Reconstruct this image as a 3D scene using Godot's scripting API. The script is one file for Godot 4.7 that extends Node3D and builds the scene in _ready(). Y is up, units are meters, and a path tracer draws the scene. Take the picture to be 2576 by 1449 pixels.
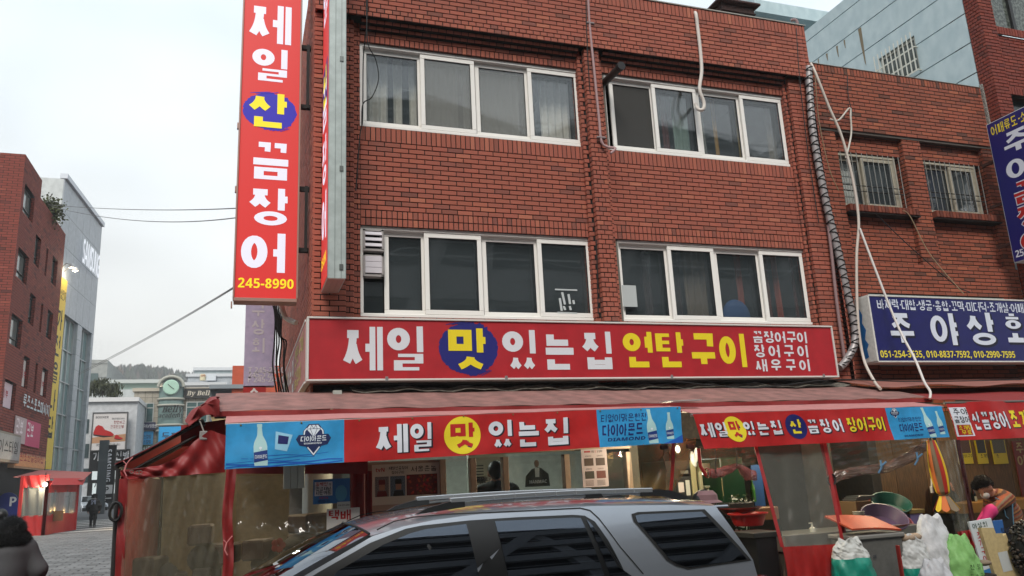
extends Node3D
# A brick restaurant on a market corner under an overcast sky.
func _ready():
	rng.seed = 7
	var cam = Camera3D.new()
	cam.name = "camera"
	CB = Basis.from_euler(Vector3(deg_to_rad(13.494), deg_to_rad(-19.235), deg_to_rad(-2.831)), EULER_ORDER_YXZ)
	cam.transform = Transform3D(CB, CP)
	cam.fov = 40.13
	cam.near = 0.05; cam.far = 2000.0
	add_child(cam)
	cam.current = true
	light_and_sky()
	textures()
	ground()
	main_building()
	main_sign()
	vertical_sign()
	edge_sign()
	neighbor()
	blue_sign()
	right_building()
	rear_blue_block()
	right_vertical_sign()
	across()
	lane()
	left_brick_building()
	samsung_building()
	far_buildings()
	awnings()
	banners()
	tent()
	shop_front()
	stalls()
	suv()
	people()
	details()

func light_and_sky():
	var env = Environment.new()
	env.background_mode = Environment.BG_SKY
	var im = Image.create(512, 256, false, Image.FORMAT_RGBF)
	var f = FastNoiseLite.new()
	f.seed = 3; f.frequency = 1.7; f.fractal_octaves = 5; f.noise_type = FastNoiseLite.TYPE_SIMPLEX_SMOOTH
	for y in 256:
		for x in 512:
			var el = PI * (0.5 - (y + 0.5) / 256.0); var az = TAU * (x + 0.5) / 512.0
			var d = Vector3(cos(el) * cos(az), sin(el), cos(el) * sin(az))
			var up = max(0.0, d.y)
			var k = f.get_noise_3d(d.x * 1.6, d.y * 3.4, d.z * 1.6) * 0.5 + 0.5
			var c = Color(0.83, 0.80, 0.735).lerp(Color(0.70, 0.79, 0.865), clamp(up * 1.9, 0.0, 1.0))
			c = c * (0.84 + 0.36 * k)
			c = c * (1.0 + 0.3 * up) * 0.585
			if d.y < 0.0: c = Color(0.30, 0.29, 0.28)
			im.set_pixel(x, y, c)
	var pm = PanoramaSkyMaterial.new()
	pm.panorama = ImageTexture.create_from_image(im)
	var sky = Sky.new()
	sky.sky_material = pm
	env.sky = sky
	env.ambient_light_source = Environment.AMBIENT_SOURCE_SKY
	env.tonemap_mode = Environment.TONE_MAPPER_LINEAR
	env.tonemap_exposure = 1.98
	env.fog_enabled = true; env.fog_density = 0.0008; env.fog_light_color = Color(0.80, 0.81, 0.82)
	env.sdfgi_enabled = true; env.ssao_enabled = true; env.ssil_enabled = true
	var we = WorldEnvironment.new()
	we.name = "world"
	we.environment = env
	add_child(we)
	var sun = DirectionalLight3D.new()
	sun.name = "sun"
	sun.light_energy = 0.5
	sun.light_color = Color(1.0, 0.97, 0.93)
	sun.light_angular_distance = 24.0
	sun.shadow_enabled = true
	sun.rotation_degrees = Vector3(-46, -20, 0)
	add_child(sun)

func textures():
	noise("grain", 0.06, gray(0.83), gray(1.0), 5, 2)
	noise("soft", 0.012, gray(0.92), gray(1.0), 4, 5)
	noise("patchy", 0.02, gray(0.45), gray(1.0), 5, 9)
	noise("stain", 0.009, Color(0.78, 0.80, 0.80), Color(1, 1, 1), 5, 41)
	noise("streak", 0.02, gray(0.7), gray(1.0), 4, 12)
	noise("weather", 0.014, Color(0.92, 0.935, 0.945), Color(1, 1, 1), 5, 31)
	noise("bump", 0.05, gray(0), gray(1), 5, 21, 6.0)

func gy(z): return 0.0 if z > -6.0 else 0.015 * (-6.0 - z)
func ground():
	var m = mb()
	m.grid(func(u, v):
		var x = lerp(-300.0, 300.0, u); var z = lerp(60.0, -500.0, v)
		return Vector3(x, gy(z) - 0.004, z), 20, 560)
	struct("ground", m, mat(Color(0.30, 0.295, 0.285), 0.9, 0.0, "grain", 2.0))

# ---------------------------------------------------------------- helpers
var rng = RandomNumberGenerator.new()
var CB: Basis
const CP = Vector3(0, 1.8, 10)
const FV = 1983.8
var names = {}
var mats = {}
var texs = {}

# a direction through a point of the photograph (2576 wide), met with the plane the thing stands on
func ray(x, y): return CB * Vector3((x - 1288.0) / FV, -(y - 724.5) / FV, -1)
func pz(x, y, z):
	var d = ray(x, y)
	return CP + d * ((z - CP.z) / d.z)
func pxp(x, y, xx):
	var d = ray(x, y)
	return CP + d * ((xx - CP.x) / d.x)
func pd(x, y, dist):
	return CP + ray(x, y) * dist

class MB:
	var v = PackedVector3Array()
	var n = PackedVector3Array()
	var c = PackedColorArray()
	var col = Color(1, 1, 1)
	var colored = false
	func tri(a, b, d):
		var nn = (d - a).cross(b - a).normalized()
		v.append(a); v.append(b); v.append(d)
		n.append(nn); n.append(nn); n.append(nn)
		if colored: c.append(col); c.append(col); c.append(col)
	func tris(a, b, d, na, nb, nd):
		if (d - a).cross(b - a).dot(na + nb + nd) < 0.0:
			var q = b; b = d; d = q
			q = nb; nb = nd; nd = q
		v.append(a); v.append(b); v.append(d)
		n.append(na); n.append(nb); n.append(nd)
		if colored: c.append(col); c.append(col); c.append(col)
	func quad(a, b, d, e):
		tri(a, b, d); tri(a, d, e)
	func box(ce, s, bs = Basis()):
		var h = s * 0.5
		var x = bs.x * h.x; var y = bs.y * h.y; var z = bs.z * h.z
		var p000 = ce - x - y - z; var p100 = ce + x - y - z; var p010 = ce - x + y - z; var p110 = ce + x + y - z
		var p001 = ce - x - y + z; var p101 = ce + x - y + z; var p011 = ce - x + y + z; var p111 = ce + x + y + z
		quad(p001, p011, p111, p101); quad(p100, p110, p010, p000)
		quad(p000, p010, p011, p001); quad(p101, p111, p110, p100)
		quad(p011, p010, p110, p111); quad(p000, p001, p101, p100)
		return self
	func bb(a, b): return box((a + b) * 0.5, (b - a).abs())
	func cbox(ce, s, r, bs = Basis()):
		var h = s * 0.5
		var P = func(sx, sy, sz, k):
			var q = Vector3(sx * h.x, sy * h.y, sz * h.z)
			if k != 0: q.x -= sx * r
			if k != 1: q.y -= sy * r
			if k != 2: q.z -= sz * r
			return ce + bs * q
		for k in 3:
			for s1 in [-1, 1]:
				var w = []
				for t in [[-1, -1], [-1, 1], [1, 1], [1, -1]]:
					var q = [0, 0, 0]
					q[k] = s1; q[(k + 1) % 3] = t[0]; q[(k + 2) % 3] = t[1]
					w.append(P.call(q[0], q[1], q[2], k))
				if s1 > 0: quad(w[0], w[1], w[2], w[3])
				else: quad(w[3], w[2], w[1], w[0])
		for k in 3:
			for a in [-1, 1]:
				for b in [-1, 1]:
					var k1 = (k + 1) % 3; var k2 = (k + 2) % 3
					var w = []
					for t in [[-1, k1], [1, k1], [1, k2], [-1, k2]]:
						var q = [0, 0, 0]
						q[k] = t[0]; q[k1] = a; q[k2] = b
						w.append(P.call(q[0], q[1], q[2], t[1]))
					if a * b > 0: quad(w[3], w[2], w[1], w[0])
					else: quad(w[0], w[1], w[2], w[3])
		for sx in [-1, 1]:
			for sy in [-1, 1]:
				for sz in [-1, 1]:
					var a = P.call(sx, sy, sz, 0); var b = P.call(sx, sy, sz, 1); var d = P.call(sx, sy, sz, 2)
					if sx * sy * sz > 0: tri(a, d, b)
					else: tri(a, b, d)
		return self
	func tube(p, r, sides = 8, caps = true):
		var m = p.size()
		var rr = r if r is Array or r is PackedFloat32Array else null
		var t0 = (p[1] - p[0]).normalized()
		var u = t0.cross(Vector3.UP if abs(t0.y) < 0.9 else Vector3.RIGHT).normalized()
		var prev = []
		var pn = []
		for i in m:
			var t = (p[min(i + 1, m - 1)] - p[max(i - 1, 0)]).normalized()
			u = (u - t * u.dot(t)).normalized()
			var w = t.cross(u)
			var ring = []
			var nr = []
			var rad = rr[i] if rr != null else r
			for k in sides:
				var a = TAU * k / sides
				var d = u * cos(a) + w * sin(a)
				nr.append(d); ring.append(p[i] + d * rad)
			if i > 0:
				for k in sides:
					var k2 = (k + 1) % sides
					tris(prev[k], ring[k2], ring[k], pn[k], nr[k2], nr[k])
					tris(prev[k], prev[k2], ring[k2], pn[k], pn[k2], nr[k2])
			if caps and (i == 0 or i == m - 1):
				for k in range(1, sides - 1):
					if i == 0: tri(ring[0], ring[k], ring[k + 1])
					else: tri(ring[0], ring[k + 1], ring[k])
			prev = ring; pn = nr
		return self
	func lathe(prof, o, bs = Basis(), sides = 16, a0 = 0.0, a1 = TAU):
		var full = abs(a1 - a0 - TAU) < 0.001
		for i in prof.size() - 1:
			var p = prof[i]; var q = prof[i + 1]
			var dn = Vector2(q.y - p.y, -(q.x - p.x)).normalized()
			for k in sides:
				var b0 = a0 + (a1 - a0) * k / sides; var b1 = a0 + (a1 - a0) * (k + 1) / sides
				var c0 = Vector3(cos(b0), 0, sin(b0)); var c1 = Vector3(cos(b1), 0, sin(b1))
				var A = o + bs * (c0 * p.x + Vector3(0, p.y, 0)); var B = o + bs * (c1 * p.x + Vector3(0, p.y, 0))
				var C = o + bs * (c1 * q.x + Vector3(0, q.y, 0)); var D = o + bs * (c0 * q.x + Vector3(0, q.y, 0))
				var n0 = (bs * (c0 * dn.x + Vector3(0, dn.y, 0))).normalized(); var n1 = (bs * (c1 * dn.x + Vector3(0, dn.y, 0))).normalized()
				if q.x > 0.00001: tris(A, C, D, n0, n1, n0)
				if p.x > 0.00001: tris(A, B, C, n0, n1, n1)
		return self
	func grid(f, nu, nv):
		var P = []
		for j in nv + 1:
			for i in nu + 1: P.append(f.call(float(i) / nu, float(j) / nv))
		var N = []
		for j in nv + 1:
			for i in nu + 1:
				var du = P[j * (nu + 1) + min(i + 1, nu)] - P[j * (nu + 1) + max(i - 1, 0)]
				var dv = P[min(j + 1, nv) * (nu + 1) + i] - P[max(j - 1, 0) * (nu + 1) + i]
				N.append(du.cross(dv).normalized())
		for j in nv:
			for i in nu:
				var a = j * (nu + 1) + i; var b = a + 1; var d = a + nu + 1; var e = d + 1
				tris(P[a], P[d], P[e], N[a], N[d], N[e])
				tris(P[a], P[e], P[b], N[a], N[e], N[b])
		return self
	func sheet(f, nu, nv, th):
		var n0 = v.size()
		grid(f, nu, nv)
		var n1 = v.size()
		for i in range(n0, n1, 3):
			tris(v[i] - n[i] * th, v[i + 2] - n[i + 2] * th, v[i + 1] - n[i + 1] * th, -n[i], -n[i + 2], -n[i + 1])
		for k in nu:
			for vv in [0.0, 1.0]:
				var a = f.call(float(k) / nu, vv); var b = f.call(float(k + 1) / nu, vv)
				var d = (f.call(min(1.0, float(k) / nu + 0.01), vv) - f.call(max(0.0, float(k) / nu - 0.01), vv)).cross(f.call(float(k) / nu, min(1.0, vv + 0.01)) - f.call(float(k) / nu, max(0.0, vv - 0.01))).normalized() * th
				quad(a, b, b - d, a - d)
		for k in nv:
			for uu in [0.0, 1.0]:
				var a = f.call(uu, float(k) / nv); var b = f.call(uu, float(k + 1) / nv)
				var d = (f.call(min(1.0, uu + 0.01), float(k) / nv) - f.call(max(0.0, uu - 0.01), float(k) / nv)).cross(f.call(uu, min(1.0, float(k) / nv + 0.01)) - f.call(uu, max(0.0, float(k) / nv - 0.01))).normalized() * th
				quad(a, b, b - d, a - d)
		return self
	func ell(ce, r, bs = Basis(), rings = 10, segs = 14):
		for j in rings:
			for i in segs:
				var q = []
				for t in [[i, j], [i + 1, j], [i + 1, j + 1], [i, j + 1]]:
					var th = PI * t[1] / rings; var ph = TAU * t[0] / segs
					q.append(Vector3(sin(th) * cos(ph), cos(th), sin(th) * sin(ph)))
				var w = []
				var nn = []
				for e in q:
					w.append(ce + bs * (e * r)); nn.append((bs * (e / r)).normalized())
				if j < rings - 1: tris(w[0], w[2], w[3], nn[0], nn[2], nn[3])
				if j > 0: tris(w[0], w[1], w[2], nn[0], nn[1], nn[2])
		return self
	func split(a, b, d, m, off, depth):
		var ab = (b - a).length(); var bd = (d - b).length(); var da = (a - d).length()
		var mx = max(ab, max(bd, da))
		if mx < 0.09 or depth == 0 or (m.call(a.x, a.y, off) + m.call(b.x, b.y, off) - m.call((a.x + b.x) / 2, (a.y + b.y) / 2, off) * 2).length() + (m.call(d.x, d.y, off) + m.call(b.x, b.y, off) - m.call((d.x + b.x) / 2, (d.y + b.y) / 2, off) * 2).length() + (m.call(a.x, a.y, off) + m.call(d.x, d.y, off) - m.call((a.x + d.x) / 2, (a.y + d.y) / 2, off) * 2).length() < 0.0002:
			var w = []
			var nn = []
			var flip = 1.0
			for e in [a, b, d]:
				var p0 = m.call(e.x, e.y, off)
				w.append(p0); nn.append((m.call(e.x + 0.004, e.y, off) - p0).cross(m.call(e.x, e.y + 0.004, off) - p0).normalized())
			if (w[2] - w[0]).cross(w[1] - w[0]).dot(nn[0]) < 0: flip = -1.0
			if flip > 0: tris(w[0], w[1], w[2], nn[0], nn[1], nn[2])
			else: tris(w[0], w[2], w[1], nn[0], nn[2], nn[1])
		elif mx == ab:
			split(a, (a + b) / 2, d, m, off, depth - 1); split((a + b) / 2, b, d, m, off, depth - 1)
		elif mx == bd:
			split(a, b, (b + d) / 2, m, off, depth - 1); split(a, (b + d) / 2, d, m, off, depth - 1)
		else:
			split(a, b, (a + d) / 2, m, off, depth - 1); split((a + d) / 2, b, d, m, off, depth - 1)
	func poly(pts, m, off, thick = 0.0):
		var idx = Geometry2D.triangulate_polygon(PackedVector2Array(pts))
		for i in range(0, idx.size(), 3):
			var a = pts[idx[i]]; var b = pts[idx[i + 1]]; var d = pts[idx[i + 2]]
			split(a, b, d, m, off, 5)
			if thick > 0.0: tri(m.call(a.x, a.y, off - thick), m.call(d.x, d.y, off - thick), m.call(b.x, b.y, off - thick))
		if thick > 0.0:
			for i in pts.size():
				var a = pts[i]; var b = pts[(i + 1) % pts.size()]
				quad(m.call(a.x, a.y, off), m.call(b.x, b.y, off), m.call(b.x, b.y, off - thick), m.call(a.x, a.y, off - thick))
		return self
	func join(o):
		v.append_array(o.v); n.append_array(o.n)
		if colored:
			if o.colored: c.append_array(o.c)
			else:
				for i in o.v.size(): c.append(col)
		return self
	func mesh():
		var a = []
		a.resize(Mesh.ARRAY_MAX)
		a[Mesh.ARRAY_VERTEX] = v; a[Mesh.ARRAY_NORMAL] = n
		if colored: a[Mesh.ARRAY_COLOR] = c
		var am = ArrayMesh.new()
		am.add_surface_from_arrays(Mesh.PRIMITIVE_TRIANGLES, a)
		return am

func mb(): return MB.new()
func mbc(col = Color(1, 1, 1)):
	var m = MB.new()
	m.colored = true; m.col = col
	return m
func lin(c): return c.srgb_to_linear()

func numbered(called):
	var k = names.get(called, 0)
	names[called] = k + 1
	return called if k == 0 else "%s_%03d" % [called, k]

# a mesh as a part of a thing, or as a piece of the setting
func part(called, m, material, parent):
	if m.v.size() == 0: return null
	var o = MeshInstance3D.new()
	o.name = called
	o.mesh = m.mesh()
	o.material_override = material
	o.cast_shadow = GeometryInstance3D.SHADOW_CASTING_SETTING_ON
	parent.add_child(o, true)
	return o
func tag(o, label, category, group = ""):
	o.set_meta("label", label); o.set_meta("category", category)
	if group: o.set_meta("group", group)
	return o
func thing(called, label, category, at = Vector3.ZERO, group = "", turn = 0.0):
	var o = Node3D.new()
	o.name = numbered(called)
	add_child(o)
	o.position = at; o.rotation.y = turn
	return tag(o, label, category, group)
func solo(called, m, material, label, category, group = ""):
	var o = part(numbered(called), m, material, self)
	return tag(o, label, category, group)
func struct(called, m, material):
	var o = part(called, m, material, self)
	o.set_meta("kind", "structure")
	return o
func stuff(o):
	if o: o.set_meta("kind", "stuff")
	return o

# ---------------------------------------------------------------- materials
func noise(key, freq, lo, hi, oct = 4, sd = 1, normal = 0.0, kind = FastNoiseLite.TYPE_SIMPLEX_SMOOTH, size = 512):
	if texs.has(key): return texs[key]
	var f = FastNoiseLite.new()
	f.seed = sd; f.frequency = freq; f.noise_type = kind
	f.fractal_octaves = oct
	var t = NoiseTexture2D.new()
	t.width = size; t.height = size; t.seamless = true; t.noise = f
	if normal > 0.0:
		t.as_normal_map = true; t.bump_strength = normal
	else:
		var g = Gradient.new()
		g.offsets = PackedFloat32Array([0.15, 0.85])
		g.colors = PackedColorArray([lo, hi])
		t.color_ramp = g
	texs[key] = t
	return t
func gray(a): return Color(a, a, a)
# plain material; tex: noise key, ts: metres per repeat (vector: per axis)
func mat(col, rough = 0.8, metal = 0.0, tex = "", ts = 1.0, nrm = "", ns = 0.3, nstr = 0.5):
	var key = "%s|%s|%s|%s|%s|%s|%s|%s" % [col, rough, metal, tex, ts, nrm, ns, nstr]
	if mats.has(key): return mats[key]
	var m = StandardMaterial3D.new()
	m.albedo_color = col; m.roughness = rough; m.metallic = metal
	m.cull_mode = BaseMaterial3D.CULL_DISABLED
	if tex != "":
		m.albedo_texture = texs[tex]
		m.uv1_triplanar = true; m.uv1_world_triplanar = true
		m.uv1_scale = Vector3.ONE / ts if ts is float else Vector3(1 / ts.x, 1 / ts.y, 1 / ts.z)
	if nrm != "":
		m.normal_enabled = true; m.normal_texture = texs[nrm]; m.normal_scale = nstr
		m.uv1_triplanar = true; m.uv1_world_triplanar = true
		if tex == "": m.uv1_scale = Vector3.ONE / ns
	mats[key] = m
	return m
func vmat(rough = 0.85, tex = "", ts = 1.0, metal = 0.0):
	var key = "v|%s|%s|%s|%s" % [rough, tex, ts, metal]
	if mats.has(key): return mats[key]
	var m = mat(Color(1, 1, 1), rough, metal, tex, ts).duplicate()
	m.vertex_color_use_as_albedo = true
	mats[key] = m
	return m
func glow(col, energy, base = Color(0.8, 0.8, 0.8)):
	var key = "e|%s|%s|%s" % [col, energy, base]
	if mats.has(key): return mats[key]
	var m = mat(base, 0.5).duplicate()
	m.emission_enabled = true; m.emission = col; m.emission_energy_multiplier = energy
	mats[key] = m
	return m
func glass(col, alpha, rough = 0.0, spec = 0.5):
	var key = "g|%s|%s|%s|%s" % [col, alpha, rough, spec]
	if mats.has(key): return mats[key]
	var m = StandardMaterial3D.new()
	m.albedo_color = Color(col.r, col.g, col.b, alpha); m.roughness = rough
	m.transparency = BaseMaterial3D.TRANSPARENCY_ALPHA
	m.metallic_specular = spec
	m.cull_mode = BaseMaterial3D.CULL_DISABLED
	mats[key] = m
	return m

# ---------------------------------------------------------------- lettering: hangul composed from its letters
const CHO = "ㄱㄲㄴㄷㄸㄹㅁㅂㅃㅅㅆㅇㅈㅉㅊㅋㅌㅍㅎ"
const JUNG = "ㅏㅐㅑㅒㅓㅔㅕㅖㅗㅘㅙㅚㅛㅜㅝㅞㅟㅠㅡㅢㅣ"
const JONG = ["", "ㄱ", "ㄲ", "ㄱㅅ", "ㄴ", "ㄴㅈ", "ㄴㅎ", "ㄷ", "ㄹ", "ㄹㄱ", "ㄹㅁ", "ㄹㅂ", "ㄹㅅ", "ㄹㅌ", "ㄹㅍ", "ㄹㅎ", "ㅁ", "ㅂ", "ㅂㅅ", "ㅅ", "ㅆ", "ㅇ", "ㅈ", "ㅊ", "ㅋ", "ㅌ", "ㅍ", "ㅎ"]
const BARS = {"ㄹ": 3, "ㅌ": 3, "ㅎ": 3.6, "ㅊ": 2.6, "ㅋ": 2.2, "ㄷ": 2, "ㅂ": 2, "ㅁ": 2, "ㅍ": 2, "ㅈ": 2, "ㅇ": 2, "ㄱ": 1.6, "ㄴ": 1.6, "ㅅ": 1.8}
var glyphs = {}
func V2(a, b): return Vector2(a, b)
func bez(a, b, d, k = 6):
	var r = []
	for i in k + 1:
		var t = float(i) / k
		r.append(a * (1 - t) * (1 - t) + b * 2 * t * (1 - t) + d * t * t)
	return r
func ring(x0, y0, x1, y1, k = 22):
	x0 = float(x0); y0 = float(y0)
	var r = []
	for i in k:
		var a = TAU * i / k
		r.append(V2((x0 + x1) / 2 + cos(a) * (x1 - x0) / 2, (y0 + y1) / 2 + sin(a) * (y1 - y0) / 2))
	return [r, true]
# strokes of one letter in the unit box: [points, closed]
func letter(j, side):
	match j:
		"ㄱ":
			if side: return [[[V2(0, 1), V2(1, 1)] + bez(V2(1, 0.99), V2(0.95, 0.35), V2(0.3, 0)), false]]
			return [[[V2(0, 1), V2(1, 1), V2(0.97, 0)], false]]
		"ㄴ": return [[[V2(0, 1), V2(0, 0), V2(1, 0)], false]]
		"ㄷ": return [[[V2(1, 1), V2(0, 1), V2(0, 0), V2(1, 0)], false]]
		"ㄹ": return [[[V2(0, 1), V2(1, 1), V2(1, 0.52), V2(0, 0.52), V2(0, 0), V2(1, 0)], false]]
		"ㅁ": return [[[V2(0, 1), V2(1, 1), V2(1, 0), V2(0, 0)], true]]
		"ㅂ": return [[[V2(0, 1), V2(0, 0), V2(1, 0), V2(1, 1)], false], [[V2(0, 0.5), V2(1, 0.5)], false]]
		"ㅅ": return [[bez(V2(0.5, 1), V2(0.5, 0.45), V2(0, 0)), false], [bez(V2(0.5, 0.72), V2(0.62, 0.3), V2(1, 0)), false]]
		"ㅇ": return [ring(0, 0, 1, 1)]
		"ㅈ": return [[[V2(0.04, 1), V2(0.96, 1)], false], [bez(V2(0.5, 0.98), V2(0.5, 0.4), V2(0, 0)), false], [bez(V2(0.5, 0.62), V2(0.62, 0.25), V2(1, 0)), false]]
		"ㅊ": return [[[V2(0.3, 1), V2(0.7, 1)], false], [[V2(0.02, 0.72), V2(0.98, 0.72)], false], [bez(V2(0.5, 0.7), V2(0.5, 0.3), V2(0, 0)), false], [bez(V2(0.5, 0.45), V2(0.62, 0.2), V2(1, 0)), false]]
		"ㅋ":
			if side: return [[[V2(0, 1), V2(1, 1)] + bez(V2(1, 0.99), V2(0.95, 0.35), V2(0.3, 0)), false], [[V2(0.05, 0.55), V2(0.93, 0.58)], false]]
			return [[[V2(0, 1), V2(1, 1), V2(0.97, 0)], false], [[V2(0.05, 0.5), V2(0.95, 0.5)], false]]
		"ㅌ": return [[[V2(1, 1), V2(0, 1), V2(0, 0), V2(1, 0)], false], [[V2(0, 0.5), V2(0.95, 0.5)], false]]
		"ㅍ": return [[[V2(0, 1), V2(1, 1)], false], [[V2(0, 0), V2(1, 0)], false], [[V2(0.28, 1), V2(0.28, 0)], false], [[V2(0.72, 1), V2(0.72, 0)], false]]
		"ㅎ": return [[[V2(0.3, 1), V2(0.7, 1)], false], [[V2(0.02, 0.74), V2(0.98, 0.74)], false], ring(0.12, 0, 0.88, 0.5)]
		"ㅏ": return [[[V2(0.3, 1), V2(0.3, 0)], false], [[V2(0.3, 0.5), V2(1.05, 0.5)], false]]
		"ㅑ": return [[[V2(0.3, 1), V2(0.3, 0)], false], [[V2(0.3, 0.66), V2(1.05, 0.66)], false], [[V2(0.3, 0.34), V2(1.05, 0.34)], false]]
		"ㅓ": return [[[V2(0.8, 1), V2(0.8, 0)], false], [[V2(-0.05, 0.5), V2(0.8, 0.5)], false]]
		"ㅕ": return [[[V2(0.8, 1), V2(0.8, 0)], false], [[V2(-0.05, 0.66), V2(0.8, 0.66)], false], [[V2(-0.05, 0.34), V2(0.8, 0.34)], false]]
		"ㅣ": return [[[V2(0.6, 1), V2(0.6, 0)], false]]
		"ㅐ": return [[[V2(0.12, 0.97), V2(0.12, 0.03)], false], [[V2(0.95, 1), V2(0.95, 0)], false], [[V2(0.12, 0.5), V2(0.95, 0.5)], false]]
		"ㅔ": return [[[V2(0.38, 0.97), V2(0.38, 0.03)], false], [[V2(1, 1), V2(1, 0)], false], [[V2(-0.2, 0.52), V2(0.38, 0.52)], false]]
		"ㅒ": return [[[V2(0.12, 1), V2(0.12, 0)], false], [[V2(0.95, 1), V2(0.95, 0)], false], [[V2(0.12, 0.65), V2(0.95, 0.65)], false], [[V2(0.12, 0.35), V2(0.95, 0.35)], false]]
		"ㅖ": return [[[V2(0.38, 1), V2(0.38, 0)], false], [[V2(1, 1), V2(1, 0)], false], [[V2(-0.2, 0.65), V2(0.38, 0.65)], false], [[V2(-0.2, 0.35), V2(0.38, 0.35)], false]]
		"ㅗ": return [[[V2(0, 0), V2(1, 0)], false], [[V2(0.5, 1), V2(0.5, 0)], false]]
		"ㅛ": return [[[V2(0, 0), V2(1, 0)], false], [[V2(0.32, 1), V2(0.32, 0)], false], [[V2(0.68, 1), V2(0.68, 0)], false]]
		"ㅜ": return [[[V2(0, 1), V2(1, 1)], false], [[V2(0.5, 1), V2(0.5, 0)], false]]
		"ㅠ": return [[[V2(0, 1), V2(1, 1)], false], [[V2(0.32, 1), V2(0.32, 0)], false], [[V2(0.68, 1), V2(0.68, 0)], false]]
		"ㅡ": return [[[V2(0, 0.5), V2(1, 0.5)], false]]
	return []
# strokes of one syllable in the em box: [points, closed, stroke width, stroke height]
func syllable(ch, th):
	var key = ch + str(th)
	if glyphs.has(key): return glyphs[key]
	var out = []
	var put = func(js, b, side):
		var k = js.length()
		for i in k:
			var j = js[i]
			var double = "ㄲㄸㅃㅆㅉ".find(j)
			var sub = [j]
			if double >= 0:
				var s = "ㄱㄷㅂㅅㅈ"[double]
				sub = [s, s]
			for q in sub.size():
				var parts_n = k * sub.size()
				var pi = i * sub.size() + q
				var wd = (b[2] - b[0]) / parts_n
				var x0 = b[0] + wd * pi + (0.012 if parts_n > 1 else 0.0); var x1 = b[0] + wd * (pi + 1) - (0.012 if parts_n > 1 else 0.0)
				var vowel = JUNG.find(sub[q]) >= 0
				var tx = th
				var ty = th * 0.86
				var bars = BARS.get(sub[q], 0)
				if not vowel:
					ty = min(ty, (b[3] - b[1]) / (2.0 * bars - 0.9)); tx = min(tx, (x1 - x0) / 2.6)
				elif "ㅔㅐㅖㅒ".find(sub[q]) >= 0: tx = min(tx, (x1 - x0) * 0.32)
				elif x1 - x0 < 0.5: tx = min(tx, (x1 - x0) * 0.46)
				for st in letter(sub[q], side):
					var pp = []
					for p in st[0]:
						pp.append(V2(x0 + tx / 2 + p.x * (x1 - x0 - tx), b[1] + ty / 2 + p.y * (b[3] - b[1] - ty)))
					if vowel and pp.size() == 2 and abs(pp[0].x - pp[1].x) < 0.001 and "ㅗㅛㅜㅠ".find(sub[q]) < 0:
						pp[0].y = b[3]; pp[1].y = b[1]
					out.append([pp, st[1], tx, ty])
	var code = ch.unicode_at(0) - 0xAC00
	var c = CHO[code / 588]; var v = JUNG[(code % 588) / 28]; var f = JONG[code % 28]
	var H = {"ㅘ": ["ㅗ", "ㅏ"], "ㅙ": ["ㅗ", "ㅐ"], "ㅚ": ["ㅗ", "ㅣ"], "ㅝ": ["ㅜ", "ㅓ"], "ㅞ": ["ㅜ", "ㅔ"], "ㅟ": ["ㅜ", "ㅣ"], "ㅢ": ["ㅡ", "ㅣ"]}
	if H.has(v):
		if f == "":
			put.call(c, [0.04, 0.5, 0.62, 0.98], false); put.call(H[v][0], [0.0, 0.08, 0.66, 0.44], false); put.call(H[v][1], [0.68, 0.0, 1.0, 1.0], false)
		else:
			put.call(c, [0.04, 0.68, 0.6, 1.0], false); put.call(H[v][0], [0.0, 0.4, 0.66, 0.64], false); put.call(H[v][1], [0.68, 0.36, 1.0, 1.0], false); put.call(f, [0.14, 0.0, 0.92, 0.3], false)
	elif "ㅗㅛㅜㅠㅡ".find(v) >= 0:
		if f == "":
			if "ㅜㅠ".find(v) >= 0:
				put.call(c, [0.12, 0.52, 0.88, 1.0], false); put.call(v, [0.0, 0.0, 1.0, 0.44], false)
			else:
				put.call(c, [0.12, 0.46, 0.88, 1.0], false); put.call(v, [0.0, 0.06, 1.0, 0.46 if v != "ㅡ" else 0.24], false)
		elif v == "ㅡ":
			put.call(c, [0.14, 0.62, 0.86, 1.0], false); put.call(v, [0.0, 0.4, 1.0, 0.56], false); put.call(f, [0.13, 0.0, 0.87, 0.34], false)
		else:
			put.call(c, [0.14, 0.68, 0.86, 1.0], false); put.call(v, [0.0, 0.38, 1.0, 0.64], false); put.call(f, [0.13, 0.0, 0.87, 0.32], false)
	else:
		var wide = "ㅔㅐㅖㅒ".find(v) >= 0
		var xs = 0.5 if wide else 0.57
		if f == "":
			put.call(c, [0.0, 0.1, xs, 0.92], true); put.call(v, [xs + 0.05, 0.0, 1.0, 1.0], false)
		else:
			put.call(c, [0.0, 0.46, xs, 0.98], true); put.call(v, [xs + 0.06, 0.42, 0.98, 1.02], false); put.call(f, [0.16, 0.0, 0.9, 0.38], false)
	glyphs[key] = out
	return out
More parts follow.
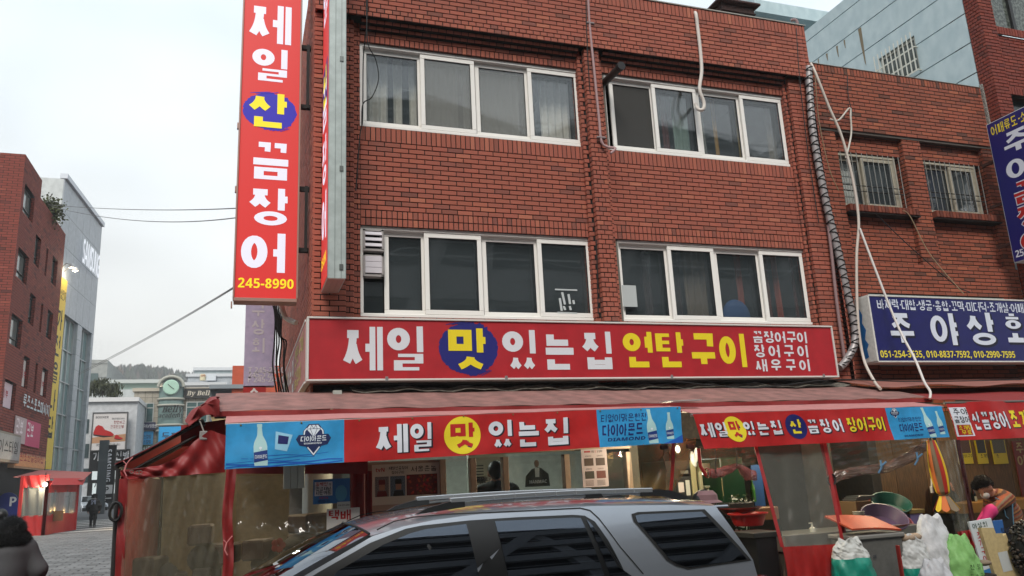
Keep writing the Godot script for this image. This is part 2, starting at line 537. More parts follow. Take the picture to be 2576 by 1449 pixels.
# lay one stroke on a surface
func stroke(m, pts, closed, tx, ty, map, off):
	var k = pts.size()
	var L = []; var Rr = []
	for i in k:
		var a = pts[i] - pts[i - 1] if (i > 0 or closed) else pts[1] - pts[0]
		var b = pts[(i + 1) % k] - pts[i] if (i < k - 1 or closed) else a
		a = a.normalized(); b = b.normalized()
		var na = V2(-a.y, a.x); var nb = V2(-b.y, b.x)
		var nn = (na + nb)
		if nn.length() < 0.1: nn = na
		nn = nn.normalized()
		nn /= max(0.6, nn.dot(na))
		var o = V2(nn.x * tx / 2, nn.y * ty / 2)
		L.append(pts[i] + o); Rr.append(pts[i] - o)
	for i in (k if closed else k - 1):
		var j = (i + 1) % k
		var cuts = int(clamp(ceil((pts[j] - pts[i]).length() / 0.14), 1, 12))
		for q in cuts:
			var t0 = float(q) / cuts; var t1 = float(q + 1) / cuts
			var l0 = L[i].lerp(L[j], t0); var l1 = L[i].lerp(L[j], t1); var r0 = Rr[i].lerp(Rr[j], t0); var r1 = Rr[i].lerp(Rr[j], t1)
			m.quad(map.call(l0.x, l0.y, off), map.call(l1.x, l1.y, off), map.call(r1.x, r1.y, off), map.call(r0.x, r0.y, off))
# a line of hangul from (x, y), each syllable w by h, letters of other scripts through latin()
func hangul(m, s, x, y, w, h, gap, th, map, off = 0.003, grow = 0.0, slant = 0.0):
	var cx = x
	for ch in s:
		var code = ch.unicode_at(0)
		if code < 0xAC00 or code > 0xD7A3:
			if ch == " ": cx += w * 0.35
			elif ch == "·":
				stroke(m[2] if m is Array else m, [V2(cx + w * 0.1, y + h * 0.5), V2(cx + w * 0.1 + h * 0.14, y + h * 0.5)], false, h * 0.14, h * 0.14, map, off)
				cx += w * 0.34
			else: cx += latin(m[2] if m is Array else m, ch, cx, y, h * 0.9, map, off) + gap
			continue
		var k = 0
		var lm = mb() if m is Array else m
		for st in syllable(ch, th):
			var pp = []
			for p in st[0]: pp.append(V2(cx + p.x * w + slant * p.y * h, y + p.y * h))
			stroke(lm, pp, st[1], st[2] * w + grow, st[3] * h + grow, map, off + 0.00025 * k)
			k += 1
		if m is Array: part("letter", lm, m[1], m[0])
		cx += w + gap
	return cx - x
var fonts = {}
func latin(m, s, x, y, h, map, off = 0.003, squeeze = 1.0, font = "Droid Sans", bold = true, slant = 0.0):
	var fk = font + str(bold)
	if not fonts.has(fk):
		var f = SystemFont.new()
		f.font_names = PackedStringArray([font]); f.font_weight = 700 if bold else 400
		fonts[fk] = f
	var t = TextMesh.new()
	t.text = s; t.font = fonts[fk]; t.font_size = 64; t.pixel_size = 0.01; t.depth = 0.0; t.curve_step = 1.0
	t.horizontal_alignment = HORIZONTAL_ALIGNMENT_LEFT; t.vertical_alignment = VERTICAL_ALIGNMENT_BOTTOM
	var a = t.get_mesh_arrays()
	var vs = a[Mesh.ARRAY_VERTEX]
	var ix = a[Mesh.ARRAY_INDEX]
	if vs.size() == 0: return 0.0
	var lo = vs[0]; var hi = vs[0]
	for p in vs:
		lo = lo.min(p); hi = hi.max(p)
	var k = h / 0.46
	var y0 = 0.0
	if s.length() > 0: y0 = base_of(fk)
	if ix == null or ix.size() == 0:
		ix = range(vs.size())
	for i in range(0, ix.size(), 3):
		var q = []
		for e in 3:
			var p = vs[ix[i + e]]
			q.append(map.call(x + (p.x - lo.x) * k * squeeze + slant * (p.y - y0) * k, y + (p.y - y0) * k, off))
		m.tri(q[0], q[1], q[2])
	return (hi.x - lo.x) * k * squeeze
func base_of(fk):
	if fonts.has(fk + "b"): return fonts[fk + "b"]
	var t = TextMesh.new()
	t.text = "H"; t.font = fonts[fk]; t.font_size = 64; t.pixel_size = 0.01; t.depth = 0.0
	t.horizontal_alignment = HORIZONTAL_ALIGNMENT_LEFT; t.vertical_alignment = VERTICAL_ALIGNMENT_BOTTOM
	var lo = 9.0
	for p in t.get_mesh_arrays()[Mesh.ARRAY_VERTEX]: lo = min(lo, p.y)
	fonts[fk + "b"] = lo
	return lo
# big lettering: every syllable a part of its own; rest collects what is not hangul
func big(parent, material): return [parent, material, MB.new()]
func big_done(b): part("lettering", b[2], b[1], b[0])
# latin characters one by one, each a part
func latin_parts(parent, material, s, x, y, h, map, off = 0.003, squeeze = 1.0, gap = 0.08, font = "Droid Sans"):
	var cx = x
	for ch in s:
		if ch == " ":
			cx += h * 0.4 * squeeze
			continue
		var m = mb()
		cx += latin(m, ch, cx, y, h, map, off, squeeze, font) + h * gap * squeeze
		part("letter", m, material, parent)
	return cx - x
# surface maps
func plane(o, ux, uy):
	var nn = ux.cross(uy).normalized()
	return func(x, y, off): return o + ux * x + uy * y + nn * off
func rect2(x0, y0, x1, y1): return [V2(x0, y0), V2(x1, y0), V2(x1, y1), V2(x0, y1)]
# the ragged painted disc behind one syllable
func brush_disc(m, cx, cy, rx, ry, map, off, sd):
	var r2 = RandomNumberGenerator.new()
	r2.seed = sd
	var p = []
	for i in 90:
		var a = TAU * i / 90
		var k = 1.0 + r2.randf_range(-0.02, 0.03)
		if a > 0.9 and a < 1.9: k += r2.randf_range(-0.03, 0.09)
		if a > 4.5 and a < 5.6: k += r2.randf_range(-0.03, 0.08)
		p.append(V2(cx + cos(a) * rx * k, cy + sin(a) * ry * k))
	m.poly(p, map, off)
	for i in 6:
		var t = i / 5.0
		stroke(m, [V2(cx + rx * (-0.1 + 0.1 * i), cy - ry * (1.02 + 0.025 * (i % 3))), V2(cx + rx * (0.45 + 0.06 * i), cy - ry * (0.9 + 0.03 * (i % 2) - 0.06 * t))], false, ry * 0.03, ry * 0.03, map, off + 0.0004 * (i + 1))
		stroke(m, [V2(cx + rx * (-0.75 + 0.1 * i), cy + ry * (0.92 + 0.03 * (i % 2))), V2(cx + rx * (-0.2 + 0.1 * i), cy + ry * (1.04 + 0.02 * (i % 3)))], false, ry * 0.03, ry * 0.03, map, off + 0.0004 * (i + 1))
# ---------------------------------------------------------------- brickwork
const X3 = Vector3(1, 0, 0)
const Y3 = Vector3(0, 1, 0)
const Z3 = Vector3(0, 0, 1)
func brickset(base, dark, mortar, course = 0.07, ln = 0.22, joint = 0.012, depth = 0.012):
	return {"list": [], "mortar": mb(), "base": base, "dark": dark, "mcol": mortar, "course": course, "len": ln, "joint": joint, "depth": depth}
# rows of bricks on the rectangle o + ux * W + uy * H, facing ux x uy
func wall(bs, o, ux, uy, W, H, style = "run", holes = [], shift = 0.0):
	var nn = ux.cross(uy).normalized()
	var rows = max(1, int(round(H / bs.course)))
	var L = bs.len
	if style == "header": L = bs.len * 0.5
	if style == "soldier":
		rows = 1; L = bs.course
	var rh = H / rows
	for r in rows:
		var y0 = r * rh
		var spans = [[0.0, W]]
		for h in holes:
			if y0 + rh * 0.5 > h[1] and y0 + rh * 0.5 < h[3]:
				var nx = []
				for s in spans:
					if h[2] <= s[0] or h[0] >= s[1]: nx.append(s)
					else:
						if h[0] > s[0] + 0.01: nx.append([s[0], h[0]])
						if h[2] < s[1] - 0.01: nx.append([h[2], s[1]])
				spans = nx
		for s in spans:
			var a = o + ux * s[0] + uy * y0 - nn * bs.depth
			var b = ux * (s[1] - s[0]); var e = uy * rh
			bs.mortar.quad(a, a + e, a + e + b, a + b)
			var off = (L * 0.5 if (r % 2 == 1 and style != "soldier") else 0.0) + shift
			var x = -fposmod(off, L)
			while x < W:
				var x0 = max(x + bs.joint * 0.5, s[0] + 0.002); var x1 = min(x + L - bs.joint * 0.5, s[1] - 0.002)
				if x1 - x0 > 0.018:
					bs.list.append([o + ux * ((x0 + x1) * 0.5) + uy * (y0 + rh * 0.5), ux, uy, nn, x1 - x0, rh - bs.joint, style == "run" and x1 - x0 > L - bs.joint - 0.001])
				x += L
func brick_tone(bs):
	var t = rng.randf()
	var c = bs.base.lerp(bs.dark, rng.randf_range(0.0, 0.3))
	if t < 0.1: c = bs.base.lerp(bs.dark, rng.randf_range(0.4, 1.0))
	elif t > 0.9: c = bs.base.lerp(Color(bs.base.r * 1.06, bs.base.g * 1.16, bs.base.b * 1.14), rng.randf())
	return c
func laid(bs, parent, singles = 300):
	part("mortar", bs.mortar, mat(bs.mcol, 0.95, 0.0, "grain", 0.5), parent)
	var cand = []
	for i in bs.list.size():
		var b = bs.list[i]
		if b[6]:
			var q = CB.inverse() * (b[0] - CP)
			if q.z < -1 and abs(q.x / q.z) < 0.64 and abs(q.y / q.z) < 0.36: cand.append([-q.z, i])
	cand.sort_custom(func(p, q): return p[0] < q[0])
	var lone = {}
	var shared = {}
	var tones = []
	for k in 7:
		tones.append(mat(brick_tone(bs), 0.86, 0.0, "grain", 0.35))
	for k in min(singles, cand.size()):
		var i = cand[k][1]
		lone[i] = true
		var b = bs.list[i]
		var key = "%.3f %.3f" % [b[4], b[5]]
		if not shared.has(key):
			var m = mb()
			m.cbox(Vector3(0, 0, -0.02), Vector3(b[4], b[5], 0.04), 0.0035)
			shared[key] = m.mesh()
		var o = MeshInstance3D.new()
		o.name = "brick"
		o.mesh = shared[key]
		o.material_override = tones[rng.randi() % 7]
		parent.add_child(o, true)
		o.transform = Transform3D(Basis(b[1], b[2], b[3]), b[0] + b[3] * rng.randf_range(-0.0015, 0.0025))
	var m = mbc()
	for i in bs.list.size():
		if lone.has(i): continue
		var b = bs.list[i]
		m.col = lin(brick_tone(bs))
		var hx = b[1] * b[4] * 0.5; var hy = b[2] * b[5] * 0.5
		var f = b[0] + b[3] * rng.randf_range(-0.0015, 0.0025); var d = b[3] * 0.03
		var ch = 0.003
		var ix = b[1] * (b[4] * 0.5 - ch); var iy = b[2] * (b[5] * 0.5 - ch)
		var e = b[3] * ch
		m.quad(f - ix - iy, f - ix + iy, f + ix + iy, f + ix - iy)
		m.quad(f - hx - hy - e, f - hx + hy - e, f - ix + iy, f - ix - iy)
		m.quad(f + ix - iy, f + ix + iy, f + hx + hy - e, f + hx - hy - e)
		m.quad(f - ix + iy, f - hx + hy - e, f + hx + hy - e, f + ix + iy)
		m.quad(f - hx - hy - e, f - ix - iy, f + ix - iy, f + hx - hy - e)
		m.quad(f - hx - hy - d, f - hx + hy - d, f - hx + hy - e, f - hx - hy - e)
		m.quad(f + hx - hy - e, f + hx + hy - e, f + hx + hy - d, f + hx - hy - d)
		m.quad(f - hx + hy - e, f - hx + hy - d, f + hx + hy - d, f + hx + hy - e)
		m.quad(f - hx - hy - d, f - hx - hy - e, f + hx - hy - e, f + hx - hy - d)
	stuff(part("brickwork", m, vmat(0.86, "grain", 0.35), parent))

# ---------------------------------------------------------------- sliding windows
# one window of a facade (front face towards +z); sashes: [x0, x1, on the front rail, glass kind]
func slider(parent, x0, x1, y0, y1, z, sashes, frame_mat, label = ""):
	var m = mb()
	var t = 0.045
	var d = 0.12
	m.cbox(Vector3((x0 + x1) / 2, y1 - t / 2, z), Vector3(x1 - x0, t, d), 0.004)
	m.cbox(Vector3((x0 + x1) / 2, y0 + t / 2, z), Vector3(x1 - x0, t, d), 0.004)
	m.cbox(Vector3(x0 + t / 2, (y0 + y1) / 2, z), Vector3(t, y1 - y0 - 2 * t - 0.002, d), 0.004)
	m.cbox(Vector3(x1 - t / 2, (y0 + y1) / 2, z), Vector3(t, y1 - y0 - 2 * t - 0.002, d), 0.004)
	for k in [-0.012, 0.03]:
		m.box(Vector3((x0 + x1) / 2, y0 + t + 0.006, z + k), Vector3(x1 - x0 - 2 * t - 0.004, 0.012, 0.006))
		m.box(Vector3((x0 + x1) / 2, y1 - t - 0.006, z + k), Vector3(x1 - x0 - 2 * t - 0.004, 0.012, 0.006))
	var w = part("window", m, frame_mat, parent)
	if label: w.set_meta("label", label)
	for s in sashes:
		var sm = mb()
		var zz = z + (0.032 if s[2] else -0.022)
		var b = 0.062
		var ya = y0 + t + 0.006; var yb = y1 - t - 0.006
		sm.cbox(Vector3((s[0] + s[1]) / 2, yb - b / 2, zz), Vector3(s[1] - s[0], b, 0.036), 0.004)
		sm.cbox(Vector3((s[0] + s[1]) / 2, ya + b / 2, zz), Vector3(s[1] - s[0], b, 0.036), 0.004)
		sm.cbox(Vector3(s[0] + b / 2, (ya + yb) / 2, zz), Vector3(b, yb - ya - 2 * b - 0.002, 0.036), 0.004)
		sm.cbox(Vector3(s[1] - b / 2, (ya + yb) / 2, zz), Vector3(b, yb - ya - 2 * b - 0.002, 0.036), 0.004)
		part("sash", sm, frame_mat, w)
		var se = mb()
		var q = 0.006
		se.box(Vector3((s[0] + s[1]) / 2, yb - b - q / 2, zz), Vector3(s[1] - s[0] - 2 * b, q, 0.02))
		se.box(Vector3((s[0] + s[1]) / 2, ya + b + q / 2, zz), Vector3(s[1] - s[0] - 2 * b, q, 0.02))
		se.box(Vector3(s[0] + b + q / 2, (ya + yb) / 2, zz), Vector3(q, yb - ya - 2 * b - 2 * q, 0.02))
		se.box(Vector3(s[1] - b - q / 2, (ya + yb) / 2, zz), Vector3(q, yb - ya - 2 * b - 2 * q, 0.02))
		part("seal", se, mat(Color(0.09, 0.09, 0.1), 0.7), w)
		var g = mb()
		var ph = rng.randf_range(0, 6.0)
		var ga = s[0] + b; var gb = s[1] - b
		g.grid(func(u, v):
			var xx = lerp(ga, gb, u); var yy = lerp(ya + b, yb - b, v)
			return Vector3(xx, yy, zz + 0.0012 * sin(xx * 5.0 + ph) + 0.001 * sin(yy * 6.0 + xx * 3.0 + ph)), 12, 12)
		for q2 in [-0.006, -0.09, -0.096]: g.quad(Vector3(ga, ya + b, zz + q2), Vector3(ga, yb - b, zz + q2), Vector3(gb, yb - b, zz + q2), Vector3(gb, ya + b, zz + q2))
		if s[3] == "screen": part("insect_screen", g, glass(Color(0.30, 0.30, 0.295), 0.8, 0.9, 0.0), w)
		elif s[3] == "hazy": part("pane", g, glass(Color(0.55, 0.56, 0.55), 0.3, 0.02), w)
		else: part("pane", g, glass(Color(0.45, 0.5, 0.52), 0.06), w)
	return w

# ---------------------------------------------------------------- the brick restaurant building
var pvc
func main_building():
	pvc = mat(Color(0.90, 0.89, 0.87), 0.42)
	var t = thing("brick_restaurant_building", "three storey red brick building with white sliding windows above the long red sign", "building")
	var bs = brickset(Color(0.665, 0.365, 0.29), Color(0.50, 0.30, 0.255), Color(0.10, 0.08, 0.075))
	var bays = [[1.40, 4.66], [5.06, 8.40]]
	for b in bays:
		var w = b[1] - b[0]
		wall(bs, Vector3(b[0], 6.30, 0.10), X3, Y3, w, 0.21, "soldier")
		wall(bs, Vector3(b[0], 5.32, 0.10), X3, Y3, w, 0.98, "run")
		wall(bs, Vector3(b[0], 5.21, 0.10), X3, Y3, w, 0.11, "soldier")
		wall(bs, Vector3(b[0], 5.10, 0.10), X3, Y3, w, 0.11, "soldier")
		wall(bs, Vector3(b[0], 7.775, 0.10), X3, Y3, w, 0.11, "soldier")
		wall(bs, Vector3(b[0], 7.885, 0.10), X3, Y3, w, 0.065, "run")
		wall(bs, Vector3(b[0], 7.95, 0.16), X3, Y3, w, 0.055, "header")
		wall(bs, Vector3(b[0], 8.005, 0.23), X3, Y3, w, 0.055, "header")
		for k in [[7.95, 0.10, 0.16], [8.005, 0.16, 0.23], [8.06, 0.23, 0.30]]:
			bs.mortar.quad(Vector3(b[0], k[0], k[1] - 0.02), Vector3(b[1], k[0], k[1] - 0.02), Vector3(b[1], k[0], k[2] - 0.012), Vector3(b[0], k[0], k[2] - 0.012))
		wall(bs, Vector3(b[0], 3.3, 0.10), X3, Y3, w, 0.585, "run")
	wall(bs, Vector3(0.78, 8.06, 0.30), X3, Y3, 8.10, 0.14, "header")
	wall(bs, Vector3(0.78, 8.20, 0.30), X3, Y3, 8.10, 0.63, "run")
	wall(bs, Vector3(0.78, 8.83, 0.30), X3, Y3, 8.10, 0.20, "soldier")
	for p in [[0.78, 1.20, 0.22], [1.20, 1.31, 0.16], [1.31, 1.40, 0.10], [4.66, 4.74, 0.15], [4.74, 4.98, 0.25], [4.98, 5.06, 0.15], [8.40, 8.47, 0.13], [8.47, 8.88, 0.20]]:
		wall(bs, Vector3(p[0], 3.0, p[2]), X3, Y3, p[1] - p[0], 5.06, "run" if p[1] - p[0] > 0.3 else "header")
	for f in [[4.66, -0.10, 0.15], [4.74, 0.15, 0.25], [8.40, -0.10, 0.13], [8.47, 0.13, 0.20]]:
		wall(bs, Vector3(f[0], 3.0, f[1]), Z3, Y3, f[2] - f[1], 5.06, "header")
	for f in [[1.20, 0.16, 0.22], [1.31, 0.10, 0.16], [1.40, -0.1, 0.10], [4.98, 0.15, 0.25], [5.06, -0.1, 0.15]]:
		wall(bs, Vector3(f[0], 3.0, f[2]), -Z3, Y3, f[2] - f[1], 5.06, "header")
	wall(bs, Vector3(0.78, 2.2, -8.0), Z3, Y3, 8.22, 6.83, "run")
	wall(bs, Vector3(0.78, 8.06, 0.215), Z3, Y3, 0.085, 0.97, "header")
	wall(bs, Vector3(8.88, 3.0, 0.30), -Z3, Y3, 2.0, 6.03, "run")
	laid(bs, t, 300)
	var plaster = mat(Color(0.42, 0.40, 0.37), 0.9, 0.0, "soft", 1.5)
	var m = mb()
	for y in [[3.0, 3.884], [5.108, 6.51], [7.776, 8.95]]:
		m.bb(Vector3(0.80, y[0], -0.28), Vector3(8.86, y[1], 0.07))
	m.bb(Vector3(0.80, 3.884, -0.28), Vector3(1.40, 7.776, 0.07))
	m.bb(Vector3(4.72, 3.884, -0.28), Vector3(5.13, 7.776, 0.07))
	m.bb(Vector3(8.51, 3.884, -0.28), Vector3(8.86, 7.776, 0.07))
	m.bb(Vector3(0.80, 2.2, -8.0), Vector3(1.0, 8.95, -0.281))
	m.bb(Vector3(8.66, 0.0, -8.0), Vector3(8.86, 8.95, -0.281))
	m.bb(Vector3(1.001, 0.0, -8.0), Vector3(8.659, 8.95, -7.8))
	part("wall", m, plaster, t)
	m = mb()
	m.bb(Vector3(1.001, 3.0, -7.79), Vector3(8.659, 3.25, -0.281))
	m.bb(Vector3(1.001, 5.9, -7.79), Vector3(8.659, 6.1, -0.281))
	m.bb(Vector3(1.001, 8.4, -7.79), Vector3(8.659, 8.6, -0.281))
	part("floor_slab", m, plaster, t)
	m = mb()
	m.bb(Vector3(1.001, 3.251, -3.0), Vector3(8.659, 5.899, -2.9))
	m.bb(Vector3(1.001, 6.101, -2.4), Vector3(8.659, 8.399, -2.3))
	m.bb(Vector3(4.9, 3.251, -2.899), Vector3(5.0, 5.899, -0.281))
	m.bb(Vector3(4.9, 6.101, -2.299), Vector3(5.0, 8.399, -0.281))
	part("partition", m, mat(Color(0.36, 0.35, 0.33), 0.9), t)
	m = mb()
	m.bb(Vector3(0.76, 9.032, -0.3), Vector3(8.90, 9.05, 0.315))
	part("coping", m, mat(Color(0.62, 0.61, 0.58), 0.6, 0.0, "soft", 0.8), t)
	m = mb()
	m.bb(Vector3(3.2, 9.05, -1.5), Vector3(8.2, 9.55, -1.3))
	part("roof_kerb", m, mat(Color(0.55, 0.54, 0.48), 0.95, 0.0, "patchy", 1.2), t)
	var ya = 6.524; var yb = 7.776
	var q1 = 1.40; var q2 = 4.736
	var wq = (q2 - q1 - 0.09) / 4.0
	var S = func(x, k): return x + 0.045 + wq * k
	slider(t, q1, q2, ya, yb, 0.0, [[S.call(q1, 0), S.call(q1, 1) + 0.03, false, "clear"], [S.call(q1, 1), S.call(q1, 2) - 0.01, true, "hazy"], [S.call(q1, 2) + 0.01, S.call(q1, 3) + 0.03, false, "hazy"], [S.call(q1, 3), S.call(q1, 4), true, "clear"]], pvc)
	var r1 = 5.10; var r2 = 8.524
	wq = (r2 - r1 - 0.09) / 4.0
	slider(t, r1, r2, ya, yb, 0.0, [[S.call(r1, 0) + 0.1, S.call(r1, 1) + 0.05, false, "screen"], [S.call(r1, 1), S.call(r1, 2) - 0.01, true, "clear"], [S.call(r1, 2) + 0.01, S.call(r1, 3) + 0.03, false, "clear"], [S.call(r1, 3), S.call(r1, 4), true, "clear"]], pvc)
	ya = 3.884; yb = 5.108
	wq = (q2 - q1 - 0.09) / 4.0
	slider(t, q1, q2, ya, yb, 0.0, [[S.call(q1, 0) + 0.28, S.call(q1, 1) + 0.03, false, "clear"], [S.call(q1, 1), S.call(q1, 2) - 0.01, true, "clear"], [S.call(q1, 2) + 0.01, S.call(q1, 3) + 0.03, false, "clear"], [S.call(q1, 3), S.call(q1, 4), true, "clear"]], pvc)
	wq = (r2 - r1 - 0.09) / 4.0
	slider(t, r1, r2, ya, yb, 0.0, [[S.call(r1, 0), S.call(r1, 1) + 0.03, false, "clear"], [S.call(r1, 1), S.call(r1, 2) - 0.01, true, "clear"], [S.call(r1, 2) + 0.01, S.call(r1, 3) + 0.03, false, "clear"], [S.call(r1, 3), S.call(r1, 4), true, "clear"]], pvc)
	m = mb()
	m.bb(Vector3(q1 + 0.046, ya + 0.046, 0.006), Vector3(q1 + 0.30, ya + 0.48, 0.012))
	part("pane", m, glass(Color(0.45, 0.5, 0.52), 0.06), t)
	m = mb()
	m.bb(Vector3(0.80, 2.2, 0.05), Vector3(8.86, 3.0, 0.16))
	part("painted_band", m, mat(Color(0.20, 0.17, 0.15), 0.8, 0.0, "patchy", 0.9), t)
	var cols = [Color(0.12, 0.17, 0.20), Color(0.23, 0.17, 0.12), Color(0.13, 0.18, 0.22), Color(0.24, 0.18, 0.13), Color(0.12, 0.16, 0.20)]
	for i in 5:
		m = mb()
		m.bb(Vector3(0.9 + i * 1.58, 2.76, 0.161), Vector3(0.9 + i * 1.58 + 1.57, 2.96, 0.168))
		part("painted_panel", m, mat(cols[i], 0.7, 0.0, "patchy", 0.7), t)
	return t

# ---------------------------------------------------------------- signs
# syllables of s spread over a box of the photograph, on the plane z
func gl(m, s, x0, x1, yt, yb, z, th, off = 0.003, gap = 0.12, grow = 0.0, slant = 0.0):
	var a = pz(x0, (yt + yb) / 2.0, z); var b = pz(x1, (yt + yb) / 2.0, z)
	var top = pz((x0 + x1) / 2.0, yt, z).y; var bot = pz((x0 + x1) / 2.0, yb, z).y
	var k = s.length()
	var w = (b.x - a.x) / (k + gap * (k - 1))
	var mp = func(x, y, o): return Vector3(x, y, z + o)
	hangul(m, s, a.x, bot, w, top - bot, w * gap, th, mp, off, grow, slant)
func flat(z): return func(x, y, o): return Vector3(x, y, z + o)

func main_sign():
	var z = 0.5
	var a = pz(777.5, 799, z); var b = pz(776, 955, z); var c = pz(2105, 945, z); var d = pz(2090, 826, z)
	var x0 = (a.x + b.x) / 2; var x1 = (c.x + d.x) / 2; var y0 = (b.y + c.y) / 2; var y1 = (a.y + d.y) / 2
	var t = thing("shop_sign", "long red shop sign board with white and yellow lettering across the brick building", "sign")
	var white = mat(Color(0.80, 0.81, 0.83), 0.45)
	var m = mb()
	m.bb(Vector3(x0, y0, 0.33), Vector3(x1, y1, z))
	part("face", m, mat(Color(0.66, 0.115, 0.15), 0.45, 0.0, "soft", 2.0), t)
	var fr = mb()
	fr.cbox(Vector3((x0 + x1) / 2, y1 + 0.012, 0.42), Vector3(x1 - x0 + 0.05, 0.024, 0.2), 0.004)
	fr.cbox(Vector3((x0 + x1) / 2, y0 - 0.012, 0.42), Vector3(x1 - x0 + 0.05, 0.024, 0.2), 0.004)
	for x in [x0 - 0.0125, x1 + 0.0125]: fr.cbox(Vector3(x, (y0 + y1) / 2, 0.42), Vector3(0.025, y1 - y0 - 0.001, 0.2), 0.004)
	part("frame", fr, mat(Color(0.78, 0.77, 0.75), 0.4), t)
	var sx = x0 - 0.03
	var zb = pxp(710, 955, sx).z
	m = mb()
	m.bb(Vector3(sx, y0, zb), Vector3(sx + 0.06, y1, 0.318))
	part("side_face", m, mat(Color(0.66, 0.40, 0.38), 0.5, 0.0, "soft", 1.0), t)
	fr = mb()
	fr.bb(Vector3(sx - 0.006, y1 + 0.001, zb), Vector3(sx + 0.06, y1 + 0.025, 0.318))
	fr.bb(Vector3(sx - 0.006, y0 - 0.025, zb), Vector3(sx + 0.06, y0 - 0.001, 0.318))
	part("side_frame", fr, mat(Color(0.78, 0.77, 0.75), 0.4), t)
	var mp = plane(Vector3(sx, y0, zb), Z3, Y3)
	var L = 0.318 - zb
	var sl = mb()
	var e = L / 10.5
	hangul(sl, "제일", 0.15 * e, 0.12, e * 0.95, 0.5, e * 0.12, 0.17, mp, 0.004)
	hangul(sl, "있는집", 3.6 * e, 0.12, e * 0.95, 0.5, e * 0.12, 0.17, mp, 0.004)
	stuff(part("side_lettering", sl, mat(Color(0.80, 0.78, 0.76), 0.5), t))
	sl = mb()
	hangul(sl, "맛", 2.4 * e, 0.12, e * 0.95, 0.5, 0, 0.17, mp, 0.004)
	hangul(sl, "연탄구이", 7.0 * e, 0.42, e * 0.7, 0.24, e * 0.08, 0.16, mp, 0.004)
	hangul(sl, "꼼장어", 7.0 * e, 0.1, e * 0.7, 0.24, e * 0.08, 0.16, mp, 0.004)
	stuff(part("side_lettering", sl, mat(Color(0.72, 0.66, 0.36), 0.5), t))
	m = big(t, white)
	gl(m, "제", 862, 963, 822, 932, z, 0.215); gl(m, "일", 974, 1074, 823, 932, z, 0.215)
	gl(m, "있", 1264, 1356, 832, 931, z, 0.215); gl(m, "는", 1363, 1452, 834, 930, z, 0.215); gl(m, "집", 1462, 1546, 836, 929, z, 0.215)
	m = mb()
	gl(m, "꼼장어구이", 1892, 2031, 834, 863, z, 0.17, 0.003, 0.03)
	gl(m, "장어구이", 1896, 2034, 868, 899, z, 0.17, 0.003, 0.25)
	gl(m, "새우구이", 1900, 2039, 904, 934, z, 0.17, 0.003, 0.25)
	stuff(part("small_lettering", m, white, t))
	m = mb()
	var o = pz(1179, 876, z)
	brush_disc(m, o.x, o.y, 0.385, 0.325, flat(z), 0.002, 5)
	part("painted_disc", m, mat(Color(0.10, 0.11, 0.42), 0.45), t)
	m = big(t, mat(Color(0.86, 0.78, 0.12), 0.45))
	gl(m, "맛", 1128, 1231, 828, 930, z, 0.2, 0.006)
	gl(m, "연탄구이", 1568, 1881, 838, 924, z, 0.215, 0.003, 0.06)
	for x in [972, 1272, 1688, 2070]:
		m = mb()
		var p = pz(x, 950, z)
		m.cbox(Vector3(p.x, y0 - 0.005, z + 0.028), Vector3(0.035, 0.06, 0.012), 0.003)
		part("clip", m, mat(Color(0.6, 0.6, 0.6), 0.35, 0.6), t)
	for x in [1.2, 3.2, 5.2, 7.2, 8.3]:
		m = mb()
		m.bb(Vector3(x, y0 + 0.2, 0.17), Vector3(x + 0.05, y0 + 0.25, 0.329))
		part("bracket", m, mat(Color(0.2, 0.18, 0.17), 0.6, 0.3), t)

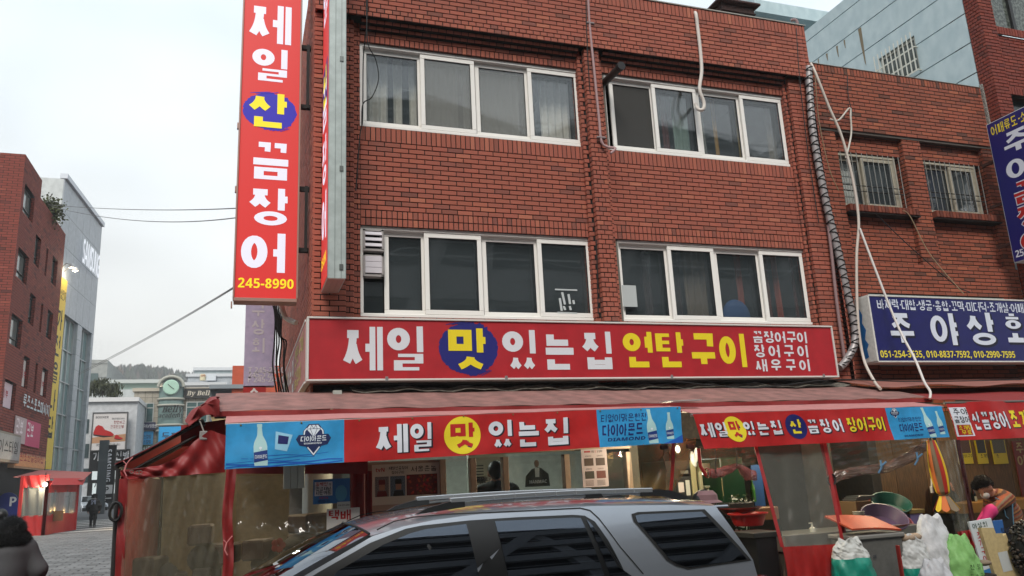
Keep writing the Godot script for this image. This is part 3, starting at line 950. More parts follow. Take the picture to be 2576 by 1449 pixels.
func vertical_sign():
	var z = -0.25
	var a = pz(587, 750, z); var b = pz(749, 755, z); var c = pz(757, 0, z)
	var x0 = a.x; var x1 = (b.x + c.x) / 2; var y0 = (a.y + b.y) / 2; var y1 = y0 + 4.9
	var t = thing("vertical_lightbox_sign", "tall glowing red lightbox sign with a blue disc hung beside the brick corner", "sign")
	var m = mb()
	m.bb(Vector3(x0 + 0.012, y0 + 0.012, z - 0.2), Vector3(x1 - 0.012, y1 - 0.012, z))
	part("face", m, glow(Color(0.72, 0.13, 0.12), 0.26, Color(0.74, 0.15, 0.14)), t)
	m = mb()
	var al = mat(Color(0.62, 0.50, 0.46), 0.45, 0.2)
	m.cbox(Vector3((x0 + x1) / 2, y0 - 0.012, z - 0.1), Vector3(x1 - x0, 0.046, 0.24), 0.004)
	m.cbox(Vector3((x0 + x1) / 2, y1 + 0.012, z - 0.1), Vector3(x1 - x0, 0.046, 0.24), 0.004)
	for x in [x0, x1]: m.cbox(Vector3(x, (y0 + y1) / 2, z - 0.1), Vector3(0.022, y1 - y0 - 0.023, 0.24), 0.004)
	part("frame", m, al, t)
	m = big(t, glow(Color(0.85, 0.87, 0.95), 0.2, Color(0.84, 0.85, 0.9)))
	gl(m, "제", 626, 733, 12, 108, z, 0.215); gl(m, "일", 634, 732, 124, 205, z, 0.215)
	gl(m, "꼼", 625, 737, 359, 452, z, 0.215); gl(m, "장", 622, 733, 475, 567, z, 0.215); gl(m, "어", 606, 722, 586, 685, z, 0.215)
	m = mb()
	var o = pz(679, 280, z)
	brush_disc(m, o.x, o.y, 0.345, 0.265, flat(z), 0.002, 11)
	part("painted_disc", m, glow(Color(0.10, 0.04, 0.62), 0.2, Color(0.10, 0.05, 0.62)), t)
	m = big(t, glow(Color(0.93, 0.86, 0.05), 0.22, Color(0.86, 0.8, 0.1)))
	gl(m, "산", 622, 731, 236, 321, z, 0.2, 0.006)
	var n0 = pz(598, 724, z); var n1 = pz(741, 724, z)
	var w = latin(mb(), "245-8990", 0, 0, 0.115, flat(z), 0.003)
	latin_parts(t, m[1], "245-8990", n0.x, pz(670, 725, z).y, 0.125, flat(z), 0.003, (n1.x - n0.x) / (w * 0.125 / 0.115) * 0.96, 0.1)
	for yy in [[112, 262], [470, 625]]:
		m = mb()
		var ya = pz(770, yy[0], z).y; var yb2 = pz(770, yy[1], z).y
		for y in [ya, yb2]: m.bb(Vector3(x1 + 0.012, y - 0.03, z - 0.13), Vector3(0.779, y + 0.03, z - 0.07))
		m.bb(Vector3(0.72, yb2 - 0.03, z - 0.065), Vector3(0.76, ya + 0.03, z - 0.04))
		part("bracket", m, mat(Color(0.10, 0.075, 0.07), 0.7, 0.2), t)
	for y in [4.05, 5.6, 6.5]:
		m = mb()
		m.bb(Vector3(x0 - 0.03, y, z - 0.12), Vector3(x0 - 0.012, y + 0.08, z - 0.06))
		part("lug", m, al, t)

func edge_sign():
	var zf = 0.96; var zb = 0.25
	var a = pz(822.4, 701, zf); var b = pz(869.6, 701, zf)
	var x0 = a.x; var x1 = b.x; var y0 = a.y; var y1 = y0 + 5.2
	var t = thing("projecting_sign", "slim white edged sign box jutting out from the brick corner pier", "sign")
	var wm = mat(Color(0.70, 0.74, 0.73), 0.35, 0.15, "soft", 1.2)
	var m = mb()
	m.bb(Vector3(x0 + 0.004, y0 + 0.01, zb), Vector3(x1, y1, zf))
	part("casing", m, wm, t)
	m = mb()
	for x in [x0 + 0.004, x0 + 0.085, x1 - 0.055, x1 - 0.002]: m.bb(Vector3(x, y0 + 0.012, zf), Vector3(x + 0.006, y1, zf + 0.005))
	part("seam", m, mat(Color(0.5, 0.53, 0.53), 0.4, 0.2), t)
	m = mb()
	for k in 3: m.bb(Vector3(x0 + 0.01 + (x1 - x0 - 0.02) / 3.0 * k, y0, zb), Vector3(x0 + 0.006 + (x1 - x0 - 0.02) / 3.0 * (k + 1), y0 + 0.009, zf - 0.004))
	part("bottom_panel", m, mat(Color(0.66, 0.52, 0.48), 0.5), t)
	for yy in [148, 424, 672]:
		m = mb()
		var p = pz(857, yy, zf)
		m.cbox(Vector3(x1 - 0.052, p.y, zf + 0.008), Vector3(0.045, 0.07, 0.008), 0.002)
		part("hinge", m, mat(Color(0.45, 0.47, 0.46), 0.35, 0.8), t)
	m = mb()
	m.bb(Vector3(x0 - 0.002, y0 + 0.03, zb + 0.01), Vector3(x0 + 0.003, y1, zf - 0.01))
	part("face", m, glow(Color(0.72, 0.13, 0.12), 0.3, Color(0.74, 0.15, 0.14)), t)
	var mp = plane(Vector3(x0 - 0.002, y0, zb), Z3, Y3)
	m = mb()
	for k in 5:
		hangul(m, "어장꼼일제"[k], 0.08, 0.55 + [0, 0.75, 1.5, 3.0, 3.75][k], 0.55, 0.6, 0, 0.18, mp, 0.003)
	stuff(part("lettering", m, glow(Color(0.85, 0.87, 0.95), 0.3, Color(0.84, 0.85, 0.9)), t))
	m = mb()
	m.poly([V2(0.06, 2.3), V2(0.65, 2.3), V2(0.65, 2.9), V2(0.06, 2.9)], mp, 0.002)
	part("painted_disc", m, mat(Color(0.10, 0.05, 0.6), 0.4), t)
	m = mb()
	hangul(m, "산", 0.12, 2.35, 0.48, 0.5, 0, 0.18, mp, 0.005)
	latin(m, "245-8990", 0.06, 0.25, 0.13, mp, 0.003, 0.75)
	stuff(part("lettering", m, glow(Color(0.93, 0.86, 0.05), 0.3, Color(0.86, 0.8, 0.1)), t))
# ---------------------------------------------------------------- neighbours on the right
func neighbor():
	var t = thing("brick_shop_building", "lower brown brick building with two barred windows beside the tall brick corner", "building")
	var bs = brickset(Color(0.62, 0.325, 0.235), Color(0.38, 0.23, 0.18), Color(0.21, 0.175, 0.15), 0.07, 0.24, 0.014, 0.008)
	var x0 = 8.9; var x1 = 13.08
	wall(bs, Vector3(x0, 7.34, 0.0), X3, Y3, x1 - x0, 1.06, "run")
	wall(bs, Vector3(x0, 8.40, 0.0), X3, Y3, x1 - x0, 0.14, "soldier")
	var piers = [[x0, 9.50], [10.95, 11.36], [12.83, x1]]
	for p in piers: wall(bs, Vector3(p[0], 4.98, -0.03), X3, Y3, p[1] - p[0], 2.36, "run")
	for f in [10.95, 12.83]: wall(bs, Vector3(f, 4.98, -0.26), Z3, Y3, 0.23, 2.36, "header")
	for f in [9.50, 11.36]: wall(bs, Vector3(f, 4.98, -0.03), -Z3, Y3, 0.23, 2.36, "header")
	var wins = [[9.50, 10.95], [11.36, 12.83]]
	for w in wins:
		wall(bs, Vector3(w[0], 4.98, -0.12), X3, Y3, w[1] - w[0], 0.84, "run")
		wall(bs, Vector3(w[0], 6.98, -0.12), X3, Y3, w[1] - w[0], 0.36, "run")
	wall(bs, Vector3(x0, 4.45, 0.0), X3, Y3, x1 - x0, 0.53, "run")
	wall(bs, Vector3(x0, 2.5, 0.0), X3, Y3, 0.75, 1.95, "run")
	wall(bs, Vector3(12.6, 2.5, 0.0), X3, Y3, x1 - 12.6, 1.95, "run")
	wall(bs, Vector3(9.65, 2.5, 0.0), X3, Y3, 2.95, 0.75, "run")
	bs.mortar.quad(Vector3(x0, 7.34, -0.2), Vector3(x1, 7.34, -0.2), Vector3(x1, 7.34, -0.008), Vector3(x0, 7.34, -0.008))
	bs.mortar.quad(Vector3(x0, 4.98, -0.2), Vector3(x1, 4.98, -0.2), Vector3(x1, 4.98, -0.008), Vector3(x0, 4.98, -0.008))
	laid(bs, t, 300)
	for w in wins:
		var m = mb()
		m.bb(Vector3(w[0] - 0.02, 5.82, -0.3), Vector3(w[1] + 0.05, 5.845, 0.05))
		part("sill_slab", m, mat(Color(0.13, 0.10, 0.085), 0.9), t)
		var k = 0
		var x = w[0] - 0.015
		while x < w[1] + 0.0:
			m = mb()
			m.cbox(Vector3(x + 0.035, 5.905, -0.10), Vector3(0.062, 0.115, 0.34), 0.004)
			part("sill_brick", m, mat([Color(0.47, 0.23, 0.16), Color(0.40, 0.19, 0.135), Color(0.52, 0.26, 0.18)][k % 3], 0.88, 0.0, "grain", 0.35), t)
			x += 0.074; k += 1
	var body = mb()
	body.bb(Vector3(x0 + 0.01, 7.30, -0.5), Vector3(x1 - 0.01, 8.50, -0.02))
	body.bb(Vector3(x0 + 0.01, 4.47, -0.5), Vector3(x1 - 0.01, 5.82, -0.14))
	for p in piers: body.bb(Vector3(p[0] + 0.012, 5.82, -0.5), Vector3(p[1] - 0.012, 7.30, -0.06))
	for w in wins: body.bb(Vector3(w[0], 6.97, -0.49), Vector3(w[1], 7.299, -0.14))
	body.bb(Vector3(x0 + 0.01, 0.0, -6.0), Vector3(x1 - 0.01, 8.3, -5.8))
	body.bb(Vector3(x0 + 0.01, 8.2, -5.79), Vector3(x1 - 0.01, 8.3, -0.51))
	body.bb(Vector3(x0 + 0.01, 2.6, -5.79), Vector3(x1 - 0.01, 2.8, -0.0))
	part("wall", body, mat(Color(0.30, 0.27, 0.25), 0.9), t)
	var cop = mb()
	cop.bb(Vector3(x0, 8.542, -0.3), Vector3(x1, 8.552, 0.01))
	part("coping", cop, mat(Color(0.5, 0.46, 0.43), 0.8), t)
	var steel = mat(Color(0.62, 0.62, 0.60), 0.35, 0.75)
	for i in 2:
		var w = wins[i]
		var wx0 = w[0] + 0.06; var wx1 = w[1] - 0.12
		var ya = 5.965; var yb = 6.97
		var md = (wx0 + wx1) / 2 - (0.12 if i == 0 else 0.0)
		slider(t, wx0, wx1, ya, yb, -0.2, [[wx0 + 0.045, md + 0.03, false, "clear"], [md, wx1 - 0.045, true, "clear"]], mat(Color(0.66, 0.63, 0.56), 0.5, 0.0, "soft", 0.6))
		var g = mb()
		for k in 2:
			g.tube([Vector3(wx0 - 0.03, 6.27 + 0.10 * k, -0.095), Vector3(wx1 + 0.05, 6.27 + 0.10 * k, -0.095)], 0.009, 6)
		var gp = part("window_grille", g, mat(Color(0.20, 0.20, 0.19), 0.5, 0.4), t)
		for k in 12:
			var bm = mb()
			var xx = lerp(wx0 + 0.03, wx1 + 0.02, k / 11.0)
			bm.tube([Vector3(xx, ya - 0.02, -0.08), Vector3(xx, yb + 0.0, -0.08)], 0.007, 6)
			part("bar", bm, steel, gp)
	var qm = mb()
	for r in 7:
		for c in 5:
			qm.cbox(Vector3(9.62 + c * 0.1, 6.05 + r * 0.125, -0.33), Vector3(0.098, 0.12, 0.03), 0.014)
	stuff(part("foam_panel", qm, mat(Color(0.78, 0.79, 0.76), 0.8), t))
	slider(t, 9.65, 12.6, 3.4, 4.43, -0.05, [[9.70, 10.45, false, "clear"], [10.42, 11.13, true, "clear"], [11.13, 11.88, false, "clear"], [11.85, 12.55, true, "clear"]], mat(Color(0.62, 0.64, 0.62), 0.5, 0.0, "soft", 0.6))

func blue_sign():
	var z = 0.5
	var t = thing("blue_shop_sign", "blue shop sign board with white lettering and yellow telephone numbers", "sign")
	var x0 = 9.16; var x1 = 13.3; var y0 = 3.255; var y1 = 4.265
	var m = mb()
	m.bb(Vector3(x0, y0, 0.22), Vector3(x1, y1, z))
	part("face", m, mat(Color(0.075, 0.085, 0.36), 0.4, 0.0, "soft", 2.0), t)
	m = mb()
	m.cbox(Vector3((x0 + x1) / 2, y1 + 0.012, 0.36), Vector3(x1 - x0 + 0.03, 0.024, 0.3), 0.003)
	m.cbox(Vector3((x0 + x1) / 2, y0 - 0.012, 0.36), Vector3(x1 - x0 + 0.03, 0.024, 0.3), 0.003)
	m.cbox(Vector3(x0 - 0.015, (y0 + y1) / 2, 0.36), Vector3(0.03, y1 - y0, 0.3), 0.003)
	part("frame", m, mat(Color(0.80, 0.80, 0.78), 0.45, 0.0, "soft", 0.5), t)
	var wh = mat(Color(0.80, 0.83, 0.88), 0.45)
	m = mb()
	var a = pz(2207, 770, z)
	hangul(m, "바지락·대합·생굴·홍합·꼬막·미더덕·조개살·어패류일절도매", a.x, pz(2400, 783, z).y, 0.137, 0.165, 0.008, 0.13, flat(z), 0.003)
	stuff(part("small_lettering", m, wh, t))
	var dk = mat(Color(0.03, 0.035, 0.14), 0.5)
	for g in [["주", 2233, 2303], ["야", 2341, 2413], ["상", 2430, 2508], ["회", 2524, 2604]]:
		gl(big(t, dk), g[0], g[1] + 3, g[2] + 3, 791, 871, z, 0.17, 0.0015, 0.0, 0.04)
		gl(big(t, wh), g[0], g[1], g[2], 788, 868, z, 0.17, 0.004)
	m = mb()
	var ye = mat(Color(0.86, 0.80, 0.22), 0.45)
	var p = pz(2216, 899, z)
	latin(m, "051-254-3635, 010-8837-7592, 010-2990-7595", p.x, p.y, 0.105, flat(z), 0.003, 0.92)
	stuff(part("phone_numbers", m, ye, t))
	m = mb()
	var mp = plane(Vector3(x0 - 0.031, y0, 0.215), Z3, Y3)
	var pp = [V2(0.03, 0.05), V2(0.14, 0.08), V2(0.12, 0.2), V2(0.17, 0.27), V2(0.11, 0.36), V2(0.16, 0.5), V2(0.1, 0.62), V2(0.13, 0.74), V2(0.08, 0.86), V2(0.03, 0.9)]
	m.poly(pp, mp, 0.002)
	part("torn_film", m, mat(Color(0.12, 0.38, 0.62), 0.5), t)
	for x in [9.4, 11.0, 12.5]:
		m = mb()
		m.bb(Vector3(x, 3.5, 0.01), Vector3(x + 0.05, 3.56, 0.219))
		part("bracket", m, mat(Color(0.2, 0.18, 0.17), 0.6, 0.3), t)

func right_building():
	var t = thing("corner_brick_building", "tall brick fronted building with a pale blue painted side wall", "building")
	var bs = brickset(Color(0.52, 0.22, 0.165), Color(0.36, 0.17, 0.14), Color(0.07, 0.055, 0.05))
	wall(bs, Vector3(13.1, 3.0, 0.28), X3, Y3, 0.36, 13.0, "run")
	wall(bs, Vector3(13.1, 3.0, -0.02), Z3, Y3, 0.30, 13.0, "header")
	wall(bs, Vector3(13.46, 8.48, 0.22), X3, Y3, 4.5, 1.12, "run")
	wall(bs, Vector3(13.46, 9.60, 0.26), X3, Y3, 4.5, 0.17, "soldier")
	wall(bs, Vector3(13.46, 8.33, 0.26), X3, Y3, 4.5, 0.15, "soldier")
	wall(bs, Vector3(13.46, 4.6, 0.22), X3, Y3, 4.5, 2.0, "run")
	laid(bs, t, 200)
	var m = mb()
	m.bb(Vector3(13.12, 0.0, -0.4), Vector3(18.0, 8.32, -0.02))
	m.bb(Vector3(13.47, 8.32, -0.4), Vector3(18.0, 9.62, 0.2))
	m.bb(Vector3(13.12, 8.321, -0.4), Vector3(13.46, 12.30, 0.26))
	m.bb(Vector3(13.47, 11.6, -0.4), Vector3(18.0, 12.30, 0.2))
	part("wall", m, mat(Color(0.3, 0.22, 0.2), 0.9), t)
	var blue = mat(Color(0.71, 0.775, 0.79), 0.75, 0.0, "weather", Vector3(2.2, 3.4, 2.2))
	var ys = [0.0, 7.65, 8.27, 8.89, 9.52, 10.15, 10.78, 11.40, 12.02, 12.33]
	for i in ys.size() - 1:
		m = mb()
		var holes = ys[i + 1] > 9.62 and ys[i] < 10.39
		var a0 = ys[i] + 0.012; var a1 = ys[i + 1] - 0.012
		if not holes:
			m.bb(Vector3(13.10, a0, -4.45), Vector3(13.3, a1, -0.03))
		else:
			m.bb(Vector3(13.10, a0, -4.45), Vector3(13.3, a1, -2.22))
			m.bb(Vector3(13.10, a0, -1.23), Vector3(13.3, a1, -0.03))
			if a0 < 9.62: m.bb(Vector3(13.10, a0, -2.219), Vector3(13.3, min(a1, 9.62), -1.231))
			if a1 > 10.39: m.bb(Vector3(13.10, max(a0, 10.39), -2.219), Vector3(13.3, a1, -1.231))
		part("wall_lift", m, blue, t)
	m = mb()
	m.bb(Vector3(13.125, 0.0, -4.44), Vector3(13.28, 12.3, -2.23)); m.bb(Vector3(13.125, 0.0, -1.22), Vector3(13.28, 12.3, -0.04))
	part("groove_back", m, blue, t)
	m = mb()
	m.bb(Vector3(13.32, 0.0, -4.45), Vector3(18.0, 12.3, -4.25))
	m.bb(Vector3(13.32, 12.1, -4.24), Vector3(18.0, 12.3, -0.41))
	part("rear_wall", m, blue, t)
	for r in [[-2.6, 11.38, 0.05, 0.95], [-3.35, 11.36, 0.03, 0.3], [-3.1, 11.37, 0.025, 0.22], [-3.7, 11.36, 0.03, 0.2], [-4.0, 11.38, 0.02, 0.18]]:
		m = mb()
		var pp = [V2(-r[2], 0), V2(r[2], 0), V2(r[2] * 0.7, -r[3] * 0.5), V2(r[2] * 0.25, -r[3]), V2(-r[2] * 0.3, -r[3] * 0.9), V2(-r[2] * 0.8, -r[3] * 0.4)]
		m.poly(pp, plane(Vector3(13.10, r[1], r[0]), Z3, Y3), 0.003)
		part("rust_stain", m, mat(Color(0.52, 0.47, 0.38), 0.9, 0.0, "grain", 0.4), t)
	m = mb()
	for zz in [[-2.21, -2.16], [-1.75, -1.71], [-1.29, -1.24]]: m.bb(Vector3(13.14, 9.63, zz[0]), Vector3(13.2, 10.38, zz[1]))
	m.bb(Vector3(13.142, 10.33, -2.159), Vector3(13.2, 10.38, -1.291)); m.bb(Vector3(13.142, 9.63, -2.159), Vector3(13.2, 9.68, -1.291))
	var w = part("side_window", m, mat(Color(0.7, 0.7, 0.66), 0.5), t)
	m = mb()
	m.bb(Vector3(13.165, 9.68, -2.159), Vector3(13.17, 10.33, -1.291))
	part("pane", m, mat(Color(0.30, 0.33, 0.32), 0.15), w)
	var gr = mb()
	for y in [9.56, 9.80, 10.08]: gr.bb(Vector3(13.0, y, -2.28), Vector3(13.015, y + 0.03, -1.2))
	for y in [9.57, 10.09]:
		for zz in [-2.28, -1.22]: gr.bb(Vector3(13.016, y, zz), Vector3(13.099, y + 0.02, zz + 0.02))
	var g2 = part("window_grille", gr, mat(Color(0.78, 0.78, 0.74), 0.45, 0.3), t)
	for k in 10:
		m = mb()
		var zz = lerp(-2.26, -1.24, k / 9.0)
		m.bb(Vector3(12.985, 9.55, zz), Vector3(12.999, 10.44, zz + 0.022))
		part("bar", m, mat(Color(0.78, 0.78, 0.74), 0.45, 0.3), g2)
	m = mb()
	m.bb(Vector3(13.47, 9.78, 0.02), Vector3(18.0, 11.6, 0.06))
	part("window", m, mat(Color(0.42, 0.45, 0.42), 0.12, 0.0, "patchy", 0.8), t)
	m = mb()
	for x in [14.15, 15.1, 16.2]: m.bb(Vector3(x, 9.78, 0.061), Vector3(x + 0.08, 11.6, 0.12))
	part("mullion", m, mat(Color(0.10, 0.10, 0.10), 0.5), t)
	m = mb()
	m.bb(Vector3(13.47, 6.6, 0.02), Vector3(18.0, 8.32, 0.06))
	part("window", m, mat(Color(0.25, 0.28, 0.29), 0.1), t)
	m = mb()
	m.bb(Vector3(13.06, 6.9, -0.01), Vector3(13.098, 8.6, 0.05))
	part("joint_filler", m, mat(Color(0.66, 0.65, 0.62), 0.9, 0.0, "patchy", 0.4), t)

func rear_blue_block():
	var t = thing("rooftop_block", "pale blue roof block with a jutting slab behind the brick parapet", "building")
	var blue = mat(Color(0.69, 0.76, 0.775), 0.8, 0.0, "weather", Vector3(2.2, 3.4, 2.2))
	var m = mb()
	m.bb(Vector3(12.75, 13.65, -11.0), Vector3(19.0, 14.02, -5.6))
	part("slab_edge", m, blue, t)
	m = mb()
	m.bb(Vector3(13.5, 0.0, -10.5), Vector3(18.5, 13.649, -6.6))
	part("wall", m, blue, t)
	m = mb()
	m.bb(Vector3(12.75, 14.021, -10.99), Vector3(18.99, 14.75, -10.8)); m.bb(Vector3(12.76, 14.021, -10.79), Vector3(12.95, 14.75, -5.62))
	part("parapet", m, blue, t)
	var r = thing("roof_hood", "rusty brown metal hood on the brick roof edge", "hood")
	m = mb()
	m.bb(Vector3(7.72, 9.55, -0.9), Vector3(8.42, 9.57, -0.3))
	m.bb(Vector3(7.74, 9.571, -0.88), Vector3(8.40, 9.70, -0.32))
	part("body", m, mat(Color(0.24, 0.12, 0.10), 0.85, 0.0, "patchy", 0.5), r)
	m = mb()
	m.cbox(Vector3(8.07, 9.73, -0.6), Vector3(0.86, 0.04, 0.72), 0.006)
	part("lid", m, mat(Color(0.30, 0.15, 0.13), 0.8, 0.0, "patchy", 0.5), r)
	m = mb()
	for x in [7.78, 8.36]:
		for z in [-0.85, -0.36]: m.bb(Vector3(x - 0.02, 8.95, z - 0.02), Vector3(x + 0.02, 9.549, z + 0.02))
	part("leg", m, mat(Color(0.2, 0.12, 0.1), 0.8), r)

func right_vertical_sign():
	var x = 12.6
	var zb = 0.33; var zf = 1.35
	var y0 = pxp(2551, 662, x).y; var y1 = pxp(2484, 313, x).y
	var t = thing("blue_projecting_sign", "dark blue upright sign box jutting from the brick front at the right", "sign")
	var m = mb()
	m.bb(Vector3(x, y0, zb), Vector3(x + 0.22, y1, zf))
	part("casing", m, mat(Color(0.75, 0.76, 0.76), 0.45), t)
	m = mb()
	m.bb(Vector3(x - 0.004, y0 + 0.012, zb + 0.012), Vector3(x - 0.0005, y1 - 0.012, zf - 0.012))
	part("face", m, mat(Color(0.085, 0.085, 0.38), 0.4), t)
	var mp = plane(Vector3(x - 0.004, y0, zb), Z3, Y3)
	var H = y1 - y0
	m = mb()
	hangul(m, "어패류도·소매", 0.07, H - 0.26, 0.12, 0.19, 0.012, 0.14, mp, 0.002)
	stuff(part("small_lettering", m, mat(Color(0.86, 0.78, 0.2), 0.45), t))
	var wh = mat(Color(0.82, 0.84, 0.88), 0.45)
	var rd = mat(Color(0.66, 0.10, 0.10), 0.45)
	for k in 2: hangul(big(t, wh), "주야"[k], 0.2, H - 0.72 - k * 0.47, 0.62, 0.4, 0, 0.17, mp, 0.002)
	for k in 3:
		hangul(big(t, wh), "꼼장어"[k], 0.2, H - 1.62 - k * 0.43, 0.62, 0.37, 0, 0.17, mp, 0.002, 0.035)
		hangul(big(t, rd), "꼼장어"[k], 0.2, H - 1.62 - k * 0.43, 0.62, 0.37, 0, 0.17, mp, 0.005)
	m = mb()
	latin(m, "254-3635", 0.06, 0.08, 0.12, mp, 0.003, 0.9)
	stuff(part("phone_number", m, wh, t))
	for y in [y0 + 0.35, y0 + 1.1, y0 + 1.9]:
		m = mb()
		m.bb(Vector3(x + 0.08, y, 0.02), Vector3(x + 0.13, y + 0.05, zb - 0.001))
		part("bracket", m, mat(Color(0.25, 0.13, 0.09), 0.8), t)

# ---------------------------------------------------------------- the buildings across the road, seen in the window glass
func across():
	var t = thing("parking_building", "grey concrete parking building with dark open decks across the road", "building")
	var con = mat(Color(0.55, 0.55, 0.55), 0.85, 0.0, "soft", 2.0)
	var z = 22.0
	for k in 5:
		var y = 2.4 + k * 3.4
		var m = mb()
		m.bb(Vector3(-30, y + 0.2, z), Vector3(40, y + 1.6, z + 0.3))
		part("parapet", m, con, t)
		m = mb()
		m.bb(Vector3(-30, y, z + 0.301), Vector3(40, y + 0.2, z + 14))
		part("deck", m, con, t)
		m = mb()
		m.bb(Vector3(-30, y + 2.1, z + 0.1), Vector3(40, y + 2.15, z + 0.15))
		part("rail", m, mat(Color(0.85, 0.85, 0.85), 0.5), t)
	var m2 = mb()
	for x in [-30, -22, -14, -6, 2, 10, 18, 26, 34]: m2.bb(Vector3(x, 0, z + 0.35), Vector3(x + 0.5, 18, z + 0.9))
	stuff(part("column", m2, con, t))
	m2 = mb()
	m2.bb(Vector3(-30, 0, z + 14), Vector3(40, 18, z + 14.3))
	m2.bb(Vector3(-30, 0, z + 5.9), Vector3(40, 18, z + 6.1))
	part("back_wall", m2, con, t)
	m2 = mb()
	for k in 2:
		var x = 4.0 + k * 9.0
		m2.quad(Vector3(x, 3, z - 0.05), Vector3(x + 0.7, 3, z - 0.05), Vector3(x + 6.0, 16, z - 0.05), Vector3(x + 5.3, 16, z - 0.05))
		m2.quad(Vector3(x, 3, z - 0.25), Vector3(x + 0.7, 3, z - 0.25), Vector3(x + 6.0, 16, z - 0.25), Vector3(x + 5.3, 16, z - 0.25))
	part("brace", m2, con, t)
	m2 = mb()
	for k in 5:
		var x = -26.0 + k * 13.0
		m2.grid(func(u, v):
			var a = PI * u
			return Vector3(x + 6.5 - cos(a) * 6.4, 17.2 + sin(a) * 1.5, lerp(z + 0.2, z + 12.0, v)), 14, 1)
	part("vaulted_roof", m2, mat(Color(0.62, 0.64, 0.66), 0.6), t)
# ---------------------------------------------------------------- ground, road and the lane on the left
func gpt(x, z): return Vector3(x, gy(z), z)
# where a point of the photograph meets the ground of the lane
func pg(x, y):
	var d = ray(x, y)
	var t = (0.0 - CP.y) / d.y if d.y < 0 else 50.0
	for i in 12:
		var p = CP + d * t
		t = (gy(p.z) - CP.y) / d.y
	return CP + d * t
func lane():
	var m = mbc()
	var z = 5.0
	var row = 0
	var rr = RandomNumberGenerator.new()
	rr.seed = 4
	var singles = 0
	var base = mb()
	base.grid(func(u, v):
		var zz = lerp(9.9, -29.6, v)
		return Vector3(lerp(-8.6, -0.2, u), gy(zz) + 0.002, zz), 2, 60)
	var lb = struct("lane_paving", base, mat(Color(0.09, 0.088, 0.085), 0.95, 0.0, "grain", 0.8))
	var shapes = []
	for k in 3:
		var q = mb()
		q.cbox(Vector3(0, 0, 0), Vector3(0.46, 0.05, 0.255), 0.012)
		shapes.append(q.mesh())
	var tones = []
	for k in 6: tones.append(mat(gray(0.36 + 0.02 * k), 0.85, 0.0, "grain", 0.6))
	while z > -29.3:
		var x = -8.5 + (row % 2) * 0.25
		while x < -0.35:
			var c = Vector3(x + 0.24, gy(z) + 0.002, z)
			var q = CB.inverse() * (c - CP)
			var seen = q.z < -1.0 and abs(q.x / q.z) < 0.68 and abs(q.y / q.z) < 0.40 and q.x / -q.z < -0.44
			if seen:
				if singles < 300 and z > -30:
					var o = MeshInstance3D.new()
					o.name = "paving_stone"
					o.mesh = shapes[rr.randi() % 3]
					o.material_override = tones[rr.randi() % 6]
					lb.add_child(o, true)
					o.position = c + Vector3(0, rr.randf_range(-0.004, 0.004), 0)
					o.rotation = Vector3(rr.randf_range(-0.01, 0.01) + atan(0.015 if z < -6 else 0.0), rr.randf_range(-0.01, 0.01), 0)
					singles += 1
				else:
					m.col = lin(gray(rr.randf_range(0.36, 0.46)))
					m.cbox(c + Vector3(0, rr.randf_range(-0.004, 0.004), 0), Vector3(0.46, 0.05, 0.255), 0.012, Basis(Vector3.RIGHT, 0.015 if z < -6 else 0.0))
			x += 0.49
		z -= 0.30; row += 1
	stuff(part("paving_stones", m, vmat(0.85, "grain", 0.6), lb))
	m = mb()
	m.grid(func(u, v):
		var zz = lerp(6.0, -36.0, v)
		return Vector3(lerp(-12.5, -8.0 + 0.0, u), gy(zz) + 0.012, zz), 2, 60)
	struct("concrete_strip", m, mat(Color(0.50, 0.49, 0.47), 0.9, 0.0, "soft", 1.5))
	m = mb()
	m.grid(func(u, v):
		var zz = lerp(-29.6, -62.0, v)
		return Vector3(lerp(-60.0, 60.0, u), gy(zz) + 0.006, zz), 30, 30)
	struct("cross_street", m, mat(Color(0.33, 0.33, 0.335), 0.9, 0.0, "grain", 1.2))
	for k in 7:
		m = mb()
		var zz = -30.6 - k * 1.9
		m.grid(func(u, v):
			var a = zz - v * 0.9
			return Vector3(lerp(-9.6, -4.6, u) - v * 0.6, gy(a) + 0.012, a), 4, 1)
		var o = struct("road_marking" if k == 0 else "road_marking_%03d" % k, m, mat(Color(0.78, 0.78, 0.76), 0.7, 0.0, "patchy", 0.8))
	m = mb()
	m.grid(func(u, v): return Vector3(lerp(-60.0, 60.0, u), 0.001, lerp(3.4, 20.0, v)), 2, 2)
	struct("road", m, mat(Color(0.24, 0.24, 0.245), 0.9, 0.0, "grain", 1.2))

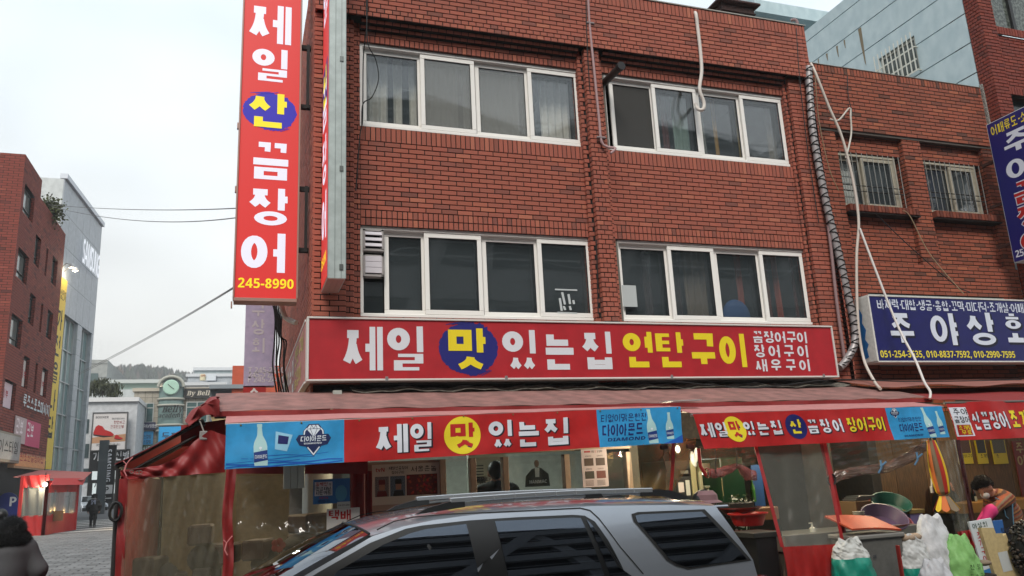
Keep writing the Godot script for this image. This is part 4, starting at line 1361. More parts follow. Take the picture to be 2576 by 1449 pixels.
func left_brick_building():
	var X = -10.0
	var t = thing("sloping_brick_building", "brick building with tall narrow windows standing across the lane", "building")
	var bs = brickset(Color(0.56, 0.265, 0.215), Color(0.37, 0.19, 0.165), Color(0.15, 0.11, 0.10), 0.125, 0.42, 0.022, 0.012)
	var zA = pxp(65, 385, X).z; var zB = pxp(165, 589, X).z
	var top = pxp(66, 390, X).y; var low = pxp(165, 589, X).y
	var zS = pxp(107, 446, X).z
	var op = []
	var bigs = [[16.37, 17.85], [12.95, 14.46], [9.45, 11.0], [6.3, 7.75]]
	for r in bigs: op.append([-34.45, -36.6, r[0], r[1]])
	for r in [[14.5, 16.15], [11.1, 12.75], [7.7, 9.3]]:
		op.append([-37.55, -38.8, r[0], r[1]]); op.append([-40.15, -40.65, r[0], r[1]]); op.append([-41.85, -43.25, r[0], r[1]])
	var k = 10.0 / 11.0
	var hs = []
	var rects = []
	for o in op:
		var za = 10 - (10 - o[0]) * k; var zb = 10 - (10 - o[1]) * k; var ya = 1.8 + (o[2] - 1.8) * k; var yb = 1.8 + (o[3] - 1.8) * k
		hs.append([za - zA, ya - 3.9, zb - zA, yb - 3.9]); rects.append([za, zb, ya, yb])
	var H1 = []
	for h in hs: H1.append([-h[0], h[1], -h[2], h[3]])
	wall(bs, Vector3(X, 3.9, zA), -Z3, Y3, zA - zB, low - 3.9, "run", H1)
	wall(bs, Vector3(X, low, zA), -Z3, Y3, zA - zS, top - low, "run", [[-hs[0][0], hs[0][1] + 3.9 - low, -hs[0][2], hs[0][3] + 3.9 - low]])
	wall(bs, Vector3(X - 1.05, 3.9, zA), X3, Y3, 1.05, top - 3.9, "run")
	for r in rects:
		wall(bs, Vector3(X - 0.25, r[2], r[1]), X3, Y3, 0.25, r[3] - r[2], "header")
	laid(bs, t, 300)
	var m = mb()
	for r in rects:
		m = mb()
		m.bb(Vector3(X - 0.22, r[2] + 0.05, r[1] + 0.05), Vector3(X - 0.20, r[3] - 0.05, r[0] - 0.05))
		var w = part("window", m, mat(Color(0.40, 0.43, 0.42), 0.08), t)
		m = mb()
		var th = 0.07
		m.bb(Vector3(X - 0.24, r[2], r[1]), Vector3(X - 0.16, r[2] + th, r[0])); m.bb(Vector3(X - 0.24, r[3] - th, r[1]), Vector3(X - 0.16, r[3], r[0]))
		m.bb(Vector3(X - 0.24, r[2] + th, r[1]), Vector3(X - 0.16, r[3] - th, r[1] + th)); m.bb(Vector3(X - 0.24, r[2] + th, r[0] - th), Vector3(X - 0.16, r[3] - th, r[0]))
		m.bb(Vector3(X - 0.19, r[2] + 0.28 * (r[3] - r[2]), r[1] + th), Vector3(X - 0.15, r[2] + 0.28 * (r[3] - r[2]) + 0.06, r[0] - th))
		part("frame", m, mat(Color(0.07, 0.06, 0.06), 0.5), w)
	m = mb()
	m.bb(Vector3(X - 8.0, 0.2, zB), Vector3(X - 0.26, low - 0.05, zA - 0.05))
	m.bb(Vector3(X - 8.0, low - 0.049, zS), Vector3(X - 0.26, top - 0.05, zA - 0.05))
	part("wall", m, mat(Color(0.25, 0.17, 0.15), 0.9), t)
	m = mb()
	m.bb(Vector3(X - 8.0, 3.9, zA - 0.3), Vector3(X - 1.06, top - 0.05, zA - 0.02))
	part("concrete_bay", m, mat(Color(0.66, 0.63, 0.55), 0.9, 0.0, "soft", 2.0), t)
	m = mb()
	m.bb(Vector3(X - 8.0, 0.2, zA - 0.02), Vector3(X + 0.02, 3.89, zA + 0.0)); m.bb(Vector3(X - 0.2, 0.2, zB), Vector3(X + 0.02, 3.89, zA - 0.021))
	part("ground_floor", m, mat(Color(0.11, 0.10, 0.10), 0.8), t)
	for i in [3, 10, 12]:
		if i < rects.size():
			var r = rects[i]
			m = mb()
			m.bb(Vector3(X - 0.145, r[2] + 0.1, r[1] + 0.12), Vector3(X - 0.14, r[3] - 0.1, r[0] - 0.12))
			part("window_poster", m, mat([Color(0.75, 0.72, 0.70), Color(0.8, 0.72, 0.75)][i % 2], 0.6), t)
			m = mb()
			hangul(m, "피부", 0.25, 0.5, 0.45, 0.4, 0.08, 0.16, plane(Vector3(X - 0.139, r[2], r[0]), -Z3, Y3), 0.004)
			stuff(part("poster_print", m, mat(Color(0.62, 0.12, 0.16), 0.6), t))
	for q in [[68, 1055, 98, 1128, Color(0.72, 0.16, 0.36)], [40, 1045, 62, 1118, Color(0.70, 0.62, 0.62)]]:
		var a = pxp(q[0], q[1], X + 0.05); var b = pxp(q[2], q[3], X + 0.05)
		m = mb()
		m.bb(Vector3(X + 0.021, b.y, b.z), Vector3(X + 0.05, a.y, a.z))
		part("poster_board", m, mat(q[4], 0.5), t)
		m = mb()
		hangul(m, "관보", 0.2, (a.y - b.y) * 0.35, 0.6, 0.7, 0.1, 0.16, plane(Vector3(X + 0.05, b.y, a.z), -Z3, Y3), 0.004)
		stuff(part("poster_print", m, mat(Color(0.9, 0.85, 0.86), 0.5), t))
	m = big(t, mat(Color(0.75, 0.80, 0.82), 0.4))
	var a2 = pxp(57, 1010, X + 0.1); var b2 = pxp(124, 1032, X + 0.1)
	var dz = (a2.z - b2.z)
	hangul(m, "루즈스포츠마사지", 0.0, 0.0, dz / 8.8, 0.62, dz / 90.0, 0.16, plane(Vector3(X + 0.12, (a2.y + b2.y) / 2 - 0.3, a2.z), -Z3, Y3), 0.0)

	var s1 = thing("yellow_shop_sign", "orange and yellow restaurant sign over the small red tent", "sign")
	var a = pxp(42, 1128, X + 0.3); var b = pxp(112, 1180, X + 0.3)
	m = mb()
	m.bb(Vector3(X + 0.03, b.y, b.z), Vector3(X + 0.3, a.y - 0.25, a.z))
	part("face", m, mat(Color(0.86, 0.58, 0.36), 0.5, 0.0, "soft", 1.2), s1)
	m = mb()
	m.bb(Vector3(X + 0.02, b.y - 0.08, b.z - 0.08), Vector3(X + 0.27, a.y - 0.17, a.z + 0.08))
	part("frame", m, mat(Color(0.70, 0.55, 0.42), 0.5), s1)
	m = big(s1, mat(Color(0.62, 0.10, 0.10), 0.5))
	var L = a.z - b.z
	hangul(m, "원조산꼼장어집", L * 0.12, 0.25, L / 9.5, (a.y - b.y) * 0.45, L / 90.0, 0.17, plane(Vector3(X + 0.3, b.y, a.z), -Z3, Y3), 0.004)
	var s2 = thing("white_shop_sign", "pale shop sign with black brush lettering beside the orange sign", "sign")
	a = pxp(-6, 1080, X + 0.6); b = pxp(48, 1160, X + 0.6)
	m = mb()
	m.bb(Vector3(X + 0.03, b.y, b.z), Vector3(X + 0.6, a.y - 0.1, a.z))
	part("face", m, mat(Color(0.60, 0.60, 0.585), 0.6, 0.0, "soft", 1.2), s2)
	m = mb()
	m.bb(Vector3(X + 0.02, b.y - 0.1, b.z - 0.1), Vector3(X + 0.57, a.y, a.z + 0.1))
	part("frame", m, mat(Color(0.50, 0.47, 0.42), 0.6), s2)
	L = a.z - b.z
	m = big(s2, mat(Color(0.08, 0.08, 0.08), 0.6))
	hangul(m, "이스타일", L * 0.1, (a.y - b.y) * 0.25, L / 5.4, (a.y - b.y) * 0.45, L / 50.0, 0.12, plane(Vector3(X + 0.6, b.y, a.z), -Z3, Y3), 0.004)
	var tr = thing("roof_shrub", "leafy shrub growing on the step of the brick roof", "shrub")
	var c = Vector3(X - 0.4, low + 0.2, 0)
	var p = pxp(126, 532, X - 0.2)
	tr.position = p + Vector3(0, -1.0, 0)
	leafy(tr, Vector3(0, 1.0, 0), Vector3(0.9, 1.0, 1.0), 900, 0.16, Color(0.25, 0.27, 0.12), 17, 1.0)

# foliage: leaf-sized faces in clumps through the crown, with a trunk and limbs
func leafy(t, c, r, count, leaf, col, sd, trunk_h, spiky = false):
	var rr = RandomNumberGenerator.new()
	rr.seed = sd
	var tm = mb()
	tm.tube([c + Vector3(0, -trunk_h, 0), c + Vector3(0.04, -trunk_h * 0.4, 0.02), c + Vector3(0, r.y * 0.5, 0)], [0.07 * r.y, 0.05 * r.y, 0.015], 7)
	var m = mbc()
	var clumps = []
	for k in 26:
		var d = Vector3(rr.randf_range(-1, 1), rr.randf_range(-0.8, 1), rr.randf_range(-1, 1)).normalized() * pow(rr.randf(), 0.4) * rr.randf_range(0.75, 1.1)
		clumps.append(c + d * r)
		tm.tube([c + Vector3(0, -r.y * 0.3, 0), c + d * r * 0.5 + Vector3(0, -0.05, 0), c + d * r], [0.03 * r.y, 0.018 * r.y, 0.006], 5)
	for i in count:
		var k = clumps[rr.randi() % clumps.size()]
		var p = k + Vector3(rr.randfn(), rr.randfn(), rr.randfn()) * r * 0.17
		var b = Basis.from_euler(Vector3(rr.randf_range(-1.2, 1.2), rr.randf_range(0, TAU), rr.randf_range(-1.2, 1.2)))
		if spiky: b = Basis.from_euler(Vector3(rr.randf_range(-0.5, 0.5), rr.randf_range(0, TAU), rr.randf_range(-0.5, 0.5)))
		var L = leaf * rr.randf_range(0.6, 1.3)
		m.col = lin(col * rr.randf_range(0.75, 1.25))
		var up = (b.y if spiky else b.x) * L
		var sd2 = b.z * L * (0.16 if spiky else 0.42)
		m.quad(p - up * 0.5, p + sd2, p + up * 0.5, p - sd2)
	part("trunk", tm, mat(Color(0.25, 0.2, 0.16), 0.9), t)
	stuff(part("crown", m, vmat(0.7), t))

func samsung_building():
	var t = thing("electronics_store_building", "tall pale grey panel building with white raised letters near its roof", "building")
	var p0 = Vector3(-10.35, 0, -40.0); var p1 = Vector3(-9.68, 0, -49.2)
	var d = (p1 - p0).normalized()
	var L = (p1 - p0).length()
	var nn = Vector3(-d.z, 0, d.x)
	if nn.x < 0: nn = -nn
	var H = 1.8 + 0.371 * 50.0
	var P = func(s, y, o): return p0 + d * s + Vector3(0, y, 0) + nn * o
	var panel = mat(Color(0.66, 0.685, 0.71), 0.45, 0.1, "soft", 3.0)
	var bs = Basis(d, Y3, nn)
	for i in 6:
		for j in 4:
			var s0 = L * i / 6.0; var y0 = 12.6 + (H - 12.6) * j / 4.0
			var m = mb()
			m.box(P.call(s0 + L / 12.0, y0 + (H - 12.6) / 8.0, -0.1), Vector3(L / 6.0 - 0.02, (H - 12.6) / 4.0 - 0.02, 0.2), bs)
			part("panel", m, panel, t)
	var piers = [0.0, 0.22, 0.55, 0.68, 1.0]
	for i in 12:
		var y0 = 1.0 + i * 0.965
		for q in [[0.0, 0.23], [0.57, 0.68], [0.94, 1.0]]:
			var m = mb()
			m.box(P.call(L * (q[0] + q[1]) / 2, y0 + 0.48, -0.1), Vector3(L * (q[1] - q[0]) - 0.02, 0.945, 0.2), bs)
			part("panel", m, panel, t)
		for q in [[0.23, 0.57, 3], [0.68, 0.94, 2]]:
			for k in q[2]:
				var a = lerp(q[0], q[1], float(k) / q[2]); var b = lerp(q[0], q[1], float(k + 1) / q[2])
				if i % 2 == 0:
					var m = mb()
					m.box(P.call(L * (a + b) / 2, y0 + 0.96, -0.3), Vector3(L * (b - a) - 0.06, 1.88, 0.02), bs)
					part("pane", m, mat([Color(0.50, 0.58, 0.57), Color(0.58, 0.66, 0.65), Color(0.42, 0.52, 0.52)][(i + k) % 3], 0.06), t)
	var m = mb()
	for k in 7: m.box(P.call(L * 0.6, 1.0 + k * 1.93, -0.26), Vector3(L * 0.76, 0.07, 0.1), bs)
	for q in [0.23, 0.343, 0.456, 0.57, 0.68, 0.81, 0.94]: m.box(P.call(L * q, 6.8, -0.24), Vector3(0.07, 11.5, 0.1), bs)
	part("mullion", m, mat(Color(0.66, 0.68, 0.69), 0.4, 0.3), t)
	m = mb()
	m.box(P.call(L / 2, H / 2, -3.4), Vector3(L, H - 0.1, 6.0), bs)
	part("core", m, mat(Color(0.45, 0.47, 0.48), 0.8), t)
	m = mb()
	m.box(P.call(L / 2, H + 0.15, -0.05), Vector3(L + 0.1, 0.3, 0.4), bs)
	part("roof_edge", m, mat(Color(0.74, 0.76, 0.79), 0.4, 0.2), t)
	for j in 9:
		m = mb()
		m.bb(Vector3(-17.0, H - 1.9 * (j + 1), -40.12), Vector3(-10.40, H - 1.9 * j - 0.03, -39.98))
		part("panel", m, mat(Color(0.76, 0.78, 0.78), 0.5, 0.0, "soft", 3.0), t)
	var mp = func(x, y, o): return P.call(x, y, o)
	var lit = glow(Color(0.95, 0.97, 1.0), 0.25, Color(0.85, 0.86, 0.88))
	var s = 0.0
	var pos = 1.0 * L * 0.42
	var w0 = latin(mb(), "SAMSUNG", 0, 0, 1.55, mp, 0)
	latin_parts(t, lit, "SAMSUNG", L * 0.44, 16.35, 1.55, mp, 0.25, L * 0.52 / w0, 0.04)
	var by = thing("yellow_banner", "tall yellow banner with black lettering on the store's near edge", "banner")
	m = mb()
	m.box(P.call(L * 0.11, 9.0, 0.08), Vector3(L * 0.18, 11.0, 0.06), bs)
	part("cloth", m, mat(Color(0.86, 0.74, 0.28), 0.6), by)
	var k2 = 0
	for ch in "가전을나답":
		hangul(big(by, mat(Color(0.07, 0.07, 0.07), 0.6)), ch, L * 0.045, 11.4 - k2 * 1.55, 1.1, 1.2, 0, 0.15, mp, 0.115)
		k2 += 1
	m = mb()
	hangul(m, "삼성전자", L * 0.03, 13.2, 0.36, 0.6, 0.04, 0.13, mp, 0.115)
	stuff(part("small_lettering", m, mat(Color(0.1, 0.1, 0.1), 0.6), by))
	for q in [0.07, 0.15]:
		var lp = thing("banner_lamp", "small lit spotlight above the yellow banner, " + ("next to the brick building" if q < 0.1 else "next to the raised letters"), "lamp")
		var c = P.call(L * q, 15.2, 0.6)
		m = mb()
		m.tube([P.call(L * q, 15.0, 0.02), P.call(L * q, 15.3, 0.3), c], 0.03, 6)
		part("arm", m, mat(Color(0.5, 0.5, 0.5), 0.5, 0.5), lp)
		m = mb()
		m.lathe([Vector2(0.05, 0.1), Vector2(0.16, 0.0), Vector2(0.18, -0.16)], c, Basis(), 12)
		part("shade", m, mat(Color(0.7, 0.7, 0.7), 0.4, 0.4), lp)
		m = mb()
		m.ell(c + Vector3(0, -0.12, 0), Vector3(0.12, 0.08, 0.12))
		part("bulb", m, glow(Color(1.0, 0.95, 0.82), 2.5), lp)
		var ol = OmniLight3D.new()
		ol.light_color = Color(1.0, 0.93, 0.8); ol.light_energy = 0.8; ol.light_size = 0.1; ol.omni_range = 8.0; ol.omni_attenuation = 2.0; ol.shadow_enabled = true
		lp.add_child(ol)
		ol.position = c + Vector3(0, -0.25, 0)

func far_buildings():
	var t = thing("grey_office_block", "plain grey office block behind the glass store", "building")
	var a = pz(215, 905, -92); var b = pz(258, 1090, -92)
	var m = mb()
	m.bb(Vector3(a.x - 5, 0, -110), Vector3(b.x, a.y, -92))
	part("wall", m, mat(Color(0.58, 0.59, 0.58), 0.85, 0.0, "soft", 4.0), t)
	for r in 5:
		for c in 3:
			m = mb()
			var x = b.x - 1.4 - c * 2.4; var y = a.y - 2.0 - r * 3.0
			m.bb(Vector3(x - 0.6, y - 1.0, -91.98), Vector3(x + 0.5, y + 0.4, -91.9))
			part("window", m, mat(Color(0.30, 0.36, 0.36), 0.15), t)
	m = mb()
	for r in 7: m.bb(Vector3(a.x - 5, a.y - 0.5 - r * 1.6, -91.985), Vector3(b.x, a.y - 0.44 - r * 1.6, -91.96))
	part("joint", m, mat(Color(0.40, 0.41, 0.41), 0.9), t)
	t = thing("white_corner_building", "white building carrying the shoe billboard and a roof pine", "building")
	var z = -64.0
	a = pz(205, 1012, z); b = pz(335, 1040, z)
	m = mb()
	m.bb(Vector3(a.x, 0, z - 14), Vector3(b.x + 0.3, a.y, z))
	part("wall", m, mat(Color(0.74, 0.75, 0.76), 0.8, 0.0, "soft", 3.0), t)
	m = mb()
	m.bb(Vector3(a.x - 0.2, a.y, z - 14), Vector3(b.x + 0.4, a.y + 0.35, z + 0.25))
	part("roof_edge", m, mat(Color(0.80, 0.80, 0.80), 0.8), t)
	a = pz(228, 1133, z); b = pz(318, 1290, z)
	m = mb()
	m.bb(Vector3(a.x, b.y - 1.0, z + 0.02), Vector3(b.x, a.y, z + 0.3))
	part("shop_front", m, mat(Color(0.05, 0.05, 0.055), 0.4), t)
	var wl = glow(Color(0.9, 0.95, 0.95), 0.1, Color(0.8, 0.83, 0.83))
	for q in [[232, 1186, 312, 1204], [233, 1216, 316, 1240]]:
		m = mb()
		var c0 = pz(q[0], q[1], z + 0.35); var c1 = pz(q[2], q[3], z + 0.35)
		m.bb(Vector3(c0.x, c1.y, z + 0.3), Vector3(c1.x, c0.y, z + 0.36))
		part("lit_panel", m, wl, t)
	var q0 = pz(232, 1160, z + 0.35)
	hangul(big(t, mat(Color(0.85, 0.85, 0.86), 0.5)), "기능성신발", q0.x, q0.y, 0.50, 0.72, 0.06, 0.16, flat(z + 0.31), 0.01)
	m = mb()
	q0 = pz(234, 1213, z)
	hangul(m, "기능성신발맞춤", q0.x + 0.1, q0.y - 0.5, 0.36, 0.55, 0.05, 0.16, flat(z + 0.36), 0.01)
	stuff(part("small_lettering", m, mat(Color(0.15, 0.16, 0.18), 0.5), t))
	for r in 3:
		m = mb()
		var c0 = pz(208, 1055 + r * 62, z + 0.02); var c1 = pz(222, 1090 + r * 62, z + 0.02)
		m.bb(Vector3(c0.x, c1.y, z + 0.005), Vector3(c1.x, c0.y, z + 0.05))
		part("window", m, mat(Color(0.25, 0.30, 0.31), 0.1), t)
	var bb = thing("shoe_billboard", "billboard with a red shoe and korean lettering on the white building", "billboard")
	a = pz(236, 1040, z + 0.8); b = pz(314, 1130, z + 0.8)
	var W = b.x - a.x; var H = a.y - b.y
	m = mb()
	m.bb(Vector3(a.x, b.y, z + 0.5), Vector3(b.x, a.y, z + 0.8))
	part("face", m, mat(Color(0.80, 0.78, 0.77), 0.5), bb)
	m = mb()
	for q in [[-0.08, -0.08, W + 0.08, 0.0], [-0.08, H, W + 0.08, H + 0.08], [-0.08, 0, 0.0, H], [W, 0, W + 0.08, H]]:
		m.bb(Vector3(a.x + q[0], b.y + q[1], z + 0.48), Vector3(a.x + q[2], b.y + q[3], z + 0.86))
	part("frame", m, mat(Color(0.3, 0.3, 0.3), 0.5), bb)
	var mp = plane(Vector3(a.x, b.y, z + 0.8), X3, Y3)
	m = mb()
	m.poly([V2(0, H * 0.18), V2(W, H * 0.22), V2(W, H * 0.42), V2(0.0, H * 0.34)], mp, 0.01)
	part("print_floor", m, mat(Color(0.70, 0.52, 0.38), 0.5), bb)
	var shoe = func(x, y, s):
		var sm = mb()
		var up = [V2(0.0, 0.25), V2(0.1, 0.62), V2(0.22, 0.72), V2(0.42, 0.64), V2(0.55, 0.42), V2(0.85, 0.28), V2(1.0, 0.12), V2(0.95, 0.02), V2(0.5, 0.06), V2(0.05, 0.15)]
		var pp = []
		for e in up: pp.append(V2(x + e.x * s, y + e.y * s * 0.85))
		sm.poly(pp, mp, 0.02)
		part("print_shoe", sm, mat(Color(0.68, 0.09, 0.08), 0.4), bb)
		sm = mb()
		pp = []
		for e in [V2(0.0, 0.25), V2(0.05, 0.15), V2(0.5, 0.06), V2(0.95, 0.02), V2(1.0, 0.0), V2(0.5, -0.05), V2(0.02, 0.08)]: pp.append(V2(x + e.x * s, y + e.y * s * 0.85))
		sm.poly(pp, mp, 0.024)
		part("print_sole", sm, mat(Color(0.12, 0.10, 0.10), 0.4), bb)
	shoe.call(0.06, H * 0.36, W * 0.62)
	shoe.call(W * 0.66, H * 0.27, W * 0.26)
	m = mb()
	hangul(m, "편안하고", W * 0.62, H * 0.70, W * 0.075, H * 0.085, W * 0.008, 0.13, mp, 0.01)
	hangul(m, "건강한신발", W * 0.52, H * 0.58, W * 0.075, H * 0.085, W * 0.008, 0.13, mp, 0.01)
	stuff(part("small_lettering", m, mat(Color(0.55, 0.12, 0.12), 0.5), bb))
	m = mb()
	latin(m, "BOONER", W * 0.06, H * 0.86, H * 0.06, mp, 0.01, 0.9, "Droid Serif")
	hangul(m, "걷는즐거움을선사하는", W * 0.55, H * 0.82, W * 0.036, H * 0.05, W * 0.003, 0.13, mp, 0.01)
	hangul(m, "대한민국대표 건강신발-보너", W * 0.14, H * 0.1, W * 0.05, H * 0.07, W * 0.005, 0.13, mp, 0.01)
	stuff(part("small_lettering", m, mat(Color(0.2, 0.2, 0.2), 0.5), bb))
	var tr = thing("roof_pine", "dark green pine standing on the white roof", "tree")
	var pb = pz(256, 1010, z - 3)
	tr.position = Vector3(pb.x, pb.y + 0.1, z - 3)
	leafy(tr, Vector3(0, 0.9, 0), Vector3(1.45, 0.85, 1.2), 1500, 0.36, Color(0.20, 0.215, 0.13), 23, 1.0, true)
	z = -70.0
	t = thing("clock_tower_building", "beige tiled building with a glazed clock tower at its corner", "building")
	a = pz(338, 985, z); b = pz(545, 975, z)
	var hh = a.y
	var beige = mat(Color(0.60, 0.575, 0.525), 0.8, 0.0, "soft", 2.0)
	m = mb()
	m.bb(Vector3(a.x, 0, z - 12), Vector3(b.x + 4.0, hh, z))
	part("wall", m, beige, t)
	m = mb()
	m.bb(Vector3(a.x - 0.15, hh, z - 12), Vector3(b.x + 4.0, hh + 0.3, z + 0.2))
	part("cornice", m, mat(Color(0.66, 0.63, 0.57), 0.8), t)
	m = mb()
	for r in 16: m.bb(Vector3(a.x, hh - 0.6 - r * 0.62, z + 0.004), Vector3(b.x + 4.0, hh - 0.56 - r * 0.62, z + 0.008))
	for c in 20: m.bb(Vector3(a.x + 0.3 + c * 0.62, 0, z + 0.01), Vector3(a.x + 0.34 + c * 0.62, hh, z + 0.014))
	stuff(part("tile_joint", m, mat(Color(0.40, 0.38, 0.34), 0.9), t))
	for q in [[352, 1015, 384, 1062], [470, 1012, 520, 1062], [352, 1085, 384, 1110]]:
		var c0 = pz(q[0], q[1], z); var c1 = pz(q[2], q[3], z)
		m = mb()
		m.bb(Vector3(c0.x, c1.y, z + 0.02), Vector3(c1.x, c0.y, z + 0.06))
		var w = part("window", m, mat(Color(0.22, 0.32, 0.32), 0.08), t)
		m = mb()
		for xx in [c0.x, (c0.x + c1.x) / 2, c1.x]: m.bb(Vector3(xx - 0.04, c1.y, z + 0.06), Vector3(xx + 0.04, c0.y, z + 0.1))
		for yy in [c1.y, lerp(c1.y, c0.y, 0.75), c0.y]: m.bb(Vector3(c0.x, yy - 0.04, z + 0.061), Vector3(c1.x, yy + 0.04, z + 0.099))
		part("frame", m, mat(Color(0.62, 0.64, 0.63), 0.5), w)
	var tc = pz(431, 1000, z); var tl = pz(400, 1000, z); var trr = pz(463, 1000, z)
	var R = (trr.x - tl.x) / 2
	var ytop = pz(431, 946, z + 1.2).y; var yspring = pz(431, 972, z + 1.2).y
	m = mb()
	var cx = tc.x
	m.grid(func(u, v):
		var an = PI * u
		return Vector3(cx - cos(an) * R, lerp(0.0, yspring, v), z + 0.05 + sin(an) * R * 0.7), 20, 1)
	part("tower_glass", m, mat(Color(0.42, 0.50, 0.49), 0.08), t)
	m = mb()
	var arch = []
	for i in 17:
		var an = PI * i / 16.0
		arch.append(V2(cx - cos(an) * R, yspring + sin(an) * (ytop - yspring)))
	m.poly(arch, flat(z + 0.05 + R * 0.7), 0.0, R * 0.7)
	part("arch_glass", m, mat(Color(0.30, 0.36, 0.37), 0.08), t)
	m = mb()
	var ap = []
	for e in arch: ap.append(Vector3(e.x, e.y, z + 0.1 + R * 0.7))
	m.tube(ap, 0.16, 6)
	for yy in [pz(431, 1002, z + 1).y, pz(431, 1018, z + 1).y, pz(431, 1068, z + 1).y, pz(431, 1082, z + 1).y]:
		var rp = []
		for i in 13:
			var an = PI * i / 12.0
			rp.append(Vector3(cx - cos(an) * (R + 0.04), yy, z + 0.05 + sin(an) * (R * 0.7 + 0.04)))
		m.tube(rp, 0.12, 6)
	part("tower_rib", m, mat(Color(0.60, 0.60, 0.56), 0.6), t)
	var ck = thing("tower_clock", "round pale green clock face inside the arched tower head", "clock")
	var cc = pz(432, 972, z + 1.6)
	m = mb()
	m.lathe([Vector2(0.0, 0.06), Vector2(0.62, 0.06), Vector2(0.70, 0.0)], Vector3(cx, cc.y, z + R * 0.7 + 0.2), Basis(Vector3.RIGHT, PI / 2), 28)
	part("dial", m, mat(Color(0.62, 0.75, 0.68), 0.5), ck)
	m = mb()
	var cz = z + R * 0.7 + 0.29
	m.box(Vector3(cx + 0.1, cc.y - 0.06, cz), Vector3(0.42, 0.05, 0.02), Basis(Z3, 2.5)); m.box(Vector3(cx - 0.12, cc.y + 0.13, cz), Vector3(0.42, 0.05, 0.02), Basis(Z3, 2.35))
	part("hand", m, mat(Color(0.12, 0.13, 0.12), 0.5), ck)
	var sg = thing("belly_sign", "black script sign By Belly on the beige tile wall", "sign")
	var bp = pz(470, 993, z)
	m = mb()
	m.bb(Vector3(bp.x - 0.2, bp.y - 0.35, z + 0.15), Vector3(bp.x + 2.1, bp.y + 0.55, z + 0.3))
	part("board", m, mat(Color(0.12, 0.115, 0.11), 0.5), sg)
	m = mb()
	latin(m, "By Belly", bp.x, bp.y - 0.1, 0.42, flat(z + 0.3), 0.01, 1.0, "Droid Serif", true, 0.2)
	stuff(part("lettering", m, mat(Color(0.75, 0.72, 0.66), 0.5), sg))
	m = mb()
	latin(m, "Belly", cx - 0.7, pz(431, 1037, z + 1).y, 0.6, flat(z + R * 0.7 + 0.2), 0.0, 0.85, "Droid Serif", true, 0.25)
	latin(m, "academy", cx - 0.95, pz(431, 1050, z + 1).y, 0.4, flat(z + R * 0.7 + 0.2), 0.0, 0.85, "Droid Serif", true, 0.25)
	latin(m, "231-1832", cx - 0.6, pz(431, 1080, z + 1).y, 0.3, flat(z + R * 0.7 + 0.2), 0.0, 0.85)
	stuff(part("tower_lettering", m, mat(Color(0.08, 0.08, 0.08), 0.5), t))
	sg = thing("navy_clinic_sign", "navy clinic sign with white lettering above blue window films", "sign")
	a = pz(343, 1064, z); b = pz(391, 1082, z)
	m = mb()
	m.bb(Vector3(a.x, b.y, z + 0.15), Vector3(b.x, a.y, z + 0.45))
	part("face", m, mat(Color(0.08, 0.10, 0.24), 0.5), sg)
	m = mb()
	hangul(m, "웰킨두피/탈모센터", a.x + 0.25, b.y + 0.2, 0.17, 0.3, 0.02, 0.16, flat(z + 0.45), 0.01)
	stuff(part("lettering", m, mat(Color(0.82, 0.82, 0.84), 0.5), sg))
	var blue = mat(Color(0.16, 0.58, 0.80), 0.4)
	for q in [[343, 1086, 384, 1118, "파워스컬링"], [400, 1074, 459, 1130, "두피"]]:
		sg = thing("blue_window_film", "bright blue printed film on the " + ("flat window beside the clock tower" if q[0] < 400 else "curved glass of the clock tower"), "window film")
		var zz = z + (0.2 if q[0] < 400 else R * 0.7 + 0.25)
		a = pz(q[0], q[1], zz); b = pz(q[2], q[3], zz)
		m = mb()
		m.bb(Vector3(a.x, b.y, zz - 0.05), Vector3(b.x, a.y, zz))
		part("film", m, blue, sg)
		m = mb()
		hangul(m, q[4], a.x + (b.x - a.x) * 0.12, lerp(b.y, a.y, 0.45), (b.x - a.x) * 0.72 / q[4].length(), (a.y - b.y) * 0.3, 0.02, 0.13, flat(zz), 0.01)
		hangul(m, q[4], a.x + (b.x - a.x) * 0.12, lerp(b.y, a.y, 0.08), (b.x - a.x) * 0.72 / q[4].length(), (a.y - b.y) * 0.26, 0.02, 0.13, flat(zz), 0.01)
		stuff(part("lettering", m, mat(Color(0.06, 0.10, 0.22), 0.5), sg))
	sg = thing("green_pharmacy_sign", "green shop sign with white lettering under the clinic films", "sign")
	a = pz(328, 1122, z); b = pz(400, 1145, z)
	m = mb()
	m.bb(Vector3(a.x, b.y, z + 0.1), Vector3(b.x, a.y, z + 0.5))
	part("face", m, mat(Color(0.06, 0.24, 0.13), 0.5), sg)
	m = mb()
	hangul(m, "차명현약국", a.x + 1.1, b.y + 0.3, 0.35, 0.5, 0.04, 0.14, flat(z + 0.5), 0.01)
	stuff(part("lettering", m, mat(Color(0.85, 0.86, 0.84), 0.5), sg))
	z = -88.0
	t = thing("white_hall_building", "long white building with a pale green roof house behind the clock tower", "building")
	a = pz(262, 985, z); b = pz(412, 985, z)
	m = mb()
	m.bb(Vector3(a.x - 3, 0, z - 10), Vector3(b.x + 1.0, pz(300, 980, z).y, z))
	part("wall", m, mat(Color(0.72, 0.74, 0.74), 0.8, 0.0, "soft", 4.0), t)
	m = mb()
	a = pz(264, 956, z); b = pz(330, 978, z)
	m.bb(Vector3(a.x + 0.3, b.y - 1, z - 8), Vector3(b.x + 4.2, a.y - 0.3, z - 1))
	part("roof_house", m, mat(Color(0.60, 0.67, 0.63), 0.8), t)
	m = mb()
	m.bb(Vector3(a.x - 0.1, a.y - 0.3, z - 8.4), Vector3(b.x + 4.8, a.y + 0.1, z - 0.4))
	part("roof_slab", m, mat(Color(0.70, 0.72, 0.71), 0.8), t)
	m = mb()
	a = pz(300, 1002, z); b = pz(337, 1030, z)
